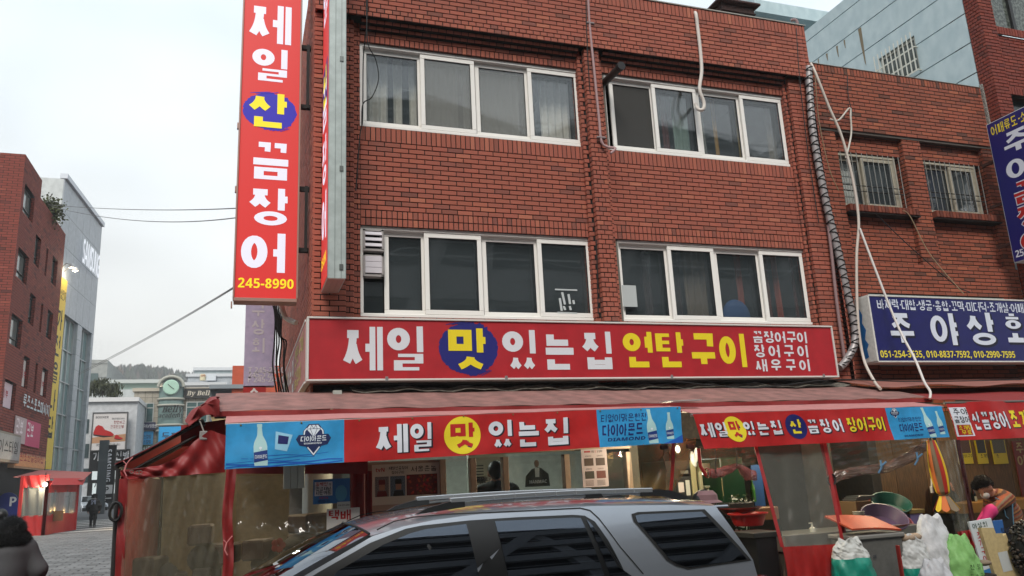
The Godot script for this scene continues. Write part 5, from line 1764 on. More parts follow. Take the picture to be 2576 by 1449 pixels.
	m.bb(Vector3(a.x, b.y, z + 0.01), Vector3(b.x, a.y, z + 0.08))
	part("window", m, mat(Color(0.16, 0.14, 0.12), 0.15), t)
	z = -86.0
	t = thing("white_stepped_building", "white stepped rooftop building with grey roof rooms behind the tower", "building")
	for q in [[468, 970, 562, 1060, 0.0, 0.0], [472, 948, 586, 1000, -3.0, 1.0], [490, 932, 580, 960, -6.0, 2.0]]:
		a = pz(q[0], q[1], z + q[4]); b = pz(q[2], q[3], z + q[4])
		m = mb()
		m.bb(Vector3(a.x, max(0.0, b.y - 9.0), z + q[4] - 6.0), Vector3(b.x + q[5], a.y, z + q[4]))
		part("storey", m, mat([Color(0.70, 0.70, 0.70), Color(0.64, 0.66, 0.68), Color(0.56, 0.60, 0.61)][int(q[5])], 0.8, 0.0, "soft", 4.0), t)
		m = mb()
		m.bb(Vector3(a.x - 0.2, a.y, z + q[4] - 6.2), Vector3(b.x + q[5] + 0.2, a.y + 0.35, z + q[4] + 0.2))
		part("roof_edge", m, mat(Color(0.72, 0.73, 0.74), 0.8), t)
	for q in [[500, 942, 520, 956, -6.0], [541, 985, 556, 1000, 0.0], [537, 943, 552, 954, -6.0]]:
		a = pz(q[0], q[1], z + q[4]); b = pz(q[2], q[3], z + q[4])
		m = mb()
		m.bb(Vector3(a.x, b.y, z + q[4] + 0.01), Vector3(b.x, a.y, z + q[4] + 0.06))
		part("window", m, mat(Color(0.2, 0.25, 0.26), 0.15), t)
	var tk = thing("gas_tank", "cream cylindrical roof tank marked LPG in red", "tank")
	a = pz(503, 941, z - 2); b = pz(517, 957, z - 2)
	var rr = (b.x - a.x) / 2
	m = mb()
	m.lathe([Vector2(0, 0), Vector2(rr, 0), Vector2(rr, (a.y - b.y) * 0.85), Vector2(rr * 0.7, a.y - b.y), Vector2(0, a.y - b.y)], Vector3((a.x + b.x) / 2, b.y, z - 2), Basis(), 20)
	part("shell", m, mat(Color(0.74, 0.70, 0.58), 0.6), tk)
	m = mb()
	latin(m, "LPG", a.x + rr * 0.45, b.y + 0.55 * (a.y - b.y), 0.24, flat(z - 2 + rr), 0.02, 0.8)
	part("lettering", m, mat(Color(0.55, 0.2, 0.12), 0.6), tk)
	m = mb()
	m.bb(Vector3(a.x + 2.2 * rr, b.y, z - 3.0), Vector3(a.x + 5.5 * rr, a.y, z - 2))
	solo("water_tank", m, mat(Color(0.72, 0.74, 0.76), 0.5), "pale square roof tank beside the cylindrical gas tank", "tank")
	z = -40.0
	t = thing("orange_block", "orange clad building end showing behind the faded purple sign", "building")
	a = pz(585, 920, z); b = pz(640, 970, z)
	m = mb()
	m.bb(Vector3(a.x, 0, z - 8), Vector3(b.x + 3, a.y, z))
	part("wall", m, mat(Color(0.72, 0.30, 0.17), 0.7, 0.0, "soft", 3.0), t)
	m = mb()
	m.bb(Vector3(a.x - 1.2, 0, z - 9), Vector3(a.x - 0.01, pz(585, 975, z).y, z - 0.5))
	part("grey_wing", m, mat(Color(0.36, 0.39, 0.41), 0.7), t)
	m = mb()
	m.bb(Vector3(a.x - 1.25, pz(585, 978, z).y, z - 9), Vector3(b.x, pz(585, 968, z).y, z + 0.2))
	part("canopy_band", m, mat(Color(0.48, 0.51, 0.53), 0.6), t)
	m = mb()
	var f = FastNoiseLite.new()
	f.seed = 8; f.frequency = 0.012
	var hill = func(u, v):
		var x = lerp(-240.0, 160.0, u); var zz = lerp(-330.0, -620.0, v)
		var e = exp(-pow((x + 70.0) / 90.0, 2.0)) * 56.0 + exp(-pow((x + 5.0) / 70.0, 2.0)) * 17.0
		return Vector3(x, gy(zz) + (e + f.get_noise_2d(x, zz) * 6.0) * sin(clamp(v * 1.6, 0.0, 1.0) * PI / 2) - 2.0, zz)
	m.grid(hill, 80, 20)
	var hs = struct("hills", m, mat(Color(0.22, 0.22, 0.19), 0.95, 0.0, "grain", 30.0))
	var w2 = mbc()
	var rg = RandomNumberGenerator.new()
	rg.seed = 12
	for i in 5200:
		var u = rg.randf_range(0.15, 0.75); var v = pow(rg.randf(), 0.7) * 0.66
		var p = hill.call(u, v)
		if p.y < 14.0: continue
		var h = rg.randf_range(3.5, 8.0)
		var bare = rg.randf() < 0.3
		w2.col = lin(Color(0.33, 0.29, 0.25) * rg.randf_range(0.8, 1.1)) if bare else lin(Color(0.17, 0.20, 0.15) * rg.randf_range(0.7, 1.25))
		for k in 5:
			var a3 = TAU * k / 5.0 + rg.randf()
			var tip = p + Vector3(rg.randf_range(-0.3, 0.3), h, rg.randf_range(-0.3, 0.3))
			var e0 = p + Vector3(cos(a3), 0.15, sin(a3)) * h * 0.33; var e1 = p + Vector3(cos(a3 + 1.3), 0.3, sin(a3 + 1.3)) * h * 0.3
			w2.tri(tip, e0, e1)
	var wo = part("woods", w2, vmat(0.9), self)
	tag(wo, "dark wooded growth covering the far hill", "woods")
	stuff(wo)
# ---------------------------------------------------------------- awnings, printed banners, the tent and the shop front
func ripple(x, y, k): return 0.011 * sin(x * 3.7 + k) + 0.007 * sin(x * 8.9 + y * 6.0 + k * 2.0) + 0.005 * sin(y * 15.0 - x * 5.0 + k)
func awnings():
	var top = mat(Color(0.57, 0.41, 0.385), 0.75, 0.0, "stain", 1.3)
	var red = mat(Color(0.50, 0.12, 0.12), 0.7, 0.0, "soft", 0.7)
	var t = thing("upper_awning", "long faded brown red tarpaulin awning under the main sign", "awning")
	for s in [[-0.28, 2.2], [2.2, 5.22], [5.22, 8.9]]:
		var m = mb()
		m.sheet(func(u, v):
			var x = lerp(s[0], s[1], u)
			var z = lerp(0.30, 1.6, v)
			return Vector3(x, lerp(2.90, 2.575, v) + 0.02 * sin(x * 2.3) * sin(v * PI) - 0.022 * pow(sin(x * 1.35 + 0.4), 2.0) * sin(v * PI) + 0.007 * sin(x * 9.0) * v + 0.003 * sin(x * 6.1 + v * 11.0), z), 60, 8, 0.006)
		part("tarp", m, top, t)
	var m2 = mb()
	m2.sheet(func(u, v):
		var x = lerp(-0.28, 8.9, u)
		return Vector3(x, 2.574 - 0.05 * v - 0.004 * sin(x * 11.0), 1.603 + 0.01 * sin(x * 6.0) * v), 60, 2, 0.004)
	part("hem", m2, red, t)
	m2 = mb()
	m2.tube([Vector3(-0.25, 2.53, 1.57), Vector3(8.9, 2.53, 1.57)], 0.022, 8)
	m2.tube([Vector3(-0.25, 2.83, 0.35), Vector3(8.9, 2.83, 0.35)], 0.02, 8)
	for x in [-0.2, 2.2, 4.8, 7.0, 8.8]: m2.tube([Vector3(x, 2.53, 1.56), Vector3(x, 2.82, 0.36)], 0.018, 8)
	part("rail", m2, mat(Color(0.22, 0.19, 0.18), 0.6, 0.3), t)
	m2 = mb()
	m2.sheet(func(u, v):
		var a = pz(lerp(548, 470, u), lerp(1003, 1058, u * u), lerp(0.9, 1.62, v))
		return a + Vector3(0.02 * sin(v * 9.0), -0.02 * v + 0.03 * sin(u * 7.0 + v * 4.0), 0.02 * sin(u * 11.0)), 14, 8, 0.006)
	m2.sheet(func(u, v):
		var a = pz(lerp(552, 474, u), lerp(1004, 1062, u * u) + v * lerp(42, 14, u), 1.63)
		return a + Vector3(0.0, 0.0, 0.03 * sin(u * 12.0 + v * 3.0)), 14, 6, 0.006)
	part("corner_fold", m2, red, t)
	m2 = mb()
	m2.sheet(func(u, v):
		var x = lerp(1.25, 8.7, u)
		return Vector3(x, 2.955 - 0.07 * v + 0.014 * sin(x * 7.3) + 0.01 * sin(x * 17.0) , lerp(0.2, 0.46, v)), 90, 3, 0.006)
	part("old_sheeting", m2, mat(Color(0.52, 0.50, 0.46), 0.85, 0.0, "patchy", 0.7), t)
	for s in [[-0.14, 4.72, 2.42, 2.485, "pink roll out awning above the wide banner with the soju bottle"], [4.84, 8.56, 2.405, 2.425, "pink roll out awning above the banner with the blue disc"]]:
		var a = thing("roll_out_awning", s[4], "awning", Vector3.ZERO, "roll out awnings")
		var m = mb()
		m.sheet(func(u, v):
			var x = lerp(s[0], s[1], u)
			return Vector3(x, lerp(2.56, lerp(s[2], s[3], u), v) + 0.004 * sin(x * 8.0) * v, lerp(1.42, 2.085, v)), 30, 4, 0.005)
		part("cloth", m, mat(Color(0.70, 0.47, 0.46), 0.75, 0.0, "soft", 0.9), a)
		m = mb()
		m.tube([Vector3(s[0], s[2] - 0.012, 2.07), Vector3(s[1], s[3] - 0.012, 2.07)], 0.018, 8)
		for x in [s[0] + 0.25, (s[0] + s[1]) / 2, s[1] - 0.2]:
			m.tube([Vector3(x, 2.5, 1.3), Vector3(x + 0.25, 2.47, 1.7), Vector3(x, lerp(s[2], s[3], (x - s[0]) / (s[1] - s[0])) - 0.02, 2.06)], 0.016, 8)
		part("arm", m, mat(Color(0.55, 0.53, 0.52), 0.45, 0.5), a)
		m = mb()
		m.bb(Vector3(s[0], 2.48, 1.26), Vector3(s[1], 2.55, 1.40))
		part("roller_case", m, mat(Color(0.35, 0.30, 0.28), 0.6), a)
	var lo = mb()
	lo.box(pz(1712, 1009, 1.75), Vector3(0.5, 0.012, 0.12), Basis(Z3, 0.02))
	solo("metal_strip", lo, mat(Color(0.72, 0.71, 0.70), 0.4, 0.4), "loose pale metal strip lying on the awning edge", "strip")

func bottle(t, x, y, h, map, off, lean = 0.0):
	var prof = [[0.0, 0.0], [0.15, 0.0], [0.16, 0.1], [0.16, 0.46], [0.14, 0.56], [0.065, 0.72], [0.05, 0.92], [0.06, 0.93], [0.06, 1.0], [0.0, 1.0]]
	var pp = []
	for p in prof: pp.append(V2(x + p[0] * h + lean * p[1] * h, y + p[1] * h))
	for i in range(prof.size() - 2, 0, -1): pp.append(V2(x - prof[i][0] * h + lean * prof[i][1] * h, y + prof[i][1] * h))
	var m = mb()
	m.poly(pp, map, off)
	part("print_bottle", m, mat(Color(0.66, 0.80, 0.80), 0.55), t)
	m = mb()
	m.poly([V2(x - 0.158 * h + lean * 0.08 * h, y + 0.08 * h), V2(x + 0.158 * h + lean * 0.12 * h, y + 0.13 * h), V2(x + 0.158 * h + lean * 0.36 * h, y + 0.37 * h), V2(x - 0.158 * h + lean * 0.3 * h, y + 0.32 * h)], map, off + 0.0012)
	part("print_label", m, mat(Color(0.09, 0.20, 0.46), 0.55), t)
	m = mb()
	hangul(m, "다이아몬드", x - 0.14 * h + lean * 0.2 * h, y + 0.17 * h, 0.053 * h, 0.09 * h, 0.002, 0.14, map, off + 0.0022, 0.0, 0.1)
	m.poly([V2(x - 0.04 * h + lean * 0.4 * h, y + 0.42 * h), V2(x + lean * 0.4 * h, y + 0.37 * h), V2(x + 0.04 * h + lean * 0.4 * h, y + 0.42 * h), V2(x + 0.02 * h + lean * 0.4 * h, y + 0.45 * h), V2(x - 0.02 * h + lean * 0.4 * h, y + 0.45 * h)], map, off + 0.0022)
	stuff(part("print_mark", m, mat(Color(0.85, 0.88, 0.9), 0.55), t))
func diamond_logo(t, x, y, s, map, off):
	var navy = mat(Color(0.085, 0.14, 0.32), 0.55)
	var white = mat(Color(0.84, 0.87, 0.90), 0.55)
	var P = func(a):
		var r = []
		for e in a: r.append(V2(x + e[0] * s, y + e[1] * s))
		return r
	var m = mb()
	m.poly(P.call([[-0.5, 0.08], [-0.42, 0.2], [-0.3, 0.2], [-0.3, 0.3], [-0.14, 0.5], [0.14, 0.5], [0.3, 0.3], [0.3, 0.2], [0.42, 0.2], [0.5, 0.08], [0.4, -0.1], [0.22, -0.14], [0.0, -0.42], [-0.22, -0.14], [-0.4, -0.1]]), map, off)
	part("print_shield", m, navy, t)
	m = mb()
	m.poly(P.call([[-0.12, 0.47], [0.12, 0.47], [0.2, 0.36], [0.0, 0.12], [-0.2, 0.36]]), map, off + 0.001)
	part("print_gem", m, white, t)
	m = mb()
	for e in [[[-0.2, 0.36], [0.2, 0.36]], [[-0.1, 0.36], [0.0, 0.13]], [[0.1, 0.36], [0.0, 0.13]], [[-0.1, 0.36], [-0.06, 0.47]], [[0.1, 0.36], [0.06, 0.47]], [[-0.06, 0.47], [0.0, 0.36]], [[0.06, 0.47], [0.0, 0.36]]]:
		stroke(m, P.call(e), false, 0.012 * s, 0.012 * s, map, off + 0.0022)
	stuff(part("print_line", m, navy, t))
	m = mb()
	stroke(m, P.call([[-0.27, 0.2], [-0.26, 0.3], [-0.19, 0.38]]), false, 0.035 * s, 0.035 * s, map, off + 0.001)
	stroke(m, P.call([[0.27, 0.2], [0.26, 0.3], [0.19, 0.38]]), false, 0.035 * s, 0.035 * s, map, off + 0.001)
	stroke(m, P.call([[-0.17, -0.16], [0.0, -0.37], [0.17, -0.16]]), false, 0.035 * s, 0.035 * s, map, off + 0.001)
	hangul(m, "다이아몬드", x - 0.37 * s, y - 0.0 * s, 0.145 * s, 0.16 * s, 0.004 * s, 0.15, map, off + 0.0012, 0.0, 0.08)
	latin(m, "DIAMOND", x - 0.27 * s, y - 0.075 * s, 0.045 * s, map, off + 0.0012, 1.7)
	stuff(part("print_mark", m, white, t))

func banners():
	var red = mat(Color(0.70, 0.115, 0.115), 0.45, 0.0, "soft", 1.0)
	var blue = mat(Color(0.19, 0.58, 0.80), 0.45, 0.0, "soft", 1.0)
	var deep = mat(Color(0.06, 0.32, 0.66), 0.5)
	var white = mat(Color(0.82, 0.83, 0.86), 0.5)
	var shade = mat(Color(0.06, 0.07, 0.13), 0.5)
	var yel = mat(Color(0.88, 0.80, 0.14), 0.5)
	var navy = mat(Color(0.07, 0.09, 0.36), 0.5)
	var cloth = func(t, called, x0, x1, map, h, material):
		var m = mb()
		m.sheet(func(u, v): return map.call(lerp(x0, x1, u), v * h.call(lerp(x0, x1, u)), 0.0), int((x1 - x0) * 22) + 2, 10, 0.003)
		return part(called, m, material, t)
	var t = thing("wide_printed_banner", "wide red and sky blue printed banner with a soju bottle at its end", "banner")
	var map = func(x, y, o):
		var k = (x + 0.13) / 4.84
		var tug = 0.004 * abs(sin(x * 3.6))
		return Vector3(x, lerp(2.0, 2.09, k) + y * (1.0 - 0.03 * k) - tug * (1.0 - y / 0.41), 2.1 + ripple(x, y, 0.4) * (1.2 - y * 1.6) + o)
	var hh = func(x): return 0.41
	cloth.call(t, "blue_print", -0.13, 0.955, map, hh, blue)
	cloth.call(t, "red_print", 0.956, 3.655, map, hh, red)
	cloth.call(t, "blue_print", 3.656, 4.70, map, hh, blue)
	var m = mb()
	for k in 5:
		var pts = []
		for i in 9: pts.append(V2(-0.12 + 1.06 * i / 8.0, 0.012 + 0.022 * k + 0.008 * sin(i * 1.7 + k * 2.0)))
		if k < 2: stroke(m, pts, false, 0.012, 0.012, map, 0.0015)
		else: stroke(m, pts.slice(k - 2, 4 + k), false, 0.005, 0.005, map, 0.0015)
	stuff(part("print_wave", m, deep, t))
	bottle(t, 0.19, 0.015, 0.385, map, 0.002, -0.06)
	m = mb()
	m.poly([V2(0.31, 0.16), V2(0.42, 0.135), V2(0.47, 0.285), V2(0.315, 0.325)], map, 0.002)
	part("print_glass", m, mat(Color(0.56, 0.76, 0.86), 0.5), t)
	m = mb()
	m.poly([V2(0.335, 0.21), V2(0.425, 0.20), V2(0.435, 0.27), V2(0.34, 0.29)], map, 0.0035)
	part("print_mark", m, navy, t)
	diamond_logo(t, 0.665, 0.215, 0.33, map, 0.002)
	var L = func(tt, s, x0, x1, y0, y1, mp, mm, sh):
		if sh != null: hangul(big(tt, sh), s, x0 + 0.012, y0 - 0.008, x1 - x0, y1 - y0, 0, 0.19, mp, 0.0018, 0.012)
		hangul(big(tt, mm), s, x0, y0, x1 - x0, y1 - y0, 0, 0.19, mp, 0.0045)
	var X = func(vx): return pz(vx, 1095, 2.1).x
	L.call(t, "제", X.call(944), X.call(1026), 0.065, 0.345, map, white, shade)
	L.call(t, "일", X.call(1032), X.call(1090), 0.065, 0.345, map, white, shade)
	for g in [["있", 1230, 1294], ["는", 1299, 1362], ["집", 1368, 1436]]: L.call(t, g[0], X.call(g[1]), X.call(g[2]), 0.055, 0.335, map, white, shade)
	m = mb()
	var cx = X.call(1163)
	var c = []
	for i in 40: c.append(V2(cx + cos(TAU * i / 40) * 0.195, 0.205 + sin(TAU * i / 40) * 0.19))
	m.poly(c, map, 0.003)
	part("print_disc", m, yel, t)
	L.call(t, "맛", X.call(1132), X.call(1200), 0.08, 0.325, map, mat(Color(0.70, 0.10, 0.10), 0.5), navy)
	m = mb()
	hangul(m, "티없이맑은한잔", 3.70, 0.27, 0.075, 0.085, 0.006, 0.11, map, 0.002, 0.0, 0.1)
	part("print_slogan", m, navy, t)
	stuff(t.get_child(t.get_child_count() - 1))
	var bg = big(t, navy)
	hangul(bg, "다이아몬드", 3.70, 0.115, 0.095, 0.13, 0.006, 0.17, map, 0.002, 0.0, 0.12)
	m = mb()
	latin(m, "DIAMOND", 3.76, 0.06, 0.035, map, 0.002, 2.0, "Droid Sans", true, 0.2)
	stuff(part("print_mark", m, navy, t))
	bottle(t, 4.33, 0.01, 0.62 * 0.62, map, 0.002, -0.1)
	bottle(t, 4.55, 0.05, 0.3, map, 0.002, -0.02)
	m = mb()
	m.poly([V2(4.45, 0.0), V2(4.70, 0.0), V2(4.70, 0.09), V2(4.60, 0.045)], map, 0.0015)
	part("print_wave", m, deep, t)
	m = mb()
	for x in [0.0, 0.55, 1.1, 1.63, 2.16, 2.7, 3.2, 3.7, 4.2, 4.66]:
		m.lathe([Vector2(0.0, 0.004), Vector2(0.008, 0.003), Vector2(0.01, 0.0)], map.call(x, 0.395, 0.004), Basis(Vector3.RIGHT, PI / 2), 8)
	stuff(part("eyelet", m, mat(Color(0.55, 0.48, 0.3), 0.4, 0.7), t))
	t = thing("narrow_printed_banner", "red banner with a yellow and a blue disc over the open stall", "banner")
	map = func(x, y, o):
		var k = (x - 4.85) / 3.7
		return Vector3(x + 0.10 * (1.0 - y / 0.39) * (1.0 - k * 0.4), lerp(2.01, 2.035, k) + y - 0.004 * abs(sin(x * 3.1)) * (1.0 - y / 0.39), 2.1 + ripple(x, y, 2.2) * (1.2 - y * 1.6) + o)
	hh = func(x): return 0.39
	cloth.call(t, "red_print", 4.85, 7.60, map, hh, red)
	cloth.call(t, "blue_print", 7.601, 8.50, map, hh, blue)
	X = func(vx): return pz(vx, 1080, 2.1).x - 0.05
	for g in [["제", 1760, 1795], ["일", 1800, 1830], ["있", 1874, 1902], ["는", 1906, 1938], ["집", 1940, 1970]]: L.call(t, g[0], X.call(g[1]), X.call(g[2]), 0.125, 0.285, map, white, shade)
	for g in [["꼼", 2032, 2060], ["장", 2064, 2090], ["어", 2096, 2122]]: L.call(t, g[0], X.call(g[1]), X.call(g[2]), 0.12, 0.28, map, white, shade)
	for g in [["장", 2134, 2158], ["어", 2160, 2184], ["구", 2186, 2208], ["이", 2210, 2232]]: L.call(t, g[0], X.call(g[1]), X.call(g[2]), 0.115, 0.285, map, yel, shade)
	for g in [[1850, yel], [2006, navy]]:
		m = mb()
		c = []
		for i in 36: c.append(V2(X.call(g[0]) + cos(TAU * i / 36) * 0.15, 0.205 + sin(TAU * i / 36) * 0.145))
		m.poly(c, map, 0.003)
		part("print_disc", m, g[1], t)
	L.call(t, "맛", X.call(1836), X.call(1866), 0.115, 0.295, map, mat(Color(0.70, 0.10, 0.10), 0.5), navy)
	L.call(t, "산", X.call(1990), X.call(2022), 0.125, 0.285, map, yel, null)
	diamond_logo(t, 7.73, 0.315, 0.14, map, 0.002)
	m = mb()
	hangul(m, "티없이맑은한잔", 7.76, 0.215, 0.046, 0.05, 0.004, 0.11, map, 0.002, 0.0, 0.1)
	latin(m, "DIAMOND", 7.78, 0.03, 0.022, map, 0.002, 1.9, "Droid Sans", true, 0.2)
	stuff(part("print_slogan", m, navy, t))
	hangul(big(t, navy), "다이아몬드", 7.74, 0.09, 0.066, 0.10, 0.004, 0.17, map, 0.002, 0.0, 0.12)
	bottle(t, 8.22, 0.01, 0.37, map, 0.002, -0.12)
	bottle(t, 8.40, 0.04, 0.29, map, 0.002, -0.05)
	t = thing("end_printed_banner", "red banner with a white badge hanging over the shellfish stall", "banner")
	map = func(x, y, o): return Vector3(x + 0.1 * (1.0 - y / 0.5), 1.99 + y, 1.9 + ripple(x, y, 4.2) + o)
	hh = func(x): return 0.50
	cloth.call(t, "red_print", 8.82, 11.6, map, hh, red)
	X = func(vx): return pz(vx, 1060, 1.9).x - 0.05
	m = mb()
	m.poly(rect2(X.call(2398), 0.05, X.call(2440), 0.43), map, 0.002)
	part("print_badge", m, white, t)
	m = mb()
	m.poly(rect2(X.call(2403), 0.065, X.call(2436), 0.20), map, 0.0035)
	part("print_badge", m, mat(Color(0.62, 0.10, 0.10), 0.5), t)
	m = mb()
	hangul(m, "주야", X.call(2404), 0.33, 0.12, 0.085, 0.015, 0.13, map, 0.0035)
	hangul(m, "곰장어", X.call(2401), 0.225, 0.085, 0.085, 0.006, 0.13, map, 0.0035)
	stuff(part("print_text", m, shade, t))
	m = mb()
	hangul(m, "조개탕", X.call(2406), 0.135, 0.07, 0.055, 0.006, 0.13, map, 0.005)
	hangul(m, "무료", X.call(2411), 0.072, 0.075, 0.055, 0.01, 0.13, map, 0.005)
	stuff(part("print_text", m, yel, t))
	for g in [["산", 2446, 2466], ["꼼", 2468, 2488], ["장", 2490, 2511], ["어", 2513, 2534]]: L.call(t, g[0], X.call(g[1]), X.call(g[2]), 0.13, 0.36, map, white, shade)
	for g in [["조", 2540, 2566], ["개", 2568, 2592]]: L.call(t, g[0], X.call(g[1]), X.call(g[2]), 0.13, 0.37, map, yel, shade)
	var a = thing("shellfish_stall_awning", "red tarpaulin awning above the shellfish stall", "awning")
	m = mb()
	m.sheet(func(u, v):
		var x = lerp(8.75, 12.5, u)
		return Vector3(x, lerp(2.86, 2.50, v) + 0.02 * sin(x * 3.0) * v, lerp(0.2, 1.89, v)), 30, 6, 0.006)
	part("tarp", m, mat(Color(0.52, 0.14, 0.13), 0.7, 0.0, "soft", 0.8), a)
	m = mb()
	m.sheet(func(u, v):
		var x = lerp(8.6, 12.5, u)
		return Vector3(x, lerp(3.02, 2.80, v) + 0.02 * sin(x * 4.0 + 1.0) * v, lerp(0.05, 1.1, v)), 30, 5, 0.006)
	part("upper_tarp", m, mat(Color(0.56, 0.36, 0.32), 0.75, 0.0, "soft", 0.8), a)
	m = mb()
	m.tube([Vector3(8.8, 2.48, 1.88), Vector3(12.5, 2.48, 1.88)], 0.018, 8)
	m.tube([Vector3(12.4, 0, 1.88), Vector3(12.4, 2.48, 1.88)], 0.02, 8)
	part("rail", m, mat(Color(0.4, 0.38, 0.36), 0.5, 0.5), a)

# ---------------------------------------------------------------- the vinyl tent at the corner
func vinyl(col = Color(0.60, 0.57, 0.48), a = 0.2): return glass(col, a, 0.1)
func wrinkle(u, v): return 0.014 * sin(u * 23.0 + v * 2.0) * v + 0.01 * sin(v * 5.0 + u * 9.0) + 0.004 * sin(u * 60.0 - v * 24.0) + 0.003 * sin(v * 55.0 + u * 40.0 + 3.0 * sin(u * 9.0))
func tent():
	var red = mat(Color(0.52, 0.10, 0.10), 0.55, 0.0, "soft", 0.5)
	var dark = red
	var z = 1.6
	var t = thing("corner_vinyl_tent", "dark red tent with clear vinyl windows at the lane corner", "tent")
	var steel = mat(Color(0.20, 0.19, 0.19), 0.5, 0.5)
	var topc = func(u):
		var q = [[303, 1184], [330, 1180], [400, 1172], [448, 1150], [490, 1110], [528, 1082], [568, 1096]]
		var f = u * 6.0
		var i = int(min(5, floor(f)))
		return Vector2(lerp(q[i][0], q[i + 1][0], f - i), lerp(q[i][1], q[i + 1][1], f - i))
	var fold = func(u, v): return 0.022 * sin(u * 19.0 + v * 5.0) * (0.4 + 0.6 * v) + 0.014 * sin(u * 33.0 - v * 8.0)
	var m = mb()
	m.sheet(func(u, v):
		var a = topc.call(u)
		var b = Vector2(lerp(304, 566, u), lerp(1208, 1188, u))
		var q = a.lerp(b, v)
		return pz(q.x, q.y, z + fold.call(u, v)), 60, 10, 0.004)
	part("valance", m, red, t)
	var xl = pz(312, 1300, z).x; var x1 = pz(322, 1210, z).x; var x2 = pz(562, 1300, z).x; var x3 = pz(588, 1300, z).x; var x4 = pz(836, 1300, z).x
	m = mb()
	m.sheet(func(u, v):
		var x = lerp(xl - 0.06, x1, u)
		return Vector3(x + 0.03 * (1.0 - v), lerp(0.05, 1.965, v), z + 0.012 * sin(v * 21.0) + 0.008 * sin(u * 6.0 + v * 30.0)), 4, 50, 0.004)
	part("edge_strip", m, red, t)
	m = mb()
	m.grid(func(u, v):
		var x = lerp(x1 - 0.01, x2 + 0.01, u)
		return Vector3(x, lerp(0.05, 1.97, v), z + wrinkle(u, v)), 70, 60)
	part("vinyl_window", m, vinyl(), t)
	m = mb()
	m.sheet(func(u, v):
		var x = lerp(x2, x3, u)
		return Vector3(x + 0.012 * sin(v * 14.0), lerp(0.05, 2.02, v), z + 0.02 + 0.014 * sin(v * 33.0 + u * 3.0) + 0.01 * sin(u * 8.0)), 6, 60, 0.004)
	part("edge_strip", m, red, t)
	m = mb()
	m.sheet(func(u, v): return pz(lerp(582, 925, u), lerp(1096, 1192, v), 1.55 + 0.015 * sin(u * 17.0 + v * 4.0)), 40, 6, 0.004)
	part("valance", m, dark, t)
	m = mb()
	m.grid(func(u, v):
		var x = lerp(x3 + 0.02, x4, u)
		return Vector3(x, lerp(0.05, 1.94, v), 1.5 + wrinkle(v, u + 2.0)), 70, 60)
	part("vinyl_window", m, vinyl(), t)
	m = mb()
	m.sheet(func(u, v):
		var x = lerp(x4 + 0.19, x4 + 0.42, u)
		return Vector3(x, lerp(0.05, 1.94, v), 1.45 + 0.03 * sin(u * 13.0)), 12, 20, 0.004)
	part("gathered_cloth", m, dark, t)
	m = mb()
	m.grid(func(u, v):
		var x = lerp(x4, x4 + 0.2, u)
		return Vector3(x, lerp(0.05, 1.94, v), 1.5 - 0.02 * u + 0.01 * sin(v * 9.0)), 8, 20)
	part("vinyl_window", m, vinyl(Color(0.30, 0.27, 0.22), 0.55), t)
	m = mb()
	m.sheet(func(u, v): return Vector3(lerp(xl, x4, u), lerp(0.0, 0.4, v), 1.62 + 0.02 * sin(u * 40.0)), 40, 4, 0.004)
	part("skirt", m, red, t)
	m = mb()
	m.sheet(func(u, v):
		var a = Vector3(-0.38, 2.52, lerp(1.55, -3.2, v)); var b = Vector3(-1.12, 2.10, lerp(1.55, -3.2, v))
		return a.lerp(b, u) + Vector3(0, -0.03 * sin(u * PI) + 0.01 * sin(v * 20.0), 0), 10, 20, 0.006)
	part("roof_sheet", m, dark, t)
	m = mb()
	m.sheet(func(u, v): return pz(lerp(568, 455, u), lerp(1055, 1110, v) + lerp(0, 15, u), 1.35), 10, 4, 0.005)
	part("shadow_flap", m, dark, t)
	m = mb()
	for zz in [1.5, 0.0, -1.6, -3.1]:
		m.tube([Vector3(-0.35, 2.50, zz), Vector3(-1.12, 2.075, zz)], 0.022, 8)
	m.tube([Vector3(-1.12, 2.07, 1.52), Vector3(-1.12, 2.07, -3.2)], 0.024, 8)
	m.tube([Vector3(-0.42, 2.35, 1.45), Vector3(-1.05, 2.0, 1.45)], 0.016, 8)
	m.tube([Vector3(-0.36, 2.47, 1.5), Vector3(-0.36, 2.47, -3.2)], 0.022, 8)
	part("frame", m, steel, t)
	for zz in [1.5, -3.1]:
		m = mb()
		m.tube([Vector3(-1.06, 0.0, zz), Vector3(-1.09, 2.06, zz)], 0.025, 8)
		part("post", m, steel, t)
	m = mb()
	m.sheet(func(u, v):
		var zz = lerp(1.48, -3.1, u)
		return Vector3(-1.09 + 0.03 * sin(u * 50.0) * (1.0 - v), lerp(0.03, 2.02, v), zz), 60, 8, 0.004)
	part("side_curtain", m, dark, t)
	m = mb()
	m.bb(Vector3(-1.2, 0.0, -3.2), Vector3(0.75, 2.45, -3.15)); m.bb(Vector3(-0.3, 2.56, -3.2), Vector3(0.76, 2.58, 1.4))
	part("back_sheet", m, mat(Color(0.60, 0.54, 0.42), 0.8, 0.0, "soft", 0.8), t)
	m = mb()
	for q in [[318, 1168], [570, 1366]]:
		var p = pz(q[0], q[1], z + 0.06)
		m.tube([p + Vector3(-0.03, 0.03, 0), p, p + Vector3(0.03, 0.04, 0.01), p + Vector3(0.05, 0.06, 0)], 0.006, 6)
		m.tube([p, p + Vector3(-0.015, -0.06, 0.015), p + Vector3(0.01, -0.11, 0.01)], 0.007, 6)
	stuff(part("tie", m, mat(Color(0.75, 0.45, 0.45), 0.7), t))
	m = mb()
	for q in [[331, 1187], [346, 1189], [353, 1188]]: m.lathe([Vector2(0.012, 0.0), Vector2(0.016, 0.004), Vector2(0.019, 0.0)], pz(q[0], q[1], z + 0.045), Basis(Vector3.RIGHT, PI / 2), 10)
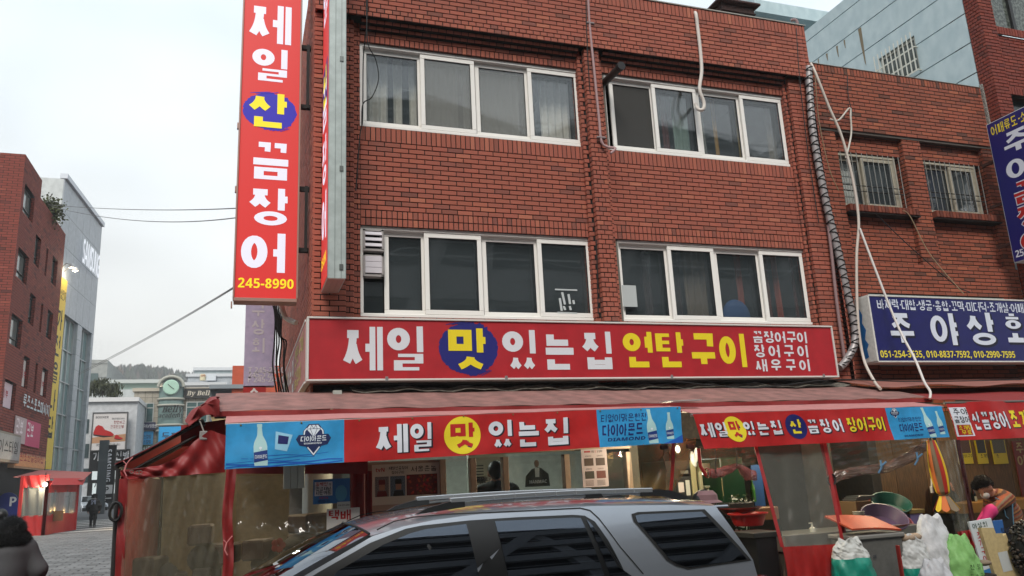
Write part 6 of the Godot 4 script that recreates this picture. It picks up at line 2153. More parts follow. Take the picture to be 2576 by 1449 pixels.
	stuff(part("eyelet", m, mat(Color(0.5, 0.47, 0.42), 0.4, 0.7), t))
	var h = thing("hose_coil", "black coil of hose hanging on the tent post", "hose")
	m = mb()
	var pts = []
	var hc = pz(291, 1287, 1.62)
	for i in 60: pts.append(hc + Vector3(0.05 * cos(i * 0.5) * (1.0 + 0.1 * sin(i)), 0.085 * sin(i * 0.5), 0.02 * sin(i * 0.21)))
	m.tube(pts, 0.012, 6)
	part("coil", m, mat(Color(0.03, 0.03, 0.03), 0.6), h)
	var lk = thing("eave_lamp", "small grey socket box hanging on a wire under the eave", "socket box")
	m = mb()
	var lp = pz(512, 1096, 1.58)
	m.cbox(lp, Vector3(0.075, 0.09, 0.05), 0.008)
	part("box", m, mat(Color(0.52, 0.50, 0.49), 0.5), lk)
	m = mb()
	m.tube([lp + Vector3(0, 0.04, 0), lp + Vector3(-0.03, 0.12, 0), lp + Vector3(-0.06, 0.18, 0), lp + Vector3(-0.04, 0.26, 0)], 0.008, 6)
	part("wire", m, mat(Color(0.6, 0.58, 0.56), 0.5), lk)
	var st = [[-0.75, 0.55, 0.9, 0.5, Color(0.10, 0.095, 0.09)], [-0.3, 0.7, 0.75, 0.45, Color(0.07, 0.065, 0.06)], [0.35, 0.6, 0.8, 0.5, Color(0.11, 0.10, 0.09)], [0.7, 0.72, 0.5, 0.6, Color(0.15, 0.11, 0.08)]]
	var i = 0
	for s in st:
		var q = thing("box_pile", ["pile of dark boxes behind the vinyl beside the lane post", "pile of black boxes behind the vinyl by the red strip", "pile of dark boxes behind the right vinyl panel", "pile of brown boxes behind the vinyl by the shop wall"][i], "boxes")
		m = mb()
		for k in 7:
			m = mb()
			m.cbox(Vector3(s[0] + rng.randf_range(-0.14, 0.14), 0.1 + k * 0.19 * s[1] * 1.6, s[2] + rng.randf_range(-0.1, 0.1)), Vector3(s[3] * rng.randf_range(0.4, 0.9), 0.2, rng.randf_range(0.2, 0.45)), 0.02, Basis(Vector3.UP, rng.randf_range(-0.6, 0.6)))
			part("box", m, mat(s[4].lerp(Color(0.4, 0.25, 0.15), rng.randf() * 0.5), 0.8), q)
		m = mb()
		m.ell(Vector3(s[0], 0.5 + s[1] * 0.9, s[2]), Vector3(s[3] * 0.42, 0.16, 0.2))
		part("cover", m, mat(s[4], 0.9, 0.0, "patchy", 0.5), q)
		i += 1
	var pw = thing("pinwheel_flower", "red paper flower on stems behind the vinyl", "flower")
	m = mb()
	var fc = pz(700, 1372, 1.2)
	for k in 5: m.ell(fc + Vector3(cos(k * 1.257), sin(k * 1.257), 0) * 0.04, Vector3(0.035, 0.035, 0.012))
	part("petal", m, mat(Color(0.55, 0.16, 0.08), 0.6), pw)
	m = mb()
	m.tube([fc, fc + Vector3(0.01, -0.4, 0)], 0.004, 5); m.tube([fc + Vector3(0.02, 0, 0), fc + Vector3(0.04, -0.4, 0)], 0.004, 5)
	part("stem", m, mat(Color(0.5, 0.48, 0.42), 0.6), pw)
	var cb = thing("white_box_post", "white metal channel hanging down behind the banner", "channel")
	m = mb()
	var ca = pz(713, 1175, 1.66); var cc = pz(766, 1228, 1.66)
	for k in 3: m.cbox(Vector3(lerp(ca.x, cc.x, (k + 0.5) / 3.0), (ca.y + cc.y) / 2 + 0.15, 1.66), Vector3((cc.x - ca.x) / 3.0 - 0.004, ca.y - cc.y + 0.3, 0.09), 0.004)
	part("channel", m, mat(Color(0.66, 0.66, 0.62), 0.45, 0.2), cb)
	var n1 = thing("blue_card_notice", "blue and white card notice taped to the vinyl", "notice")
	var a = pz(788, 1207, 1.53); var b = pz(880, 1264, 1.53)
	m = mb()
	m.bb(Vector3(a.x, b.y, 1.525), Vector3(b.x, a.y, 1.53))
	part("sheet", m, mat(Color(0.16, 0.40, 0.64), 0.5), n1)
	m = mb()
	m.bb(Vector3(a.x + 0.015, lerp(b.y, a.y, 0.33), 1.5305), Vector3(lerp(a.x, b.x, 0.52), a.y - 0.025, 1.533))
	part("panel", m, mat(Color(0.80, 0.78, 0.80), 0.5), n1)
	var W = b.x - a.x; var H = a.y - b.y
	var mp = plane(Vector3(a.x, b.y, 1.533), X3, Y3)
	m = mb()
	hangul(m, "동백전", W * 0.07, H * 0.72, W * 0.1, H * 0.16, W * 0.01, 0.17, mp, 0.001)
	hangul(m, "사용가능", W * 0.16, H * 0.2, W * 0.06, H * 0.1, W * 0.005, 0.15, mp, 0.001)
	stuff(part("lettering", m, mat(Color(0.66, 0.14, 0.14), 0.5), n1))
	m = mb()
	hangul(m, "및", W * 0.43, H * 0.73, W * 0.06, H * 0.1, 0, 0.15, mp, 0.001)
	hangul(m, "긴급재난", W * 0.07, H * 0.54, W * 0.1, H * 0.15, W * 0.006, 0.17, mp, 0.001)
	hangul(m, "지원카드", W * 0.07, H * 0.37, W * 0.1, H * 0.15, W * 0.006, 0.17, mp, 0.001)
	hangul(m, "매장입니다", W * 0.13, H * 0.06, W * 0.06, H * 0.1, W * 0.005, 0.15, mp, 0.001)
	stuff(part("lettering", m, mat(Color(0.07, 0.09, 0.2), 0.5), n1))
	m = mb()
	m.ell(Vector3(lerp(a.x, b.x, 0.76), lerp(b.y, a.y, 0.4), 1.5325), Vector3(W * 0.16, H * 0.34, 0.001), Basis(), 6, 18)
	part("print_blob", m, mat(Color(0.30, 0.55, 0.68), 0.5), n1)
	var n2 = thing("parcel_notice", "white notice with bold red lettering taped to the vinyl", "notice")
	a = pz(822, 1281, 1.535); b = pz(905, 1330, 1.535)
	m = mb()
	m.bb(Vector3(a.x, b.y, 1.53), Vector3(b.x, a.y, 1.535))
	part("sheet", m, mat(Color(0.80, 0.78, 0.76), 0.6), n2)
	hangul(big(n2, mat(Color(0.66, 0.10, 0.09), 0.5)), "택배", a.x + 0.02, a.y - 0.115, 0.105, 0.1, 0.012, 0.18, flat(1.535), 0.001)
	var n3 = thing("account_slip", "small white slip with a written number under the blue notice", "notice")
	a = pz(848, 1263, 1.537); b = pz(881, 1277, 1.537)
	m = mb()
	m.bb(Vector3(a.x, b.y, 1.535), Vector3(b.x, a.y, 1.537))
	part("sheet", m, mat(Color(0.76, 0.76, 0.74), 0.6), n3)
	m = mb()
	latin(m, "010 257 4294", a.x + 0.012, b.y + 0.02, 0.016, flat(1.537), 0.001, 0.85)
	stuff(part("lettering", m, mat(Color(0.2, 0.2, 0.2), 0.6), n3))

# ---------------------------------------------------------------- the glazed shop front under the awning
func shop_front():
	var z = 0.6
	var cream = mat(Color(0.66, 0.56, 0.48), 0.55, 0.0, "soft", 0.7)
	var t = thing("glazed_shop_front", "cream framed glazed shop front under the wide banner", "shop front")
	var xs = [914, 1112, 1188, 1270, 1424, 1580]
	var x = []
	for v in xs: x.append(pz(v, 1190, z).x)
	var ytop = 2.10
	var m = mb()
	m.cbox(Vector3((x[0] + x[5]) / 2, ytop + 0.035, z), Vector3(x[5] - x[0] + 0.1, 0.09, 0.12), 0.006)
	m.cbox(Vector3((x[0] + x[5]) / 2, 0.75, z), Vector3(x[5] - x[0] + 0.1, 0.08, 0.12), 0.006)
	part("rail", m, cream, t)
	for i in 6:
		m = mb()
		m.cbox(Vector3(x[i], 1.42, z), Vector3(0.075, 1.26, 0.11), 0.006)
		part("post", m, cream, t)
	m = mb()
	m.bb(Vector3(x[0] - 0.05, 0.0, z - 0.04), Vector3(x[5] + 0.05, 0.71, z + 0.04))
	part("stall_riser", m, mat(Color(0.45, 0.42, 0.40), 0.7), t)
	for i in range(1, 5):
		m = mb()
		m.bb(Vector3(x[i] + 0.038, 0.79, z - 0.004), Vector3(x[i + 1] - 0.038, 2.054, z))
		part("pane", m, glass(Color(0.5, 0.52, 0.5), 0.05), t)
	m = mb()
	m.bb(Vector3(x[0] - 0.2, 2.145, z - 0.05), Vector3(x[5] + 0.1, 2.55, z + 0.02))
	part("fascia", m, mat(Color(0.30, 0.27, 0.25), 0.8), t)
	var p = thing("framed_menu_poster", "framed poster with red food photographs in the first window bay", "poster")
	var a = pz(936, 1170, z + 0.03); var b = pz(1108, 1262, z + 0.03)
	var W = b.x - a.x; var H = a.y - b.y
	m = mb()
	m.bb(Vector3(x[0] + 0.04, b.y - 0.3, z + 0.0), Vector3(x[1] - 0.04, 2.05, z + 0.02))
	part("backing", m, mat(Color(0.62, 0.52, 0.46), 0.6), p)
	m = mb()
	m.bb(Vector3(a.x, b.y, z + 0.02), Vector3(b.x, a.y, z + 0.03))
	part("sheet", m, mat(Color(0.74, 0.70, 0.66), 0.5), p)
	var mp = plane(Vector3(a.x, b.y, z + 0.03), X3, Y3)
	m = mb()
	latin(m, "tvN", W * 0.05, H * 0.82, H * 0.1, mp, 0.001, 1.0)
	part("lettering", m, mat(Color(0.6, 0.1, 0.1), 0.5), p)
	m = mb()
	hangul(m, "제일산꼼장어", W * 0.24, H * 0.86, W * 0.045, H * 0.08, W * 0.003, 0.15, mp, 0.001)
	hangul(m, "장어구이", W * 0.28, H * 0.75, W * 0.045, H * 0.08, W * 0.003, 0.15, mp, 0.001)
	hangul(m, "서울촌놈", W * 0.57, H * 0.79, W * 0.09, H * 0.14, W * 0.008, 0.12, mp, 0.001)
	stuff(part("lettering", m, mat(Color(0.1, 0.09, 0.1), 0.5), p))
	for q in [[0.04, 0.2, 0.24, 0.7, Color(0.55, 0.50, 0.50)], [0.26, 0.2, 0.48, 0.7, Color(0.42, 0.50, 0.58)], [0.50, 0.2, 0.96, 0.72, Color(0.48, 0.13, 0.10)]]:
		m = mb()
		m.poly(rect2(W * q[0], H * q[1], W * q[2], H * q[3]), mp, 0.001)
		part("photo", m, mat(q[4], 0.45, 0.0, "patchy", 0.12), p)
	for q in [[0.14, Color(0.38, 0.08, 0.09)], [0.38, Color(0.06, 0.06, 0.07)]]:
		m = mb()
		m.poly([V2(W * (q[0] - 0.08), H * 0.2), V2(W * (q[0] + 0.08), H * 0.2), V2(W * (q[0] + 0.06), H * 0.34), V2(W * (q[0] - 0.06), H * 0.34)], mp, 0.002)
		m.poly([V2(W * (q[0] - 0.05), H * 0.5), V2(W * (q[0] + 0.05), H * 0.5), V2(W * (q[0] + 0.045), H * 0.62), V2(W * (q[0] - 0.045), H * 0.62)], mp, 0.002)
		part("photo_figure", m, mat(q[1], 0.5), p)
		m = mb()
		m.poly([V2(W * (q[0] - 0.04), H * 0.36), V2(W * (q[0] + 0.04), H * 0.36), V2(W * (q[0] + 0.042), H * 0.5), V2(W * (q[0] - 0.042), H * 0.5)], mp, 0.0022)
		part("photo_face", m, mat(Color(0.60, 0.42, 0.34), 0.5), p)
	var rr = RandomNumberGenerator.new()
	rr.seed = 5
	m = mbc()
	for i in 60:
		m.col = lin(Color(rr.randf_range(0.3, 0.75), rr.randf_range(0.05, 0.3), rr.randf_range(0.04, 0.18)))
		var c = V2(W * rr.randf_range(0.52, 0.94), H * rr.randf_range(0.22, 0.7))
		var pp = []
		for k in 6: pp.append(c + V2(cos(k * 1.05), sin(k * 1.05)) * rr.randf_range(0.008, 0.022))
		m.poly(pp, mp, 0.002 + i * 0.00002)
	stuff(part("photo_food", m, vmat(0.5), p))
	p = thing("hanging_menu_sheet", "pink white menu sheet with four food photographs hung on the glass", "menu")
	a = pz(1461, 1131, z + 0.1); b = pz(1532, 1223, z + 0.1)
	W = b.x - a.x; H = a.y - b.y
	m = mb()
	m.bb(Vector3(a.x, b.y, z + 0.09), Vector3(b.x, a.y, z + 0.1))
	part("sheet", m, mat(Color(0.72, 0.66, 0.68), 0.5), p)
	mp = plane(Vector3(a.x, b.y, z + 0.1), X3, Y3)
	for q in [[0.1, 0.56], [0.55, 0.56], [0.1, 0.22], [0.55, 0.22]]:
		m = mb()
		m.poly(rect2(W * q[0], H * q[1], W * (q[0] + 0.36), H * (q[1] + 0.2)), mp, 0.001)
		part("photo", m, mat([Color(0.30, 0.15, 0.07), Color(0.28, 0.12, 0.09), Color(0.24, 0.20, 0.14), Color(0.50, 0.16, 0.12)][int(q[0] * 2) + (2 if q[1] < 0.4 else 0)], 0.5, 0.0, "patchy", 0.1), p)
	m = mb()
	m.poly(rect2(W * 0.12, H * 0.91, W * 0.36, H * 0.96), mp, 0.001)
	hangul(m, "산", W * 0.53, H * 0.905, W * 0.07, H * 0.06, 0, 0.15, mp, 0.001)
	stuff(part("lettering", m, mat(Color(0.6, 0.12, 0.14), 0.5), p))
	m = mb()
	hangul(m, "제일", W * 0.38, H * 0.905, W * 0.065, H * 0.06, W * 0.005, 0.15, mp, 0.001)
	hangul(m, "꼼장어", W * 0.62, H * 0.905, W * 0.065, H * 0.06, W * 0.005, 0.15, mp, 0.001)
	for q in [[0.15, 0.8], [0.6, 0.8], [0.15, 0.46], [0.6, 0.46]]: hangul(m, "꼼장어구이", W * q[0], H * q[1], W * 0.045, H * 0.035, W * 0.003, 0.15, mp, 0.001)
	for r in 5:
		for c in 2: m.poly(rect2(W * (0.1 + 0.45 * c), H * (0.16 - 0.03 * r), W * (0.42 + 0.45 * c), H * (0.172 - 0.03 * r)), mp, 0.001)
	stuff(part("lettering", m, mat(Color(0.16, 0.13, 0.15), 0.5), p))
	var room = thing("shop_room", "white tiled shop room seen through the cream framed glass", "room")
	m = mb()
	m.bb(Vector3(1.02, 0.0, -4.2), Vector3(8.64, 2.9, -4.1))
	m.bb(Vector3(1.02, 0.01, -4.099), Vector3(1.12, 2.9, 0.5))
	part("wall", m, mat(Color(0.66, 0.67, 0.64), 0.7, 0.0, "soft", 1.2), room)
	m = mb()
	m.bb(Vector3(1.121, 0.0, -4.099), Vector3(8.64, 0.03, 0.55))
	part("floor", m, mat(Color(0.3, 0.29, 0.28), 0.6), room)
	m = mb()
	m.bb(Vector3(1.121, 2.85, -4.099), Vector3(8.64, 2.98, 0.04))
	part("ceiling", m, mat(Color(0.6, 0.6, 0.57), 0.8), room)
	for q in [[2.6, -1.6], [4.4, -1.8], [6.3, -1.2]]:
		var lt = thing("ceiling_lamp", "lit tube lamp on the shop ceiling " + ("near the lane wall" if q[0] < 3 else ("behind the suit poster" if q[0] < 5 else "above the stall refrigerator")), "lamp")
		m = mb()
		m.cbox(Vector3(q[0], 2.81, q[1]), Vector3(1.2, 0.05, 0.14), 0.01)
		part("fitting", m, mat(Color(0.8, 0.8, 0.8), 0.5), lt)
		m = mb()
		m.tube([Vector3(q[0] - 0.56, 2.76, q[1]), Vector3(q[0] + 0.56, 2.76, q[1])], 0.016, 8)
		part("tube", m, glow(Color(0.95, 1.0, 0.96), 3.0), lt)
		var al = AreaLight3D.new()
		al.area_size = Vector2(1.1, 0.1)
		al.light_energy = 1.6; al.light_color = Color(0.95, 1.0, 0.95); al.shadow_enabled = true
		al.area_range = 9.0; al.area_attenuation = 2.0
		lt.add_child(al)
		al.position = Vector3(q[0], 2.735, q[1])
		al.rotation_degrees = Vector3(-90, 0, 0)
	var posters = [[1190, 1160, 1222, 1214, Color(0.62, 0.64, 0.60), "grey printed sheet on the shop back wall by the post"], [1236, 1162, 1262, 1185, Color(0.14, 0.30, 0.44), "blue no smoking poster on the shop back wall"], [1196, 1200, 1260, 1222, Color(0.70, 0.70, 0.68), "white origin notice on the shop back wall"]]
	for q in posters:
		a = pz(q[0], q[1], -1.0); b = pz(q[2], q[3], -1.0)
		var ps = thing("wall_poster", q[5], "poster")
		m = mb()
		m.bb(Vector3(a.x, b.y, -1.01), Vector3(b.x, a.y, -1.0))
		part("sheet", m, mat(q[4], 0.5), ps)
		m = mb()
		if q[0] == 1196:
			hangul(m, "국산:김치,쌀", a.x + 0.02, lerp(b.y, a.y, 0.55), 0.05, 0.05, 0.004, 0.14, flat(-1.0), 0.002)
			hangul(m, "사용합니다", a.x + 0.06, lerp(b.y, a.y, 0.12), 0.05, 0.05, 0.004, 0.14, flat(-1.0), 0.002)
		else:
			for r in 6: m.poly(rect2(lerp(a.x, b.x, 0.12), lerp(b.y, a.y, 0.1 + 0.13 * r), lerp(a.x, b.x, 0.85), lerp(b.y, a.y, 0.15 + 0.13 * r)), flat(-1.0), 0.002)
		stuff(part("lettering", m, mat(Color(0.12, 0.14, 0.2), 0.5), ps))
	m = mb()
	m.bb(Vector3(pz(1180, 1190, -1.0).x, 0.03, -1.1), Vector3(pz(1275, 1190, -1.0).x, 2.5, -1.011))
	solo("wall_screen", m, mat(Color(0.62, 0.64, 0.60), 0.7), "pale partition carrying the notices inside the shop", "partition")
	p = thing("suit_poster", "poster of a figure in a dark suit lettered HANMAC", "poster")
	var fz = -1.6
	a = pz(1318, 1158, fz); b = pz(1384, 1222, fz)
	W = b.x - a.x; H = a.y - b.y
	mp = plane(Vector3(a.x, b.y, fz), X3, Y3)
	m = mb()
	m.poly([V2(0, 0), V2(W, 0), V2(W * 0.96, H * 0.45), V2(W * 0.68, H * 0.68), V2(W * 0.56, H * 0.72), V2(W * 0.3, H * 0.66), V2(W * 0.05, H * 0.4)], mp, 0.0, 0.01)
	part("print_suit", m, mat(Color(0.05, 0.055, 0.055), 0.5), p)
	m = mb()
	m.poly([V2(W * 0.42, H * 0.35), V2(W * 0.58, H * 0.35), V2(W * 0.6, H * 0.7), V2(W * 0.42, H * 0.7)], mp, 0.002)
	part("print_shirt", m, mat(Color(0.75, 0.75, 0.75), 0.5), p)
	m = mb()
	m.ell(mp.call(W * 0.5, H * 0.86, 0.003), Vector3(W * 0.1, H * 0.14, 0.003), Basis(), 8, 16)
	part("print_head", m, mat(Color(0.45, 0.33, 0.27), 0.5), p)
	m = mb()
	latin(m, "HANMAC", W * 0.18, H * 0.12, H * 0.12, mp, 0.003, 1.0)
	part("lettering", m, mat(Color(0.8, 0.8, 0.8), 0.5), p)
# ---------------------------------------------------------------- the silver sport utility car passing in front
const CZ = 4.05
func side_z(y):
	var t = clamp((y - 1.08) / 0.49, -0.3, 1.1)
	return CZ + 0.89 - 0.05 * t - 0.11 * t * abs(t)
func on_side(vx, vy):
	var z = 4.75
	var p = Vector3.ZERO
	for i in 6:
		p = pz(vx, vy, z)
		z = side_z(p.y)
	return V2(p.x, p.y)
func roof_y(x):
	var q = [[0.75, 1.49], [0.95, 1.53], [1.25, 1.565], [1.7, 1.587], [2.3, 1.585], [2.9, 1.56], [3.25, 1.535], [3.46, 1.51]]
	if x <= q[0][0]: return q[0][1]
	for i in q.size() - 1:
		if x <= q[i + 1][0]: return lerp(q[i][1], q[i + 1][1], (x - q[i][0]) / (q[i + 1][0] - q[i][0]))
	return q[-1][1]
func suv():
	var t = thing("silver_suv", "silver sport utility car with roof rails driving past the shop", "car")
	var paint = StandardMaterial3D.new()
	paint.albedo_color = Color(0.60, 0.62, 0.65); paint.metallic = 0.7; paint.roughness = 0.32
	paint.clearcoat_enabled = true; paint.clearcoat = 1.0; paint.clearcoat_roughness = 0.04
	paint.cull_mode = BaseMaterial3D.CULL_DISABLED
	var trim = mat(Color(0.035, 0.037, 0.04), 0.35)
	var dark = mat(Color(0.36, 0.38, 0.41), 0.02, 1.0)
	var seal = mat(Color(0.02, 0.02, 0.02), 0.7)
	var m = mb()
	m.grid(func(u, v):
		var w = lerp(-1.0, 1.0, v)
		var bow = 0.07 * (1.0 - w * w)
		var x = lerp(0.80 - bow, 3.44 - 0.06 * w * w, u)
		var hw = lerp(0.63, 0.66, sin(u * PI)) 
		var e = abs(w)
		var y = roof_y(x) + 0.045 * (1.0 - pow(e, 3.0)) - 0.02 * pow(e, 10.0)
		return Vector3(x, y, CZ + w * (hw + 0.035)), 44, 36)
	part("roof", m, paint, t)
	var P = func(a):
		var r = []
		for e in a: r.append(on_side(e[0], e[1]))
		return r
	for s in [1, -1]:
		var mp = func(x, y, o): return Vector3(x, y, CZ + s * (side_z(y) - CZ + o))
		var outline = [V2(-0.12, 1.0), V2(-0.08, 1.06), V2(0.35, 1.275), V2(0.80, 1.485), V2(1.0, 1.53)]
		for k in 12:
			var x = lerp(1.2, 3.30, k / 11.0)
			outline.append(V2(x, roof_y(x) - 0.004))
		outline.append_array([on_side(1802, 1276), on_side(1850, 1342), on_side(1894, 1408), V2(3.50, 1.0)])
		m = mb()
		m.poly(outline, mp, 0.0)
		part("side_panel", m, paint, t)
		var sur = [V2(-0.02, 1.05)]
		sur.append_array(P.call([[800, 1440], [930, 1366], [1020, 1330], [1060, 1322], [1180, 1309], [1300, 1301], [1440, 1295], [1470, 1297], [1496, 1312], [1530, 1360], [1562, 1420], [1568, 1434]]))
		sur.append_array([V2(2.60, 1.055), V2(2.55, 1.05)])
		m = mb()
		m.poly(sur, mp, 0.004)
		part("window_surround", m, trim, t)
		var fg = P.call([[1172, 1318], [1070, 1331], [1030, 1342], [960, 1372], [850, 1436]])
		fg.append_array([V2(0.34, 1.08), V2(1.47, 1.08)])
		var rg = P.call([[1244, 1311], [1440, 1302], [1460, 1303]])
		rg.append_array([V2(2.33, 1.08), V2(1.66, 1.08)])
		var ra = P.call([[1474, 1305], [1490, 1322], [1520, 1368], [1552, 1424]])
		ra.append_array([V2(2.56, 1.08), V2(2.37, 1.08)])
		for g in [fg, rg, ra]:
			m = mb()
			m.poly(g, mp, 0.008)
			part("door_glass", m, dark, t)
		var q0 = P.call([[1588, 1293], [1604, 1288], [1772, 1281], [1890, 1410], [1730, 1433], [1700, 1424], [1676, 1410], [1594, 1312]])
		m = mb()
		m.poly(q0, mp, 0.004)
		part("gasket", m, seal, t)
		var q1 = P.call([[1597, 1297], [1610, 1294], [1764, 1287], [1878, 1406], [1730, 1427], [1704, 1419], [1682, 1405], [1602, 1312]])
		m = mb()
		m.poly(q1, mp, 0.008)
		part("quarter_glass", m, dark, t)
		m = mb()
		stroke(m, P.call([[948, 1333], [990, 1312], [1040, 1301], [1120, 1294], [1214, 1290], [1340, 1284], [1459, 1278], [1484, 1284], [1506, 1304], [1560, 1376], [1618, 1444]]), false, 0.008, 0.008, mp, 0.003)
		part("shut_line", m, seal, t)
		m = mb()
		stroke(m, [V2(1.57, 0.5), V2(1.575, 1.06)], false, 0.008, 0.008, mp, 0.003)
		part("shut_line", m, seal, t)
		m = mb()
		stroke(m, [V2(-0.05, 1.04), V2(1.4, 1.045), V2(2.62, 1.05)], false, 0.012, 0.014, mp, 0.006)
		part("belt_strip", m, mat(Color(0.65, 0.66, 0.67), 0.2, 0.9), t)
		var zr = CZ + s * 0.55
		var rail = func(x0, y0, x1, y1, hgt, wid, mm, called):
			var b = mb()
			var pr = []
			var k = 10
			for i in k:
				var a = Vector3(lerp(x0, x1, float(i) / k), lerp(y0, y1, float(i) / k) + 0.012 * sin(PI * i / k), zr); var c = Vector3(lerp(x0, x1, float(i + 1) / k), lerp(y0, y1, float(i + 1) / k) + 0.012 * sin(PI * (i + 1) / k), zr)
				b.cbox((a + c) / 2, Vector3((c - a).length() + 0.002, hgt, wid), 0.005, Basis(Z3, atan2(c.y - a.y, c.x - a.x)))
			part(called, b, mm, t)
		var sil = mat(Color(0.70, 0.71, 0.72), 0.28, 0.7)
		rail.call(1.36, 1.668, 2.90, 1.658, 0.034, 0.05, sil, "roof_rail")
		rail.call(1.46, 1.636, 2.36, 1.644, 0.022, 0.036, mat(Color(0.52, 0.53, 0.54), 0.3, 0.6), "lower_rail")
		rail.call(2.48, 1.642, 2.80, 1.634, 0.022, 0.036, mat(Color(0.52, 0.53, 0.54), 0.3, 0.6), "lower_rail")
		for f in [[[1.12, 1.59], [1.20, 1.628], [1.36, 1.662], [1.46, 1.655], [1.46, 1.62], [1.3, 1.605]], [[2.80, 1.652], [2.92, 1.665], [3.05, 1.65], [3.22, 1.585], [3.12, 1.575], [2.98, 1.612], [2.80, 1.618]], [[2.36, 1.655], [2.48, 1.655], [2.50, 1.625], [2.36, 1.625]]]:
			var pp = []
			m = mb()
			for e in f: pp.append(V2(e[0], e[1]))
			m.poly(pp, func(x, y, o): return Vector3(x, y, zr + o), 0.024, 0.048)
			part("rail_foot", m, mat(Color(0.11, 0.115, 0.12), 0.5), t)
		m = mb()
		m.grid(func(u, v):
			var x = lerp(-1.12, 3.55, u)
			var wsec = [[0.28, 0.86], [0.45, 0.94], [0.75, 0.965], [0.95, 0.94], [1.03, 0.90]]
			var f = v * 4.0
			var i = int(min(3, floor(f)))
			var y = lerp(wsec[i][0], wsec[i + 1][0], f - i); var w = lerp(wsec[i][1], wsec[i + 1][1], f - i)
			var nose = clamp((x + 1.12) / 0.7, 0.0, 1.0); var tail = clamp((3.55 - x) / 0.4, 0.0, 1.0)
			w *= lerp(0.78, 1.0, sin(nose * PI / 2)) * lerp(0.9, 1.0, sin(tail * PI / 2))
			if x < 0.0: y = min(y, 1.03 + 0.12 * x)
			return Vector3(x, y, CZ + s * w), 50, 12)
		part("body_side", m, paint, t)
		m = mb()
		m.poly([V2(3.28, 1.04), V2(3.55, 1.04), V2(3.55, 0.86), V2(3.35, 0.88)], func(x, y, o): return Vector3(x, y, CZ + s * (0.94 + o)), 0.0, 0.08)
		part("tail_lamp", m, mat(Color(0.42, 0.10, 0.10), 0.1), t)
		m = mb()
		m.ell(Vector3(0.18, 1.12, CZ + s * 1.06), Vector3(0.1, 0.08, 0.12))
		part("door_mirror", m, paint, t)
		for x in [-0.45, 2.4]:
			m = mb()
			m.lathe([Vector2(0.24, -0.12), Vector2(0.36, -0.11), Vector2(0.375, 0.0), Vector2(0.36, 0.11), Vector2(0.24, 0.12)], Vector3(x, 0.375, CZ + s * 0.84), Basis(Vector3.RIGHT, PI / 2), 28)
			var w = part("wheel", m, mat(Color(0.03, 0.03, 0.03), 0.9), t)
			m = mb()
			m.lathe([Vector2(0.0, 0.06), Vector2(0.06, 0.08), Vector2(0.22, 0.05), Vector2(0.245, 0.1)], Vector3(x, 0.375, CZ + s * 0.84), Basis(Vector3.RIGHT, s * PI / 2), 20)
			part("rim", m, mat(Color(0.55, 0.56, 0.57), 0.3, 0.8), w)
	m = mb()
	m.grid(func(u, v):
		var w = lerp(-1.0, 1.0, v)
		var bow = 0.09 * (1.0 - w * w)
		var a = Vector3(-0.12 - bow * 2.0, 1.03, CZ + w * 0.80); var b = Vector3(0.80 - bow * 0.8, 1.492 + 0.045 * (1.0 - pow(abs(w), 3.0)), CZ + w * 0.655)
		return a.lerp(b, u) + Vector3(-0.02 * sin(u * PI), 0.02 * sin(u * PI), 0), 20, 24)
	part("windscreen", m, dark, t)
	m = mb()
	var arc = []
	for i in 17:
		var w = lerp(-1.0, 1.0, i / 16.0)
		arc.append(Vector3(0.80 - 0.072 * (1.0 - w * w), 1.494 + 0.045 * (1.0 - pow(abs(w), 3.0)), CZ + w * 0.655))
	m.tube(arc, 0.007, 6)
	part("windscreen_seal", m, seal, t)
	m = mb()
	m.grid(func(u, v):
		var w = lerp(-1.0, 1.0, v)
		var x = lerp(-1.10, -0.10, u) - 0.1 * (1.0 - w * w)
		return Vector3(x, lerp(0.90, 1.03, u) + 0.05 * (1.0 - w * w), CZ + w * lerp(0.74, 0.89, u)), 14, 16)
	part("bonnet", m, paint, t)
	m = mb()
	m.grid(func(u, v):
		var w = lerp(-1.0, 1.0, v)
		return Vector3(-1.12 - 0.1 * (1.0 - w * w) - 0.05 * sin(u * PI), lerp(0.28, 0.90, u), CZ + w * 0.74), 8, 16)
	part("nose", m, paint, t)
	m = mb()
	m.grid(func(u, v):
		var w = lerp(-1.0, 1.0, v)
		var prof = [[3.55, 0.30], [3.59, 0.6], [3.57, 0.9], [3.54, 1.08], [3.50, 1.32], [3.44, 1.50]]
		var f = u * 5.0
		var i = int(min(4, floor(f)))
		return Vector3(lerp(prof[i][0], prof[i + 1][0], f - i) - 0.05 * pow(abs(w), 4.0), lerp(prof[i][1], prof[i + 1][1], f - i), CZ + w * lerp(0.87, 0.66, clamp((u - 0.55) / 0.45, 0, 1))), 20, 16)
	part("tailgate", m, paint, t)
	m = mb()
	m.grid(func(u, v):
		var w = lerp(-1.0, 1.0, v)
		return Vector3(lerp(3.55, 3.475, u), lerp(1.08, 1.45, u), CZ + w * lerp(0.72, 0.60, u)), 4, 8)
	part("rear_glass", m, dark, t)
	m = mb()
	m.cbox(Vector3(3.42, 1.512, CZ), Vector3(0.16, 0.022, 1.26), 0.008)
	part("spoiler", m, paint, t)
	m = mb()
	m.bb(Vector3(-1.0, 0.22, CZ - 0.84), Vector3(3.4, 0.3, CZ + 0.84))
	m.bb(Vector3(1.0, 0.301, CZ - 0.55), Vector3(3.3, 1.40, CZ + 0.55))
	part("chassis", m, mat(Color(0.02, 0.02, 0.02), 0.9), t)
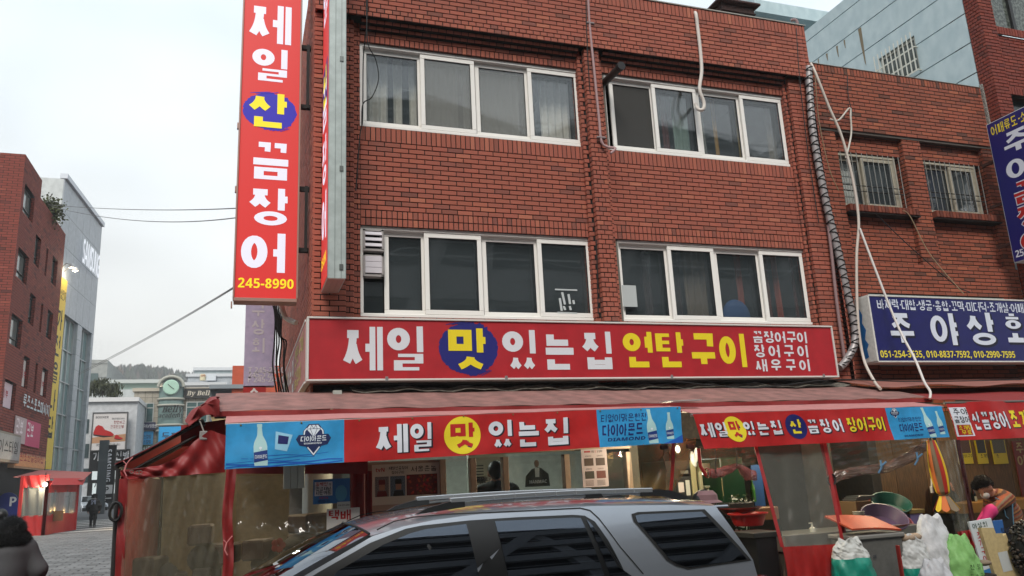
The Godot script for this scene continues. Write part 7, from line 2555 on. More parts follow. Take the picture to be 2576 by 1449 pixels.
# ---------------------------------------------------------------- the open stalls on the right
func bx(m, x0, y0, x1, y1, z0, z1, ch = 0.006):
	var a = pz(x0, y0, z1); var b = pz(x1, y1, z1)
	var lo = Vector3(min(a.x, b.x), min(a.y, b.y), z0); var hi = Vector3(max(a.x, b.x), max(a.y, b.y), z1)
	m.cbox((lo + hi) / 2, hi - lo, ch)
	return [lo, hi]
func vsheet(called, parent, q, z, material, amp = 0.012, nu = 30, nv = 24, ph = 0.0, thick = 0.0):
	var f = func(u, v):
		var a = Vector2(q[0], q[1]).lerp(Vector2(q[2], q[3]), u); var b = Vector2(q[6], q[7]).lerp(Vector2(q[4], q[5]), u)
		var c = a.lerp(b, v)
		return pz(c.x, c.y, z + amp * (sin(u * 17.0 + v * 3.0 + ph) + 0.6 * sin(u * 31.0 - v * 9.0 + ph) + 0.5 * sin(v * 23.0 + u * 7.0 + ph)))
	var m = mb()
	if thick > 0.0: m.sheet(f, nu, nv, thick)
	else: m.grid(f, nu, nv)
	return part(called, m, material, parent)
func basin(called, label, c, r, h, tilt, col, holes = false, group = ""):
	var t = thing(called, label, "basin" if not holes else "basket", c, group)
	t.rotation = Vector3(tilt.x, 0, tilt.y)
	var m = mb()
	m.lathe([Vector2(0.0, 0.0), Vector2(r * 0.72, 0.0), Vector2(r * 0.76, 0.012), Vector2(r * 0.97, h - 0.012), Vector2(r * 1.0, h), Vector2(r * 1.06, h), Vector2(r * 1.06, h - 0.015), Vector2(r * 1.0, h - 0.02)], Vector3.ZERO, Basis(), 30)
	m.lathe([Vector2(0.0, 0.006), Vector2(r * 0.7, 0.006), Vector2(r * 0.96, h - 0.004)], Vector3.ZERO, Basis(), 30)
	part("bowl", m, mat(col, 0.45), t)
	if holes:
		m = mb()
		for k in 40:
			for j in 4:
				var a = TAU * (k + 0.5 * (j % 2)) / 40.0
				var y = h * (0.2 + 0.17 * j)
				var rr = lerp(r * 0.76, r * 0.97, y / h) + 0.002
				m.box(Vector3(cos(a) * rr, y, sin(a) * rr), Vector3(0.002, h * 0.1, 0.008), Basis(Vector3.UP, -a))
		stuff(part("slot", m, mat(col.darkened(0.6), 0.6), t))
	return t
func sack(called, label, x0, yt, x1, z, col, lower, split, sd, lean = 0.0):
	var a = pz(x0, yt, z); var b = pz(x1, yt, z)
	var t = thing(called, label, "sack", Vector3((a.x + b.x) / 2, 0, z))
	var w = (b.x - a.x) / 2; var H = a.y
	var f = FastNoiseLite.new()
	f.seed = sd; f.frequency = 5.0; f.fractal_octaves = 3
	var shape = func(y0, y1): return func(u, v):
		var an = TAU * u; var y = lerp(y0, y1, v)
		var k = y / H
		var r = (0.80 + 0.25 * sin(k * PI * 0.92 + 0.25)) * (1.0 - 0.28 * pow(k, 6.0))
		var sx = cos(an); var sz = sin(an)
		var flat = lerp(0.72, 0.34, pow(k, 5.0))
		var p = Vector3(sx * w * r + lean * k, y, sz * w * r * flat)
		var nz = f.get_noise_3d(p.x * 1.3 + sd, p.y, p.z * 1.3) * 0.07 + f.get_noise_3d(p.x * 4.0 + sd, p.y * 3.0, p.z * 4.0) * 0.05
		p.x += sx * nz * w * 2.0; p.z += sz * nz * w * 2.0; p.y += 0.03 * sin(an * 3.0 + sd) * pow(k, 8.0)
		return p
	var m = mb()
	m.grid(shape.call(H * split, H), 44, 22)
	var top = []
	for i in 44: top.append(shape.call(0.0, H).call(i / 44.0, 1.0))
	var ce = Vector3(lean, H - 0.03, 0)
	for i in 44: m.tri(top[i], ce, top[(i + 1) % 44])
	part("bag", m, mat(col, 0.6, 0.0, "soft", 0.3), t)
	if split > 0.0:
		m = mb()
		m.grid(shape.call(0.0, H * split), 44, 16)
		part("lower_bag", m, mat(lower, 0.45, 0.0, "soft", 0.3), t)
	return t

# finer tube with creases pushed in and out
func crumple(m, amp):
	var f = FastNoiseLite.new()
	f.seed = 5; f.frequency = 9.0; f.fractal_octaves = 3
	var w = mb()
	for i in range(0, m.v.size(), 3):
		for j in 8:
			for tr in [[V2(0, 0), V2(1, 0), V2(0, 1)], [V2(1, 0), V2(1, 1), V2(0, 1)]]:
				var a = []
				for e in tr:
					var u = (j + e.x) / 8.0; var vv = e.y * (1.0 - u)
					var p = m.v[i] * (1.0 - u - vv) + m.v[i + 1] * u + m.v[i + 2] * vv; var n = (m.n[i] * (1.0 - u - vv) + m.n[i + 1] * u + m.n[i + 2] * vv).normalized()
					a.append(p + n * amp * f.get_noise_3dv(p))
				if (a[1] - a[0]).cross(a[2] - a[0]).length() > 1e-9: w.tri(a[0], a[1], a[2])
	m.v = w.v; m.n = w.n
func stalls():
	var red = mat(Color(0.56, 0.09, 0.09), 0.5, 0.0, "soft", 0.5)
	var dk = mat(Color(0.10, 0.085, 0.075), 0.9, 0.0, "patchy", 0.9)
	var clear = glass(Color(0.60, 0.60, 0.56), 0.18, 0.35)
	var m
	var t = thing("yellowed_vinyl_curtain", "bulging yellowed vinyl curtain with a red strip beside the menu", "curtain")
	var old = glass(Color(0.60, 0.49, 0.30), 0.5, 0.3)
	m = mb()
	m.grid(func(u, v):
		var x = lerp(1584.0, lerp(1752.0, 1640.0, pow(v, 1.6)), u); var y = lerp(1102.0, 1300.0, v)
		return pz(x, y, 1.65 + 0.10 * sin(u * PI) * sin(v * PI) + 0.02 * sin(u * 20.0 + v * 3.0)), 30, 24)
	part("film", m, old, t)
	m = mb()
	m.sheet(func(u, v): return pz(lerp(1690, 1698, u) - 14.0 * v * v, lerp(1105, 1290, v), 1.78 + 0.05 * sin(v * PI)), 2, 20, 0.004)
	part("strip", m, red, t)
	m = mb()
	var cd = []
	for i in 14: cd.append(pz(1640 + i * 8.0, 1150 + 10 * sin(i * 0.9) - i * 0.9 + (12 if i == 6 else 0), 1.8))
	m.tube(cd, 0.006, 5)
	m.tube([pz(1672, 1128, 1.8), pz(1668, 1150, 1.8), pz(1678, 1188, 1.8)], 0.006, 5)
	m.tube([pz(1738, 1128, 1.8), pz(1736, 1140, 1.8), pz(1730, 1158, 1.8)], 0.006, 5)
	part("cord", m, mat(Color(0.22, 0.12, 0.07), 0.8), t)
	for q in [[1662, 1120], [1728, 1118]]:
		m = mb()
		bx(m, q[0], q[1], q[0] + 20, q[1] + 10, 1.79, 1.82)
		part("clip", m, mat(Color(0.20, 0.09, 0.06), 0.8), t)
	for q in [[1705, 1130, 1.35, 0.8, "lit bulb hanging behind the yellowed vinyl curtain"], [1995, 1098, 1.2, 0.7, "lit bulb hanging above the slanting vinyl sheet"], [2230, 1085, 1.1, 0.5, "lit bulb hanging above the tilted baskets"], [2500, 1085, 1.2, 0.6, "lit bulb hanging in the shellfish stall"], [640, 1150, 0.2, 0.6, "lit bulb hanging inside the corner tent"]]:
		var lp = thing("stall_lamp", q[4], "lamp")
		var lc = pz(q[0], q[1], q[2])
		m = mb()
		m.ell(lc, Vector3(0.03, 0.045, 0.03))
		part("bulb", m, glow(Color(1.0, 0.96, 0.80), 3.0), lp)
		m = mb()
		m.tube([lc + Vector3(0, 0.045, 0), lc + Vector3(0, 0.3, 0)], 0.012, 6)
		part("cable", m, mat(Color(0.1, 0.1, 0.1), 0.7), lp)
		var ol = OmniLight3D.new()
		ol.light_color = Color(1.0, 0.95, 0.80); ol.light_energy = q[3]; ol.light_size = 0.04; ol.omni_range = 7.0; ol.omni_attenuation = 2.0; ol.shadow_enabled = true
		lp.add_child(ol)
		ol.position = lc
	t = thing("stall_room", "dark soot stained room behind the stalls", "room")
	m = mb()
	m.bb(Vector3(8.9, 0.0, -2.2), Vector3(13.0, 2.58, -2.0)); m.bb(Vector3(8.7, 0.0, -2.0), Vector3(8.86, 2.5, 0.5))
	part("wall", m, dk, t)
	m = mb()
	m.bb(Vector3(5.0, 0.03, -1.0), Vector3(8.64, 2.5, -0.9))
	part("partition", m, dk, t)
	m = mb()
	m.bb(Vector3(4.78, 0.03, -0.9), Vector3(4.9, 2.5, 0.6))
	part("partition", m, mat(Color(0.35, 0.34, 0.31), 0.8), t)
	t = thing("steel_refrigerator", "grey steel refrigerator with a digital panel behind the curtain", "refrigerator")
	m = mb()
	var r = bx(m, 1672, 1160, 1752, 1330, -0.1, 0.55, 0.01)
	part("body", m, mat(Color(0.24, 0.255, 0.26), 0.4, 0.5), t)
	for q in [[1674, 1206, 1698, 1328], [1700, 1206, 1750, 1328]]:
		m = mb()
		bx(m, q[0], q[1], q[2], q[3], 0.551, 0.58, 0.006)
		part("door", m, mat(Color(0.22, 0.235, 0.24), 0.35, 0.5), t)
	m = mb()
	bx(m, 1708, 1180, 1738, 1196, 0.551, 0.57, 0.003)
	part("panel", m, mat(Color(0.05, 0.05, 0.055), 0.3), t)
	m = mb()
	bx(m, 1712, 1184, 1732, 1191, 0.571, 0.574, 0.001)
	part("display", m, mat(Color(0.4, 0.4, 0.38), 0.4), t)
	for q in [[1706, 1214, 1722, 1238, Color(0.72, 0.70, 0.70)], [1724, 1208, 1738, 1246, Color(0.68, 0.70, 0.68)]]:
		m = mb()
		bx(m, q[0], q[1], q[2], q[3], 0.581, 0.584, 0.001)
		part("paper", m, mat(q[4], 0.6), t)
	m = mb()
	m.bb(Vector3(r[1].x + 0.001, r[0].y, -0.1), Vector3(r[1].x + 0.07, r[1].y, 0.56))
	part("side", m, mat(Color(0.66, 0.65, 0.50), 0.5), t)
	t = thing("lit_display_fridge", "pale lit display fridge with folded towels inside", "refrigerator")
	m = mb()
	r = bx(m, 1770, 1165, 1812, 1330, 0.0, 0.06, 0.004)
	for q in [[1766, 1816, 1165, 1186], [1766, 1816, 1318, 1330], [1766, 1772, 1186, 1318], [1808, 1816, 1186, 1318]]: bx(m, q[0], q[2], q[1], q[3], 0.061, 0.5, 0.004)
	part("casing", m, mat(Color(0.70, 0.70, 0.58), 0.5), t)
	m = mb()
	bx(m, 1773, 1188, 1807, 1192, 0.1, 0.4, 0.002)
	part("tube", m, glow(Color(0.95, 1.0, 0.85), 2.2), t)
	for k in 3:
		m = mb()
		bx(m, 1773, 1222 + k * 30, 1807, 1225 + k * 30, 0.07, 0.45, 0.002)
		part("shelf", m, mat(Color(0.66, 0.68, 0.6), 0.4), t)
	for k in 4:
		m = mb()
		bx(m, 1784 - k, 1240 - k * 5, 1803 + k % 2, 1244.5 - k * 5, 0.15, 0.42, 0.006)
		part("towel", m, mat(Color(0.74, 0.74, 0.66), 0.9), t)
	var fl = OmniLight3D.new()
	fl.light_color = Color(0.95, 1.0, 0.85); fl.light_energy = 0.35; fl.light_size = 0.05; fl.omni_range = 4.0; fl.omni_attenuation = 2.0; fl.shadow_enabled = true
	t.add_child(fl)
	fl.position = pz(1790, 1200, 0.42)
	t = thing("green_soda_cooler", "green drinks cooler with white script lettering up its side", "cooler")
	m = mb()
	var ga = pz(1826, 1300, 0.75); var gb = pz(1884, 1300, 0.75)
	var gy1 = pz(1850, 1150, 0.75).y
	m.cbox(Vector3((ga.x + gb.x) / 2, gy1 / 2, 0.45), Vector3(gb.x - ga.x, gy1, 0.6), 0.012)
	part("body", m, mat(Color(0.02, 0.17, 0.09), 0.3), t)
	var side = func(x, y, o): return Vector3(gb.x - 0.06 - y, 0.35 + x, 0.75 + o)
	m = mb()
	latin(m, "Chilsung", 0.1, 0.02, 0.20, side, 0.004, 0.78, "Droid Serif", true, 0.3)
	part("lettering", m, mat(Color(0.78, 0.80, 0.78), 0.5), t)
	m = mb()
	var pp = []
	for i in 12: pp.append(V2(0.25 + i * 0.07, -0.02 + 0.03 * sin(i * 0.45)))
	stroke(m, pp, false, 0.014, 0.014, side, 0.005)
	part("swash", m, mat(Color(0.78, 0.80, 0.78), 0.5), t)
	m = mb()
	bx(m, 1814, 1180, 1826, 1300, 0.2, 0.74, 0.004)
	part("door_edge", m, mat(Color(0.60, 0.60, 0.58), 0.5), t)
	m = mb()
	bx(m, 1815, 1204, 1825, 1248, 0.741, 0.745, 0.001)
	part("price_card", m, mat(Color(0.60, 0.55, 0.38), 0.6), t)
	t = thing("blue_drink_poster", "blue drink poster panel beside the green cooler", "poster")
	m = mb()
	bx(m, 1888, 1170, 1930, 1300, 0.6, 0.62, 0.002)
	part("sheet", m, mat(Color(0.10, 0.24, 0.42), 0.4), t)
	m = mb()
	var bc = pz(1897, 1262, 0.64)
	m.lathe([Vector2(0, 0), Vector2(0.035, 0), Vector2(0.035, 0.16), Vector2(0.014, 0.24), Vector2(0.014, 0.32), Vector2(0, 0.32)], bc, Basis(), 12)
	part("bottle", m, mat(Color(0.16, 0.34, 0.12), 0.2), t)
	t = thing("rolled_vinyl_blind", "vinyl blind rolled up on pink cloth before the green cooler", "blind")
	vsheet("film", t, [1758, 1122, 1905, 1118, 1900, 1170, 1762, 1186], 1.92, glass(Color(0.5, 0.48, 0.38), 0.3, 0.2), 0.01)
	m = mb()
	m.tube([pz(1782, 1190, 1.95), pz(1800, 1193, 1.95), pz(1830, 1182, 1.95), pz(1852, 1172, 1.95), pz(1862, 1175, 1.95), pz(1885, 1196, 1.95), pz(1898, 1196, 1.95)], [0.045, 0.05, 0.045, 0.03, 0.04, 0.07, 0.06], 14)
	crumple(m, 0.022)
	part("roll", m, glass(Color(0.52, 0.30, 0.28), 0.7, 0.2), t)
	m = mb()
	m.lathe([Vector2(0.045, 0.0), Vector2(0.056, 0.01), Vector2(0.062, 0.0)], pz(1780, 1190, 1.955), Basis(Z3, PI / 2), 14)
	part("roll_end", m, mat(Color(0.45, 0.10, 0.09), 0.6), t)
	m = mb()
	m.tube([pz(1757, 1128, 1.96), pz(1762, 1172, 1.96), pz(1776, 1196, 1.96)], 0.022, 6)
	part("edge_tape", m, red, t)
	m = mb()
	for q in [[1800, 1125, 1192], [1853, 1120, 1172]]: m.tube([pz(q[0], q[1], 1.99), pz(q[0] + 1, q[2], 2.0)], 0.007, 5)
	part("cord", m, mat(Color(0.05, 0.05, 0.06), 0.8), t)
	t = thing("slanting_vinyl_sheet", "clear wrinkled vinyl sheet with red borders slanting down over the counter", "sheet")
	var ff = func(u, v):
		var a = Vector2(1898, 1118).lerp(Vector2(2072, 1112), u); var b = Vector2(1966, 1376).lerp(Vector2(2118, 1368), u)
		var c = a.lerp(b, v)
		return pz(c.x, c.y, 1.96 + 0.016 * sin(u * 15.0 + v * 3.0) + 0.006 * sin(u * 37.0 - v * 14.0 + 2.0 * sin(v * 9.0)) * v + 0.003 * sin(v * 33.0 + u * 21.0 + 3.0 * sin(u * 7.0)) * v + 0.3 * v)
	m = mb()
	m.grid(ff, 60, 60)
	part("film", m, clear, t)
	for uu in [0.0, 1.0]:
		m = mb()
		m.sheet(func(u, v): return ff.call(uu, v) + Vector3((u - 0.5) * 0.045, 0, 0.012), 2, 40, 0.004)
		part("border", m, red, t)
	m = mb()
	m.sheet(func(u, v):
		var p = ff.call(u, 1.0)
		return Vector3(p.x + 0.02 * sin(v * 6.0), lerp(p.y, 0.02, v), p.z + 0.01 + 0.03 * sin(u * 14.0 + v * 5.0) * v), 40, 14, 0.004)
	part("lower_cloth", m, mat(Color(0.60, 0.10, 0.09), 0.5, 0.0, "soft", 0.5), t)
	t = thing("steel_counter", "steel counter with a dispenser bottle behind the vinyl sheet", "counter")
	m = mb()
	bx(m, 1975, 1348, 2330, 1358, 1.2, 1.8, 0.006)
	part("top", m, mat(Color(0.45, 0.45, 0.43), 0.35, 0.6), t)
	m = mb()
	var ca = pz(1975, 1358, 1.75); var cb = pz(2330, 1358, 1.75)
	m.bb(Vector3(ca.x, 0.0, 1.25), Vector3(cb.x, min(ca.y, cb.y) - 0.01, 1.7))
	part("cabinet", m, mat(Color(0.20, 0.19, 0.17), 0.6), t)
	t = thing("pump_bottle", "white pump bottle on the steel counter", "bottle", pz(2046, 1348, 1.6))
	m = mb()
	m.lathe([Vector2(0, 0), Vector2(0.035, 0), Vector2(0.035, 0.09), Vector2(0.012, 0.11), Vector2(0.012, 0.14), Vector2(0, 0.14)], Vector3.ZERO, Basis(), 14)
	m.box(Vector3(-0.015, 0.15, 0), Vector3(0.05, 0.012, 0.014))
	part("bottle", m, mat(Color(0.72, 0.72, 0.66), 0.4), t)
	basin("red_basin", "large bright red basin on the red crates", pz(1884, 1322, 1.35), 0.23, 0.15, V2(0, 0), Color(0.55, 0.07, 0.06))
	basin("maroon_basin", "wide maroon basin behind the bright red basin", pz(1864, 1302, 0.95), 0.26, 0.13, V2(0, 0), Color(0.30, 0.06, 0.05))
	t = thing("plant_trough", "navy planter trough with small green plants before the cooler", "planter")
	m = mb()
	bx(m, 1834, 1266, 1900, 1296, 0.8, 1.05, 0.012)
	part("trough", m, mat(Color(0.03, 0.035, 0.06), 0.6), t)
	var tp = pz(1867, 1266, 0.95)
	var hold = Node3D.new()
	hold.name = "plants"
	t.add_child(hold)
	var rr = RandomNumberGenerator.new()
	rr.seed = 9
	m = mbc()
	for i in 120:
		m.col = lin(Color(0.14, 0.20, 0.08) * rr.randf_range(0.7, 1.3))
		var p = tp + Vector3(rr.randf_range(-0.15, 0.15), rr.randf_range(0.0, 0.1), rr.randf_range(-0.08, 0.08))
		var b = Basis.from_euler(Vector3(rr.randf() * 3, rr.randf() * 6, rr.randf() * 3))
		m.quad(p, p + b.x * 0.02 + b.y * 0.01, p + b.x * 0.045, p + b.x * 0.02 - b.y * 0.01)
	stuff(part("leaves", m, vmat(0.7), hold))
	for k in 4:
		t = thing("red_crate", ["red plastic crate at the foot of the stack under the bright basin", "red plastic crate second from the ground under the bright basin", "red plastic crate third from the ground under the bright basin", "topmost red plastic crate under the bright basin"][k], "crate", Vector3.ZERO, "stack of red crates")
		var cc = pz(1888, 1330, 1.35)
		var y = (cc.y - 0.02) * k / 4.0
		var h = (cc.y - 0.02) / 4.0 - 0.006
		m = mb()
		for sx in [-1, 1]:
			m.cbox(Vector3(cc.x + sx * 0.2, y + h / 2, 1.35), Vector3(0.02, h, 0.36), 0.004); m.cbox(Vector3(cc.x, y + h / 2, 1.35 + sx * 0.19), Vector3(0.42, h, 0.02), 0.004)
		m.box(Vector3(cc.x, y + 0.01, 1.35), Vector3(0.38, 0.015, 0.35))
		part("shell", m, mat(Color(0.42, 0.06, 0.06), 0.5), t)
		m = mb()
		for j in 2: m.cbox(Vector3(cc.x - 0.1 + 0.2 * j, y + h * 0.7, 1.552), Vector3(0.13, 0.03, 0.006), 0.002)
		part("rib", m, mat(Color(0.28, 0.04, 0.04), 0.6), t)
	t = thing("foam_tub", "beige food tub with orange paste beside the basins", "tub")
	m = mb()
	bx(m, 1900, 1278, 1962, 1306, 1.0, 1.2, 0.01)
	part("tub", m, mat(Color(0.50, 0.38, 0.24), 0.6), t)
	t = thing("black_sink_unit", "black metal sink unit at the end of the vinyl sheet", "sink")
	m = mb()
	bx(m, 1902, 1348, 1966, 1450, 1.7, 2.1, 0.01)
	part("body", m, mat(Color(0.03, 0.03, 0.032), 0.5), t)
	m = mb()
	bx(m, 1896, 1342, 1968, 1349, 1.68, 2.12, 0.004)
	part("rim", m, mat(Color(0.22, 0.22, 0.21), 0.4, 0.5), t)
	m = mb()
	m.tube([pz(1972, 1352, 2.15), pz(1976, 1400, 2.15), pz(1974, 1450, 2.15)], 0.014, 7)
	solo("bound_pole", m, mat(Color(0.42, 0.34, 0.27), 0.8), "thin taped pole at the corner of the red cloth", "pole")
	t = thing("plastic_bag_bundle", "clear plastic bag bundle hung beside the refrigerator", "bag")
	m = mb()
	for k in 5: m.ell(pz(1742 + k * 3.5, 1150 + 11 * sin(k * 1.3), 1.0), Vector3(0.035, 0.075, 0.03), Basis(Z3, 0.3 * sin(k * 2.0)))
	part("bag", m, glass(Color(0.75, 0.76, 0.76), 0.45, 0.15), t)
	t = thing("rolled_vinyl_screen", "long brown roll of vinyl tied up across the open stall", "blind")
	vsheet("film", t, [2085, 1108, 2335, 1098, 2330, 1135, 2090, 1190], 1.85, glass(Color(0.35, 0.33, 0.28), 0.3, 0.2), 0.012)
	m = mb()
	m.tube([pz(2086, 1214, 1.9), pz(2110, 1196, 1.9), pz(2160, 1186, 1.9), pz(2230, 1176, 1.9), pz(2290, 1150, 1.9), pz(2318, 1128, 1.9), pz(2332, 1122, 1.9)], [0.04, 0.055, 0.05, 0.055, 0.06, 0.05, 0.045], 14)
	crumple(m, 0.03)
	part("roll", m, glass(Color(0.44, 0.36, 0.32), 0.6, 0.2), t)
	m = mb()
	for q in [[2215, 1170], [2306, 1150]]:
		m.tube([pz(q[0], q[1] - 12, 1.99), pz(q[0] + 3, q[1] + 6, 2.0), pz(q[0] - 5, q[1] + 20, 1.99)], 0.012, 6); m.tube([pz(q[0] + 14, q[1] - 8, 1.98), pz(q[0], q[1] + 4, 2.0)], 0.012, 6)
	part("tie", m, mat(Color(0.25, 0.42, 0.55), 0.6), t)
	vsheet("red_edge", t, [2062, 1112, 2078, 1112, 2128, 1340, 2112, 1344], 1.94, red, 0.006, 4, 24, 0.0, 0.004)
	m = mb()
	var hp = []
	for i in 40: hp.append(pz(2092 + 10 * cos(i * 0.6), 1207 + 14 * sin(i * 0.6), 1.95 + 0.001 * i))
	m.tube(hp, 0.01, 6)
	part("strap_coil", m, mat(Color(0.05, 0.04, 0.045), 0.7), t)
	t = thing("cardboard_carton", "brown cardboard carton on the stall counter", "carton")
	m = mb()
	bx(m, 2152, 1262, 2200, 1306, 0.9, 1.25, 0.004)
	part("carton", m, mat(Color(0.36, 0.27, 0.16), 0.8), t)
	t = thing("metal_trays", "crumpled foil trays on the cardboard carton", "trays")
	m = mb()
	for k in 3: bx(m, 2152 + k * 4, 1256 - k * 4, 2186 + k * 8, 1259 - k * 4, 0.95, 1.2, 0.004)
	part("tray", m, mat(Color(0.42, 0.42, 0.42), 0.3, 0.7), t)
	basin("green_basket", "teal green plastic basket lying tilted on the stack", pz(2240, 1284, 1.25), 0.24, 0.13, V2(0.5, 0.15), Color(0.08, 0.30, 0.26), true)
	basin("crimson_basket", "crimson plastic basket under the teal green basket", pz(2226, 1290, 1.1), 0.25, 0.10, V2(0.4, 0.2), Color(0.42, 0.08, 0.11), true)
	basin("brown_tub", "large red brown tub under the tilted baskets", pz(2222, 1350, 1.5), 0.30, 0.17, V2(0.05, 0), Color(0.27, 0.09, 0.06))
	basin("purple_basket", "purple rimmed basket tilted in the red brown tub", pz(2222, 1322, 1.5), 0.27, 0.14, V2(0.55, 0.16), Color(0.30, 0.24, 0.34), true)
	basin("pink_basket", "dusty pink basket nested under the purple one", pz(2238, 1330, 1.42), 0.26, 0.12, V2(0.5, 0.12), Color(0.52, 0.30, 0.32), true)
	basin("blue_basin", "small blue basin near the vinyl border", pz(2130, 1326, 1.55), 0.11, 0.07, V2(0, 0), Color(0.16, 0.20, 0.42))
	for k in 2:
		t = thing("bowl_stack", ["tall stack of white bowls by the purple basket", "short stack of white bowls behind the tall stack"][k], "bowls", pz(2166 + k * 22, 1332, 1.4 - 0.15 * k))
		for j in 9 - k * 3:
			m = mb()
			m.lathe([Vector2(0.05, 0.0), Vector2(0.075, 0.024), Vector2(0.078, 0.024), Vector2(0.053, 0.0)], Vector3(0, j * 0.025, 0), Basis(), 16)
			part("bowl", m, mat(Color(0.66, 0.66, 0.63), 0.4), t)
	t = thing("purple_carton", "lilac printed carton beside the tall white sack", "carton")
	m = mb()
	bx(m, 2288, 1290, 2326, 1318, 1.2, 1.4, 0.004)
	part("carton", m, mat(Color(0.45, 0.40, 0.58), 0.6), t)
	m = mb()
	bx(m, 2286, 1283, 2328, 1290, 1.2, 1.42, 0.004)
	part("lid", m, mat(Color(0.50, 0.42, 0.20), 0.6), t)
	m = mb()
	m.tube([pz(2343, 1110, 1.2), pz(2344, 1225, 1.2)], 0.012, 6)
	m.cbox(pz(2344, 1232, 1.2), Vector3(0.03, 0.09, 0.03), 0.004)
	solo("conduit_switch", m, mat(Color(0.66, 0.64, 0.60), 0.5), "white conduit with a switch on the dark stall wall", "conduit")
	t = thing("grey_food_bin", "grey plastic food waste bin with a faded orange lid", "bin")
	var ba = pz(2140, 1345, 2.35); var bb2 = pz(2268, 1345, 2.35)
	var bw = bb2.x - ba.x; var bxm = (ba.x + bb2.x) / 2; var by = pz(2200, 1352, 2.35).y
	m = mb()
	var q0 = [Vector3(bxm - bw * 0.40, 0.05, 2.02), Vector3(bxm + bw * 0.40, 0.05, 2.02), Vector3(bxm + bw * 0.40, 0.05, 2.32), Vector3(bxm - bw * 0.40, 0.05, 2.32)]
	var q1 = [Vector3(bxm - bw * 0.46, by, 1.98), Vector3(bxm + bw * 0.46, by, 1.98), Vector3(bxm + bw * 0.46, by, 2.38), Vector3(bxm - bw * 0.46, by, 2.38)]
	for i in 4: m.quad(q0[i], q1[i], q1[(i + 1) % 4], q0[(i + 1) % 4])
	m.quad(q0[0], q0[1], q0[2], q0[3])
	part("body", m, mat(Color(0.36, 0.355, 0.34), 0.6, 0.0, "soft", 0.5), t)
	m = mb()
	m.cbox(Vector3(bxm, by + 0.012, 2.18), Vector3(bw, 0.05, 0.46), 0.012)
	part("rim", m, mat(Color(0.44, 0.43, 0.41), 0.6), t)
	m = mb()
	m.sheet(func(u, v): return Vector3(lerp(bxm - bw * 0.52, bxm + bw * 0.44, u), by + 0.05 + 0.05 * (1.0 - u) + 0.13 * (1.0 - v) + 0.015 * sin(u * PI), lerp(1.97, 2.40, v)), 12, 4, 0.02)
	m.cbox(Vector3(bxm - 0.06, by + 0.155, 2.18), Vector3(0.22, 0.012, 0.2), 0.005, Basis(Z3, -0.08) * Basis(Vector3.RIGHT, 0.3))
	part("lid", m, mat(Color(0.66, 0.24, 0.10), 0.55, 0.0, "soft", 0.4), t)
	m = mb()
	m.box(Vector3(bxm - 0.03, by + 0.155, 2.21), Vector3(0.1, 0.003, 0.05), Basis(Z3, -0.08) * Basis(Vector3.RIGHT, 0.3))
	part("sticker", m, mat(Color(0.70, 0.68, 0.64), 0.6), t)
	m = mb()
	latin(m, "ZE", bxm - 0.12, by - 0.22, 0.035, flat(2.37), 0.012)
	stuff(part("print", m, mat(Color(0.15, 0.17, 0.2), 0.6), t))
	for sx in [-1, 1]:
		m = mb()
		m.lathe([Vector2(0, -0.03), Vector2(0.1, -0.03), Vector2(0.1, 0.03), Vector2(0, 0.03)], Vector3(bxm + sx * bw * 0.42, 0.1, 2.0), Basis(Z3, PI / 2), 16)
		part("wheel", m, mat(Color(0.04, 0.04, 0.04), 0.8), t)
	var teal = Color(0.04, 0.50, 0.42)
	var s = sack("teal_white_sack", "white sack in a torn teal bag slumped by the red cloth", 2088, 1362, 2182, 2.45, Color(0.72, 0.72, 0.70), teal, 0.80, 3)
	m = mb()
	m.sheet(func(u, v): return Vector3(-0.22 - 0.3 * u, lerp(0.62, 0.1, v) - 0.18 * u + 0.03 * sin(u * 9.0), 0.02 + 0.05 * sin(v * 7.0 + u * 5.0)), 10, 10, 0.004)
	part("torn_bag", m, mat(teal, 0.45), s)
	s = sack("open_teal_sack", "white and teal sack with an open crumpled mouth by the bin", 2254, 1350, 2326, 2.35, Color(0.72, 0.72, 0.71), teal, 0.62, 8)
	m = mb()
	for k in 4: m.ell(Vector3(-0.09 + 0.06 * k, pz(2290, 1352, 2.35).y, 0.02 * sin(k * 2.0)), Vector3(0.06, 0.045, 0.06))
	part("shells", m, mat(Color(0.58, 0.50, 0.42), 0.8), s)
	sack("tall_white_sack", "tall crumpled white sack leaning on the baskets", 2294, 1302, 2374, 2.2, Color(0.74, 0.74, 0.745), teal, 0.0, 14, 0.02)
	sack("low_white_sack", "low white sack lying before the tall white one", 2312, 1414, 2386, 2.6, Color(0.70, 0.70, 0.71), teal, 0.0, 21)
	s = sack("green_salt_sack", "pale green printed salt sack beside the tall white sack", 2372, 1352, 2446, 2.35, Color(0.48, 0.68, 0.38), teal, 0.0, 33)
	m = mb()
	var sp = func(x, y, o): return Vector3(x, y, 0.155 + o - x * x * 1.2)
	hangul(m, "천일", -0.08, 0.5, 0.06, 0.06, 0.04, 0.12, sp, 0.03)
	hangul(m, "꽃소금", -0.1, 0.4, 0.055, 0.055, 0.02, 0.12, sp, 0.03)
	for k in 5: m.poly(rect2(-0.1, 0.2 + k * 0.03, 0.1, 0.212 + k * 0.03), sp, 0.03)
	stuff(part("print", m, mat(Color(0.10, 0.20, 0.09), 0.6), s))
	t = thing("red_barrier_post", "narrow red painted steel post before the teal sack", "post")
	m = mb()
	bx(m, 2264, 1372, 2280, 1500, 2.55, 2.6, 0.004)
	part("post", m, mat(Color(0.50, 0.10, 0.07), 0.5), t)
	t = thing("folded_parasol", "striped yellow red and orange parasol folded and hung under the banner end", "parasol")
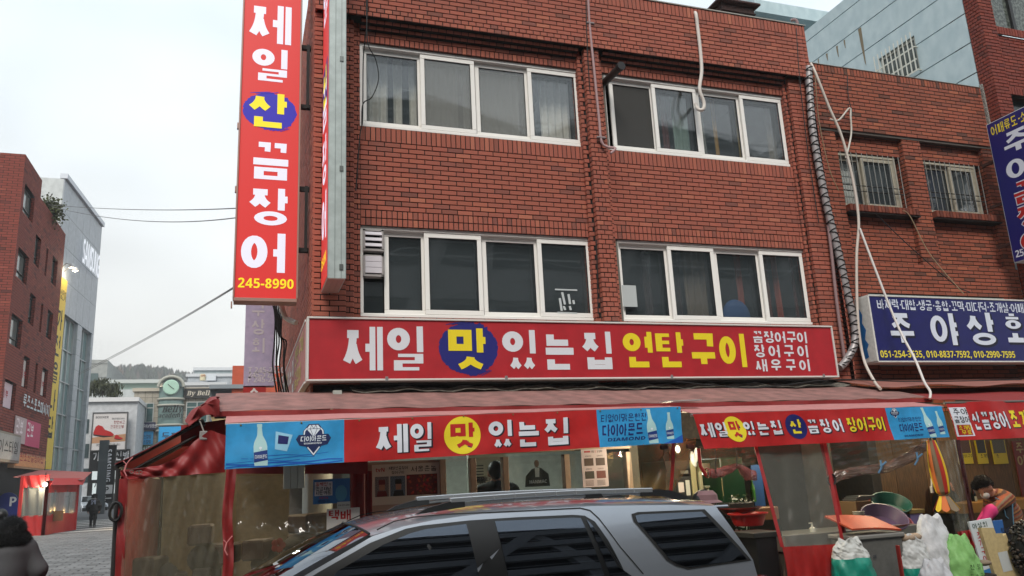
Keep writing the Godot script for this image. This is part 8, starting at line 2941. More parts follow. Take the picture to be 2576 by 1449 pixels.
	var cols = [Color(0.80, 0.66, 0.08), Color(0.62, 0.12, 0.04), Color(0.45, 0.38, 0.28), Color(0.74, 0.38, 0.14), Color(0.80, 0.68, 0.10), Color(0.60, 0.11, 0.04), Color(0.50, 0.40, 0.28), Color(0.72, 0.36, 0.14)]
	for k in 8:
		m = mb()
		m.sheet(func(u, v):
			var vy = lerp(1108.0, 1246.0, v)
			var ce = pz(lerp(2342.0, 2374.0, v), vy, 2.05)
			var an = TAU * (k + u) / 8.0 + 0.5
			var rad = (0.042 + 0.042 * sin(v * PI * 0.85)) * (1.0 + 0.18 * sin(u * PI)) * (0.45 if v > 0.98 else 1.0)
			return ce + Vector3(cos(an) * rad, 0, sin(an) * rad), 5, 24, 0.003)
		part("gore", m, mat(cols[k], 0.6), t)
		m = mb()
		m.sheet(func(u, v):
			var ce = pz(2374.0 + 8.0 * v, 1246.0 + 34.0 * v, 2.05)
			var an = TAU * (k + u) / 8.0 + 0.5
			var rad = 0.05 + 0.09 * v * (1.0 + 0.2 * sin(k * 2.0))
			return ce + Vector3(cos(an) * rad, -0.03 * sin(u * PI) * v, sin(an) * rad), 4, 6, 0.003)
		part("skirt", m, mat(cols[(k + 1) % 8] if k != 6 else Color(0.40, 0.40, 0.46), 0.6), t)
	m = mb()
	m.lathe([Vector2(0.06, -0.006), Vector2(0.064, 0.0), Vector2(0.06, 0.006)], pz(2374, 1246, 2.05), Basis(), 16)
	m.tube([pz(2340, 1100, 2.05), pz(2378, 1290, 2.05)], 0.012, 7)
	part("pole", m, mat(Color(0.35, 0.25, 0.12), 0.6), t)
	t = thing("end_vinyl_panel", "grimy vinyl end panel with a red foot between the stalls", "panel")
	vsheet("film", t, [2352, 1110, 2404, 1106, 2446, 1334, 2404, 1342], 2.02, glass(Color(0.42, 0.42, 0.38), 0.42, 0.2), 0.014, 16, 40)
	vsheet("dark_edge", t, [2404, 1106, 2414, 1106, 2458, 1332, 2446, 1334], 2.05, mat(Color(0.30, 0.07, 0.07), 0.5, 0.0, "patchy", 0.4), 0.01, 4, 30, 1.0, 0.004)
	vsheet("foot", t, [2408, 1338, 2456, 1330, 2488, 1455, 2440, 1460], 2.06, red, 0.02, 16, 14, 2.0, 0.004)
	m = mb()
	m.tube([pz(2350, 1100, 1.95), Vector3(8.8, 0.0, 1.95)], 0.022, 7)
	m.tube([pz(2352, 1290, 2.0), pz(2392, 1350, 2.25)], 0.014, 6)
	part("post", m, mat(Color(0.14, 0.13, 0.12), 0.7), t)
	t = thing("plywood_stall_wall", "brown plywood wall of the shellfish stall", "wall")
	for k in 7:
		m = mb()
		m.bb(Vector3(9.0 + k * 0.6, 0.0, 0.0), Vector3(9.593 + k * 0.6, 2.5, 0.03))
		part("plank", m, mat([Color(0.38, 0.28, 0.15), Color(0.34, 0.245, 0.13), Color(0.41, 0.30, 0.165)][k % 3], 0.7, 0.0, "streak", Vector3(0.25, 2.5, 0.25)), t)
	var lab = ["yellow menu poster with a stacked shellfish photograph on the plywood", "yellow menu poster with dark clams on the plywood wall", "yellow menu poster with a round dish on the plywood wall"]
	for k in 3:
		t = thing("yellow_menu_poster", lab[k], "poster")
		var x0 = [2404, 2452, 2492][k]; var x1 = [2450, 2488, 2538][k]
		var a = pz(x0, 1108, 0.06); var b = pz(x1, 1166, 0.06)
		m = mb()
		m.bb(Vector3(a.x, b.y, 0.045), Vector3(b.x, a.y, 0.06))
		part("sheet", m, mat(Color(0.60, 0.55, 0.05), 0.5), t)
		m = mb()
		m.bb(Vector3(a.x + 0.02, lerp(b.y, a.y, 0.45), 0.061), Vector3(b.x - 0.02, a.y, 0.064))
		part("photo", m, mat([Color(0.32, 0.22, 0.18), Color(0.16, 0.16, 0.15), Color(0.34, 0.33, 0.28)][k], 0.5, 0.0, "patchy", 0.15), t)
		m = mb()
		hangul(m, ["장어구이", "조개탕", "죽"][k], a.x + 0.06, lerp(b.y, a.y, 0.25), 0.055, 0.06, 0.01, 0.13, flat(0.061), 0.002)
		stuff(part("lettering", m, mat(Color(0.10, 0.09, 0.03), 0.5), t))
	t = thing("red_letter_strip", "red strip with faded yellow lettering on the plywood wall", "sign")
	m = mb()
	bx(m, 2546, 1110, 2600, 1260, 0.04, 0.06, 0.002)
	part("strip", m, mat(Color(0.36, 0.07, 0.06), 0.6), t)
	for k in 2: hangul(big(t, mat(Color(0.52, 0.46, 0.30), 0.6)), "주야"[k], pz(2552, 1120, 0.06).x, pz(2552, 1142 + k * 32, 0.06).y, 0.2, 0.18, 0, 0.16, flat(0.06), 0.003)
	t = thing("plank_table", "yellow wooden table top in the shellfish stall", "table")
	m = mb()
	bx(m, 2424, 1266, 2640, 1276, 0.3, 0.8, 0.006)
	part("top", m, mat(Color(0.52, 0.38, 0.13), 0.5), t)
	for x in [2440, 2600]:
		m = mb()
		var p = pz(x, 1276, 0.75)
		m.bb(Vector3(p.x, 0.0, 0.7), Vector3(p.x + 0.05, p.y, 0.75))
		part("leg", m, mat(Color(0.2, 0.15, 0.1), 0.7), t)
	t = thing("dark_bottle", "dark green bottle on the yellow table", "bottle", pz(2452, 1266, 0.6))
	m = mb()
	m.lathe([Vector2(0, 0), Vector2(0.035, 0), Vector2(0.035, 0.14), Vector2(0.014, 0.2), Vector2(0.014, 0.28), Vector2(0, 0.28)], Vector3.ZERO, Basis(), 14)
	part("glass", m, mat(Color(0.03, 0.05, 0.03), 0.1), t)
	m = mb()
	m.bb(Vector3(-0.022, 0.03, 0.034), Vector3(0.022, 0.1, 0.038))
	part("label", m, mat(Color(0.55, 0.55, 0.5), 0.6), t)
	t = thing("menu_board", "white standing board lettered in red and blue before the stall", "board")
	var z = 2.1
	var a3 = pz(2440, 1312, z); var b3 = pz(2498, 1312, z)
	var lean = Basis(Vector3.RIGHT, -0.08) * Basis(Z3, 0.07)
	var o = Vector3(a3.x + 0.06, 0.06, z + 0.05)
	var W = b3.x - a3.x; var H = a3.y - 0.06
	m = mb()
	m.cbox(o + lean * Vector3(W / 2, H / 2, 0), Vector3(W, H, 0.03), 0.004, lean)
	part("panel", m, mat(Color(0.72, 0.74, 0.75), 0.5), t)
	var bmp = func(x, y, off): return o + lean * Vector3(x, y, 0.016 + off)
	m = mb()
	hangul(m, "야상회", W * 0.08, H * 0.9, W * 0.2, H * 0.07, W * 0.03, 0.13, bmp, 0.002)
	stuff(part("lettering", m, mat(Color(0.06, 0.20, 0.12), 0.5), t))
	for k in 4:
		hangul(big(t, mat(Color(0.62, 0.06, 0.12), 0.5)), "조개구이"[k], W * 0.14, H * (0.77 - 0.098 * k), W * 0.24, H * 0.085, 0, 0.14, bmp, 0.002)
		hangul(big(t, mat(Color(0.08, 0.10, 0.42), 0.5)), "전복구이"[k], W * 0.56, H * (0.79 - 0.098 * k), W * 0.24, H * 0.085, 0, 0.14, bmp, 0.002)
	m = mb()
	m.poly([V2(0.005, 0.005), V2(W - 0.005, 0.005), V2(W - 0.005, H * 0.42), V2(0.005, H * 0.38)], bmp, 0.001)
	part("print", m, mat(Color(0.16, 0.40, 0.62), 0.5), t)
	t = thing("foam_board", "broken cream foam board leaning by the lettered board", "board")
	m = mb()
	var fo = Vector3(pz(2502, 1400, 2.2).x, 0.02, 2.22)
	m.poly([V2(0, 0), V2(0.42, 0), V2(0.36, 0.78), V2(0.31, 0.75), V2(0.3, 0.79), V2(0.2, 0.80), V2(0.19, 0.87), V2(-0.02, 0.9)], func(x, y, off): return fo + lean * Vector3(x, y, off), 0.0, 0.05)
	part("foam", m, mat(Color(0.70, 0.62, 0.44), 0.8, 0.0, "soft", 0.4), t)
	m = mb()
	m.poly(rect2(0.13, 0.35, 0.29, 0.58), func(x, y, off): return fo + lean * Vector3(x, y, off), 0.003)
	part("paper", m, mat(Color(0.68, 0.69, 0.68), 0.7), t)
	t = thing("blue_price_sign", "small blue price sign behind the foam board", "sign")
	m = mb()
	bx(m, 2499, 1310, 2530, 1350, 1.9, 1.92, 0.003)
	part("panel", m, mat(Color(0.14, 0.34, 0.58), 0.5), t)
	m = mb()
	hangul(m, "택배", pz(2516, 1320, 1.92).x, pz(2516, 1345, 1.92).y, 0.07, 0.08, 0.01, 0.15, flat(1.92), 0.003)
	stuff(part("lettering", m, mat(Color(0.08, 0.10, 0.2), 0.5), t))
	t = thing("shell_net", "net sack full of dark brown clams at the stall corner", "sack")
	m = mbc()
	var nc = pz(2592, 1385, 2.3)
	for i in 260:
		var d = Vector3(rr.randfn(), rr.randfn(), rr.randfn()).normalized()
		var p = nc + d * Vector3(0.24, 0.36, 0.2)
		m.col = lin(Color(0.16, 0.12, 0.09) * rr.randf_range(0.5, 1.5))
		m.ell(p, Vector3(0.03, 0.018, 0.026), Basis.from_euler(Vector3(rr.randf() * 6, rr.randf() * 6, 0)), 4, 7)
	stuff(part("clams", m, vmat(0.5), t))
	m = mb()
	m.ell(nc, Vector3(0.22, 0.34, 0.18))
	part("net", m, mat(Color(0.05, 0.06, 0.04), 0.9), t)
	t = thing("low_stool_log", "dark wooden stump with a stone beside the red foot", "stump")
	m = mb()
	m.lathe([Vector2(0, 0), Vector2(0.16, 0), Vector2(0.15, 0.42), Vector2(0, 0.42)], Vector3(pz(2468, 1430, 2.4).x, 0.0, 2.4), Basis(), 14)
	part("stump", m, mat(Color(0.14, 0.10, 0.07), 0.9, 0.0, "patchy", 0.3), t)
	m = mb()
	m.ell(pz(2476, 1416, 2.42), Vector3(0.09, 0.035, 0.07))
	part("stone", m, mat(Color(0.46, 0.40, 0.33), 0.8), t)
# ---------------------------------------------------------------- figures: tapered bones joined into one skin
# bones: [a, b, radius a, radius b, colour]; one continuous mesh
func flesh(bones, cell, k = 38.0, stripe = null):
	var lo = Vector3(1e9, 1e9, 1e9); var hi = -lo
	for b in bones:
		var r = Vector3.ONE * (max(b[2], b[3]) + cell * 4.0)
		lo = lo.min(b[0] - r).min(b[1] - r); hi = hi.max(b[0] + r).max(b[1] + r)
	var n = Vector3i(((hi - lo) / cell).ceil()) + Vector3i.ONE
	var F = PackedFloat32Array(); F.resize(n.x * n.y * n.z)
	var best = PackedFloat32Array(); best.resize(F.size()); best.fill(9.0)
	var own = PackedInt32Array(); own.resize(F.size())
	for bi in bones.size():
		var b = bones[bi]
		var r = Vector3.ONE * (max(b[2], b[3]) + cell * 3.5)
		var i0 = Vector3i(((b[0].min(b[1]) - r - lo) / cell).floor()).max(Vector3i.ZERO); var i1 = Vector3i(((b[0].max(b[1]) + r - lo) / cell).ceil()).min(n - Vector3i.ONE)
		var ab = b[1] - b[0]
		var L = max(ab.length_squared(), 1e-6)
		for x in range(i0.x, i1.x + 1):
			for y in range(i0.y, i1.y + 1):
				for z in range(i0.z, i1.z + 1):
					var p = lo + Vector3(x, y, z) * cell - b[0]
					var t = clamp(p.dot(ab) / L, 0.0, 1.0)
					var d = (p - ab * t).length() - lerp(b[2], b[3], t)
					var q = (x * n.y + y) * n.z + z
					F[q] += exp(-k * d)
					if d < best[q]:
						best[q] = d; own[q] = bi
	var m = mbc()
	var vid = {}
	var V = []; var C = []
	var off = []
	for c in 8: off.append(((c & 1) * n.y + ((c >> 1) & 1)) * n.z + ((c >> 2) & 1))
	for x in n.x - 1:
		for y in n.y - 1:
			for z in n.z - 1:
				var q = (x * n.y + y) * n.z + z
				var inside = 0
				for c in 8:
					if F[q + off[c]] > 1.0: inside += 1
				if inside == 0 or inside == 8: continue
				var s = Vector3.ZERO
				var cnt = 0
				for e in [[0, 1], [2, 3], [4, 5], [6, 7], [0, 2], [1, 3], [4, 6], [5, 7], [0, 4], [1, 5], [2, 6], [3, 7]]:
					var fa = F[q + off[e[0]]]; var fb = F[q + off[e[1]]]
					if (fa > 1.0) == (fb > 1.0): continue
					var la = log(max(fa, 1e-9)); var lb = log(max(fb, 1e-9))
					var t = la / (la - lb)
					var pa = Vector3(e[0] & 1, (e[0] >> 1) & 1, (e[0] >> 2) & 1); var pb = Vector3(e[1] & 1, (e[1] >> 1) & 1, (e[1] >> 2) & 1)
					s += pa.lerp(pb, t); cnt += 1
				vid[q] = V.size()
				V.append(lo + (Vector3(x, y, z) + s / cnt) * cell)
				var o = own[q]
				for c in 8:
					if F[q + off[c]] > 1.0: o = own[q + off[c]]
				C.append(o)
	var N = []
	N.resize(V.size()); N.fill(Vector3.ZERO)
	var quads = []
	var st = [n.y * n.z, n.z, 1]
	for q in vid:
		for ax in 3:
			var a = st[(ax + 1) % 3]; var b = st[(ax + 2) % 3]
			if (F[q] > 1.0) == (F[q + st[ax]] > 1.0): continue
			if not (vid.has(q - a) and vid.has(q - b) and vid.has(q - a - b)): continue
			var w = [vid[q], vid[q - a], vid[q - a - b], vid[q - b]]
			if F[q] <= 1.0: w.reverse()
			quads.append(w)
			var nn = (V[w[2]] - V[w[0]]).cross(V[w[3]] - V[w[1]])
			for e in w: N[e] += nn
	for w in quads:
		for tr in [[0, 1, 2], [0, 2, 3]]:
			for e in tr:
				var i = w[e]
				m.v.append(V[i]); m.n.append(N[i].normalized())
				var col = bones[C[i]][4]
				if stripe != null: col = stripe.call(V[i], C[i], col)
				m.c.append(lin(col))
	for i in range(0, m.v.size(), 3):
		if (m.v[i + 2] - m.v[i]).cross(m.v[i + 1] - m.v[i]).dot(m.n[i]) < 0.0:
			var v1 = m.v[i + 1]; var n1 = m.n[i + 1]; var c1 = m.c[i + 1]
			m.v[i + 1] = m.v[i + 2]; m.n[i + 1] = m.n[i + 2]; m.c[i + 1] = m.c[i + 2]
			m.v[i + 2] = v1; m.n[i + 2] = n1; m.c[i + 2] = c1
	return m
const SKIN = Color(0.66, 0.47, 0.38)
# five fingers and a thumb on a palm from wrist w along d, palm facing pn
func hand(w, d, pn, curl, s = 1.0, col = SKIN):
	var side = d.cross(pn).normalized()
	var b = [[w - d * 0.04, w + d * 0.07 * s, 0.026 * s, 0.03 * s, col], [w + d * 0.03 + side * 0.018 * s, w + d * 0.08 * s + side * 0.024 * s, 0.018 * s, 0.015 * s, col], [w + d * 0.03 - side * 0.018 * s, w + d * 0.075 * s - side * 0.026 * s, 0.018 * s, 0.014 * s, col]]
	for f in 4:
		var o = w + d * 0.08 * s + side * (0.03 - 0.02 * f) * s
		var L = [0.036, 0.041, 0.038, 0.029][f] * s
		var dd = d
		for j in 3:
			dd = (dd + pn * curl).normalized()
			b.append([o, o + dd * L * (1.0 - 0.2 * j), 0.0092 * s, 0.0082 * s, col])
			o += dd * L * (1.0 - 0.2 * j)
	var o2 = w + d * 0.025 * s + side * 0.026 * s
	var td = (d * 0.6 + side * 0.7 + pn * 0.3).normalized()
	b.append([o2, o2 + td * 0.042 * s, 0.012 * s, 0.0105 * s, col])
	b.append([o2 + td * 0.042 * s, o2 + (td * 0.6 + d * 0.5).normalized() * 0.07 * s, 0.0105 * s, 0.009 * s, col])
	return b
func head(t, c, f, up, hair, style, r = 0.1):
	var side = f.cross(up).normalized()
	var b = [[c + up * 0.03, c + up * 0.02 - f * 0.02, r * 0.92, r * 0.95, SKIN], [c, c - up * 0.07 + f * 0.025, r * 0.8, r * 0.55, SKIN], [c + f * r * 0.88, c + f * r * 1.06 - up * 0.035, 0.012, 0.017, SKIN]]
	for s in [-1, 1]: b.append([c + side * s * r * 0.92 - up * 0.01, c + side * s * r * 0.96 - up * 0.045, 0.016, 0.012, SKIN])
	part("head", flesh(b, 0.011, 60.0), vmat(0.6), t)
	var m = mb()
	for s in [-1, 1]: m.ell(c + f * r * 0.86 + side * s * 0.034, Vector3.ONE * 0.011)
	part("eye", m, mat(Color(0.05, 0.04, 0.04), 0.3), t)
	m = mb()
	m.ell(c + f * r * 0.80 - up * 0.07, Vector3(0.022, 0.006, 0.012), Basis(side, up, f))
	part("mouth", m, mat(Color(0.42, 0.2, 0.18), 0.5), t)
	var h = [[c + up * 0.045 - f * 0.02, c + up * 0.03 - f * 0.045, r * 1.02, r * 1.0, hair]]
	if style == "curly":
		var rr = RandomNumberGenerator.new()
		rr.seed = 6
		for k in 34:
			var d = Vector3(rr.randfn(), rr.randfn(), rr.randfn()).normalized()
			if d.dot(f) > 0.45 and d.dot(up) < 0.6: continue
			if d.dot(up) < -0.35: continue
			var p = c + up * 0.03 + d * r * 1.08
			h.append([p, p + d * 0.015, 0.028, 0.022, hair])
	elif style == "bob":
		for k in 7:
			var a = PI * (k - 3) / 3.4
			var d = (-f * cos(a) + side * sin(a))
			h.append([c + d * r * 0.75 + up * 0.03, c + d * r * 0.95 - up * 0.11, 0.05, 0.042, hair])
	else: h.append([c - f * 0.05, c - f * 0.06 - up * 0.05, r * 0.8, r * 0.55, hair])
	var hm = flesh(h, 0.012, 70.0)
	if style != "short": frizz(hm, 1 if style == "curly" else 4, 0.022 if style == "curly" else 0.05, up if style == "bob" else Vector3.ZERO)
	part("hair", hm, vmat(0.55), t)
func frizz(m, n, L, down):
	var rr = RandomNumberGenerator.new()
	rr.seed = 3
	m.col = m.c[0]
	for i in m.v.size():
		for j in n:
			var d = (m.n[i] * 0.35 - down * 0.8 + Vector3(rr.randfn(), rr.randfn(), rr.randfn()) * 0.4).normalized() * L * rr.randf_range(0.4, 1.2)
			var q = m.v[i] + m.n[i] * 0.002
			m.tri(q, q + d, q + d.cross(m.n[i]).normalized() * 0.004)
# a standing or walking figure, feet at the origin, facing +z
func stander(t, H, top, legs, step, wide, hair, style, arms_bent = false, shoe = Color(0.05, 0.05, 0.05)):
	var s = H / 1.7
	var b = []
	var V = func(x, y, z): return Vector3(x, y, z) * s
	b.append([V.call(0, 0.95, 0), V.call(0, 1.15, 0.0), 0.15 * wide, 0.15 * wide, top]); b.append([V.call(0, 1.15, 0), V.call(0, 1.33, 0.0), 0.15 * wide, 0.16 * wide, top])
	b.append([V.call(-0.12, 1.38, 0), V.call(0.12, 1.38, 0), 0.085 * wide, 0.085 * wide, top]); b.append([V.call(0, 1.38, 0), V.call(0, 1.5, 0.02), 0.07, 0.055, SKIN])
	for k in [-1, 1]:
		var el = V.call(0.27 * k * wide, 1.13, -0.02 + 0.03 * k * step); var wr = V.call(0.25 * k * wide, 0.9, 0.06)
		if arms_bent: wr = V.call(0.12 * k, 1.1, 0.22)
		b.append([V.call(0.19 * k, 1.38, 0), el, 0.075 * wide, 0.062 * wide, top]); b.append([el, wr, 0.06 * wide, 0.045 * wide, top])
		var kn = V.call(0.1 * k, 0.5, 0.05 + 0.12 * k * step); var an = V.call(0.1 * k, 0.1, 0.2 * k * step - 0.02)
		b.append([V.call(0.09 * k, 0.92, 0), kn, 0.1, 0.075, legs]); b.append([kn, an, 0.072, 0.05, legs]); b.append([an + Vector3(0, -0.04, -0.02), an + Vector3(0.01 * k, -0.06, 0.16), 0.045, 0.038, shoe])
		var d = (wr - el).normalized()
		part("hand", flesh(hand(wr + d * 0.02, d, Vector3(-k, 0, 0.2).normalized(), 0.35, s), 0.006, 150.0), vmat(0.6), t)
	part("body", flesh(b, 0.022 * s, 34.0), vmat(0.8), t)
	head(t, V.call(0, 1.59, 0.03), Vector3(0, -0.05, 1).normalized(), Vector3(0, 1, 0.05).normalized(), hair, style)
func facing(p): return atan2(CP.x - p.x, CP.z - p.z)

func people():
	var black = Color(0.035, 0.035, 0.04)
	var hairc = Color(0.025, 0.022, 0.022)
	var p = pd(27, 1345, 8.7)
	var t = thing("person", "person with black hair in a grey coat with a dark fur collar, seen from behind", "person", Vector3(p.x, 0, p.z))
	t.rotation.y = facing(p) + PI
	stander(t, 1.60, Color(0.27, 0.275, 0.285), black, 0.4, 1.18, hairc, "bob")
	var m
	var fur = []
	for k in 14:
		var a = TAU * k / 14.0
		fur.append([Vector3(cos(a) * 0.12, 1.385 + 0.02 * sin(a * 3), sin(a) * 0.11), Vector3(cos(a + 0.45) * 0.12, 1.385, sin(a + 0.45) * 0.11), 0.055, 0.055, hairc])
	m = flesh(fur, 0.014, 60.0)
	frizz(m, 2, 0.04, Vector3.ZERO)
	part("fur_collar", m, vmat(0.8), t)
	p = pg(6, 1372)
	p = pd(4, 1290, 15.0)
	t = thing("person", "person in a black padded jacket beside the blue board", "person", Vector3(p.x, gy(p.z), p.z))
	t.rotation.y = facing(p) + PI + 0.4
	stander(t, 1.62, black, black, 0.3, 1.2, hairc, "short")
	p = pg(232, 1327)
	t = thing("person", "person in black walking away with a white print on the jacket", "person", p)
	t.rotation.y = facing(p) + PI - 0.1
	stander(t, (pz(232, 1247, p.z).y - p.y), Color(0.07, 0.07, 0.065), black, 0.35, 1.15, hairc, "curly", false, Color(0.5, 0.5, 0.5))
	m = mb()
	m.poly(rect2(-0.11, 1.08, 0.09, 1.3), plane(Vector3(0, 0, -0.185), -X3, Y3), 0.0, 0.004)
	part("jacket_print", m, mat(Color(0.45, 0.48, 0.55), 0.7), t)
	m = mb()
	latin(m, "COVER", -0.14, 1.33, 0.05, plane(Vector3(0, 0, -0.175), -X3, Y3), 0.004, 1.1)
	stuff(part("lettering", m, mat(Color(0.7, 0.7, 0.7), 0.7), t))
	m = mb()
	m.tube([Vector3(-0.12, 1.46, -0.06), Vector3(0.02, 1.28, -0.19), Vector3(0.17, 1.02, -0.16)], 0.014, 6)
	part("bag_strap", m, mat(Color(0.03, 0.03, 0.03), 0.7), t)
	p = pz(1247, 1185, -0.35)
	t = thing("person", "person in black standing inside the glazed shop", "person", Vector3(p.x, 0.03, p.z))
	t.rotation.y = PI - 0.3
	stander(t, 1.98, black, black, 0.0, 1.1, hairc, "short")
	p = pz(1768, 1250, 2.45)
	t = thing("person", "person in a maroon padded coat and mauve hat behind the car", "person", Vector3(p.x, 0, p.z))
	t.rotation.y = 1.2
	stander(t, p.y + 0.03, Color(0.36, 0.05, 0.06), black, 0.2, 1.25, hairc, "short", true)
	m = mb()
	var hy = (p.y + 0.03) / 1.7
	m.lathe([Vector2(0.17, 1.60 * hy), Vector2(0.125, 1.63 * hy), Vector2(0.12, 1.69 * hy), Vector2(0.08, 1.735 * hy), Vector2(0, 1.74 * hy)], Vector3(0, 0, 0.03), Basis(), 18)
	part("hat", m, mat(Color(0.45, 0.33, 0.34), 0.8), t)
	p = pz(2418, 1240, 0.55)
	t = thing("person", "person in a black padded jacket seated at the yellow table", "person", Vector3(p.x, 0, 0.25))
	t.rotation.y = 1.1
	stander(t, 1.42, black, black, 0.0, 1.2, hairc, "short", true)
	t = thing("person", "person in an orange striped sweater, pink sleeves and white mask bending over the stall", "person")
	var z = 1.15
	var J = func(x, y, dz): return pz(x, y, z + dz)
	var sw = Color(0.55, 0.26, 0.10)
	var pk = Color(0.72, 0.18, 0.42)
	var hip = J.call(2552, 1332, 0.0); var mid = J.call(2538, 1290, 0.0); var ch = J.call(2516, 1256, 0.02); var nk = J.call(2496, 1243, 0.03); var hd = J.call(2476, 1228, 0.04)
	var b = [[hip, mid, 0.155, 0.15, sw], [mid, ch, 0.15, 0.145, sw], [ch + Vector3(0, 0, 0.1), ch + Vector3(0, 0, -0.12), 0.09, 0.09, sw], [ch, nk, 0.085, 0.062, sw], [nk, hd + Vector3(0.03, -0.02, 0), 0.055, 0.05, SKIN]]
	var wrists = []
	for s in [1, -1]:
		var sh = ch + Vector3(0.0, 0.0, 0.16 * s - 0.02); var el = J.call(2494 - (0 if s > 0 else 6), 1284, 0.2 * s); var wr = J.call(2474 - (0 if s > 0 else 8), 1315, 0.14 * s)
		b.append([sh, el, 0.075, 0.066, sw]); b.append([el, wr, 0.072, 0.056, pk]); wrists.append([el, wr])
		var kn = Vector3(hip.x - 0.02, 0.5, z + 0.1 * s); var an = Vector3(hip.x + 0.02, 0.1, z + 0.1 * s)
		b.append([hip + Vector3(0, -0.05, 0.09 * s), kn, 0.11, 0.08, black]); b.append([kn, an, 0.075, 0.055, black]); b.append([an + Vector3(0, -0.05, 0), an + Vector3(-0.16, -0.06, 0), 0.045, 0.04, Color(0.1, 0.1, 0.1)])
	var ax = (ch - hip).normalized()
	var pal = [Color(0.50, 0.24, 0.12), Color(0.24, 0.14, 0.10), Color(0.52, 0.36, 0.20), Color(0.38, 0.14, 0.10), Color(0.40, 0.34, 0.27)]
	part("body", flesh(b, 0.014, 42.0, func(v, o, c): return pal[int(floor((v - hip).dot(ax) / 0.022)) % 5 if (v - hip).dot(ax) > 0 else (5 + int(floor((v - hip).dot(ax) / 0.022)) % 5) % 5] if c == sw else c), vmat(0.85), t)
	for w in wrists:
		var d = (w[1] - w[0]).normalized()
		part("hand", flesh(hand(w[1] + d * 0.02, d, Vector3(-0.3, -0.9, 0).normalized(), 0.35), 0.005, 160.0), vmat(0.6), t)
	head(t, hd, Vector3(-0.72, -0.68, 0.1).normalized(), Vector3(-0.66, 0.74, 0).normalized(), hairc, "curly")
	var f = Vector3(-0.72, -0.68, 0.1).normalized()
	m = mb()
	m.ell(hd + f * 0.075 - Vector3(-0.66, 0.74, 0) * 0.055, Vector3(0.062, 0.062, 0.05), Basis(f.cross(Vector3(-0.66, 0.74, 0)), Vector3(-0.66, 0.74, 0), f).orthonormalized())
	part("mask", m, mat(Color(0.76, 0.75, 0.74), 0.8), t)
	m = mb()
	var ap = func(u, v): return ch.lerp(Vector3(hip.x - 0.18, 0.45, hip.z), v) + Vector3(-0.12 - 0.05 * sin(v * PI), -0.05, lerp(-0.2, 0.2, u)) + Vector3(0.10 * pow(abs(u - 0.5) * 2.0, 2.0), 0, 0)
	m.sheet(ap, 12, 12, 0.004)
	part("apron", m, mat(Color(0.03, 0.035, 0.05), 0.8), t)
	m = mb()
	var ed = []
	for i in 13: ed.append(ap.call(1.0, i / 12.0) + Vector3(0, 0, 0.004))
	m.tube(ed, 0.008, 6)
	m.tube([J.call(2504, 1252, 0.17), J.call(2522, 1262, 0.2), J.call(2530, 1298, 0.18), J.call(2545, 1312, 0.17), J.call(2556, 1340, 0.15), J.call(2560, 1380, 0.15)], 0.008, 6)
	part("apron_binding", m, mat(Color(0.30, 0.46, 0.55), 0.7), t)
# ---------------------------------------------------------------- curtains, fans, pipes, cables, and the things in the lane
func run(called, label, cat, pts, r, col, rough = 0.6, sides = 7):
	var p = []
	for q in pts: p.append(pz(q[0], q[1], q[2]))
	var c = Curve3D.new()
	for i in p.size():
		var tg = (p[min(i + 1, p.size() - 1)] - p[max(i - 1, 0)]) * 0.17
		c.add_point(p[i], -tg, tg)
	c.bake_interval = 0.05 if (p[0] - p[-1]).length() < 12.0 else 0.6
	var m = mb()
	m.tube(Array(c.get_baked_points()), r, sides)
	return solo(called, m, mat(col, rough), label, cat)
func curtain(label, x0, x1, y0, y1, z, col, ph):
	var m = mb()
	m.grid(func(u, v): return Vector3(lerp(x0, x1, u), lerp(y0, y1, v), z + 0.03 * sin(u * (x1 - x0) * 55.0 + ph) + 0.01 * sin(v * 5.0 + u * 9.0)), int((x1 - x0) * 60) + 4, 6)
	solo("curtain", m, mat(col, 0.9, 0.0, "soft", 0.4), label, "curtain")
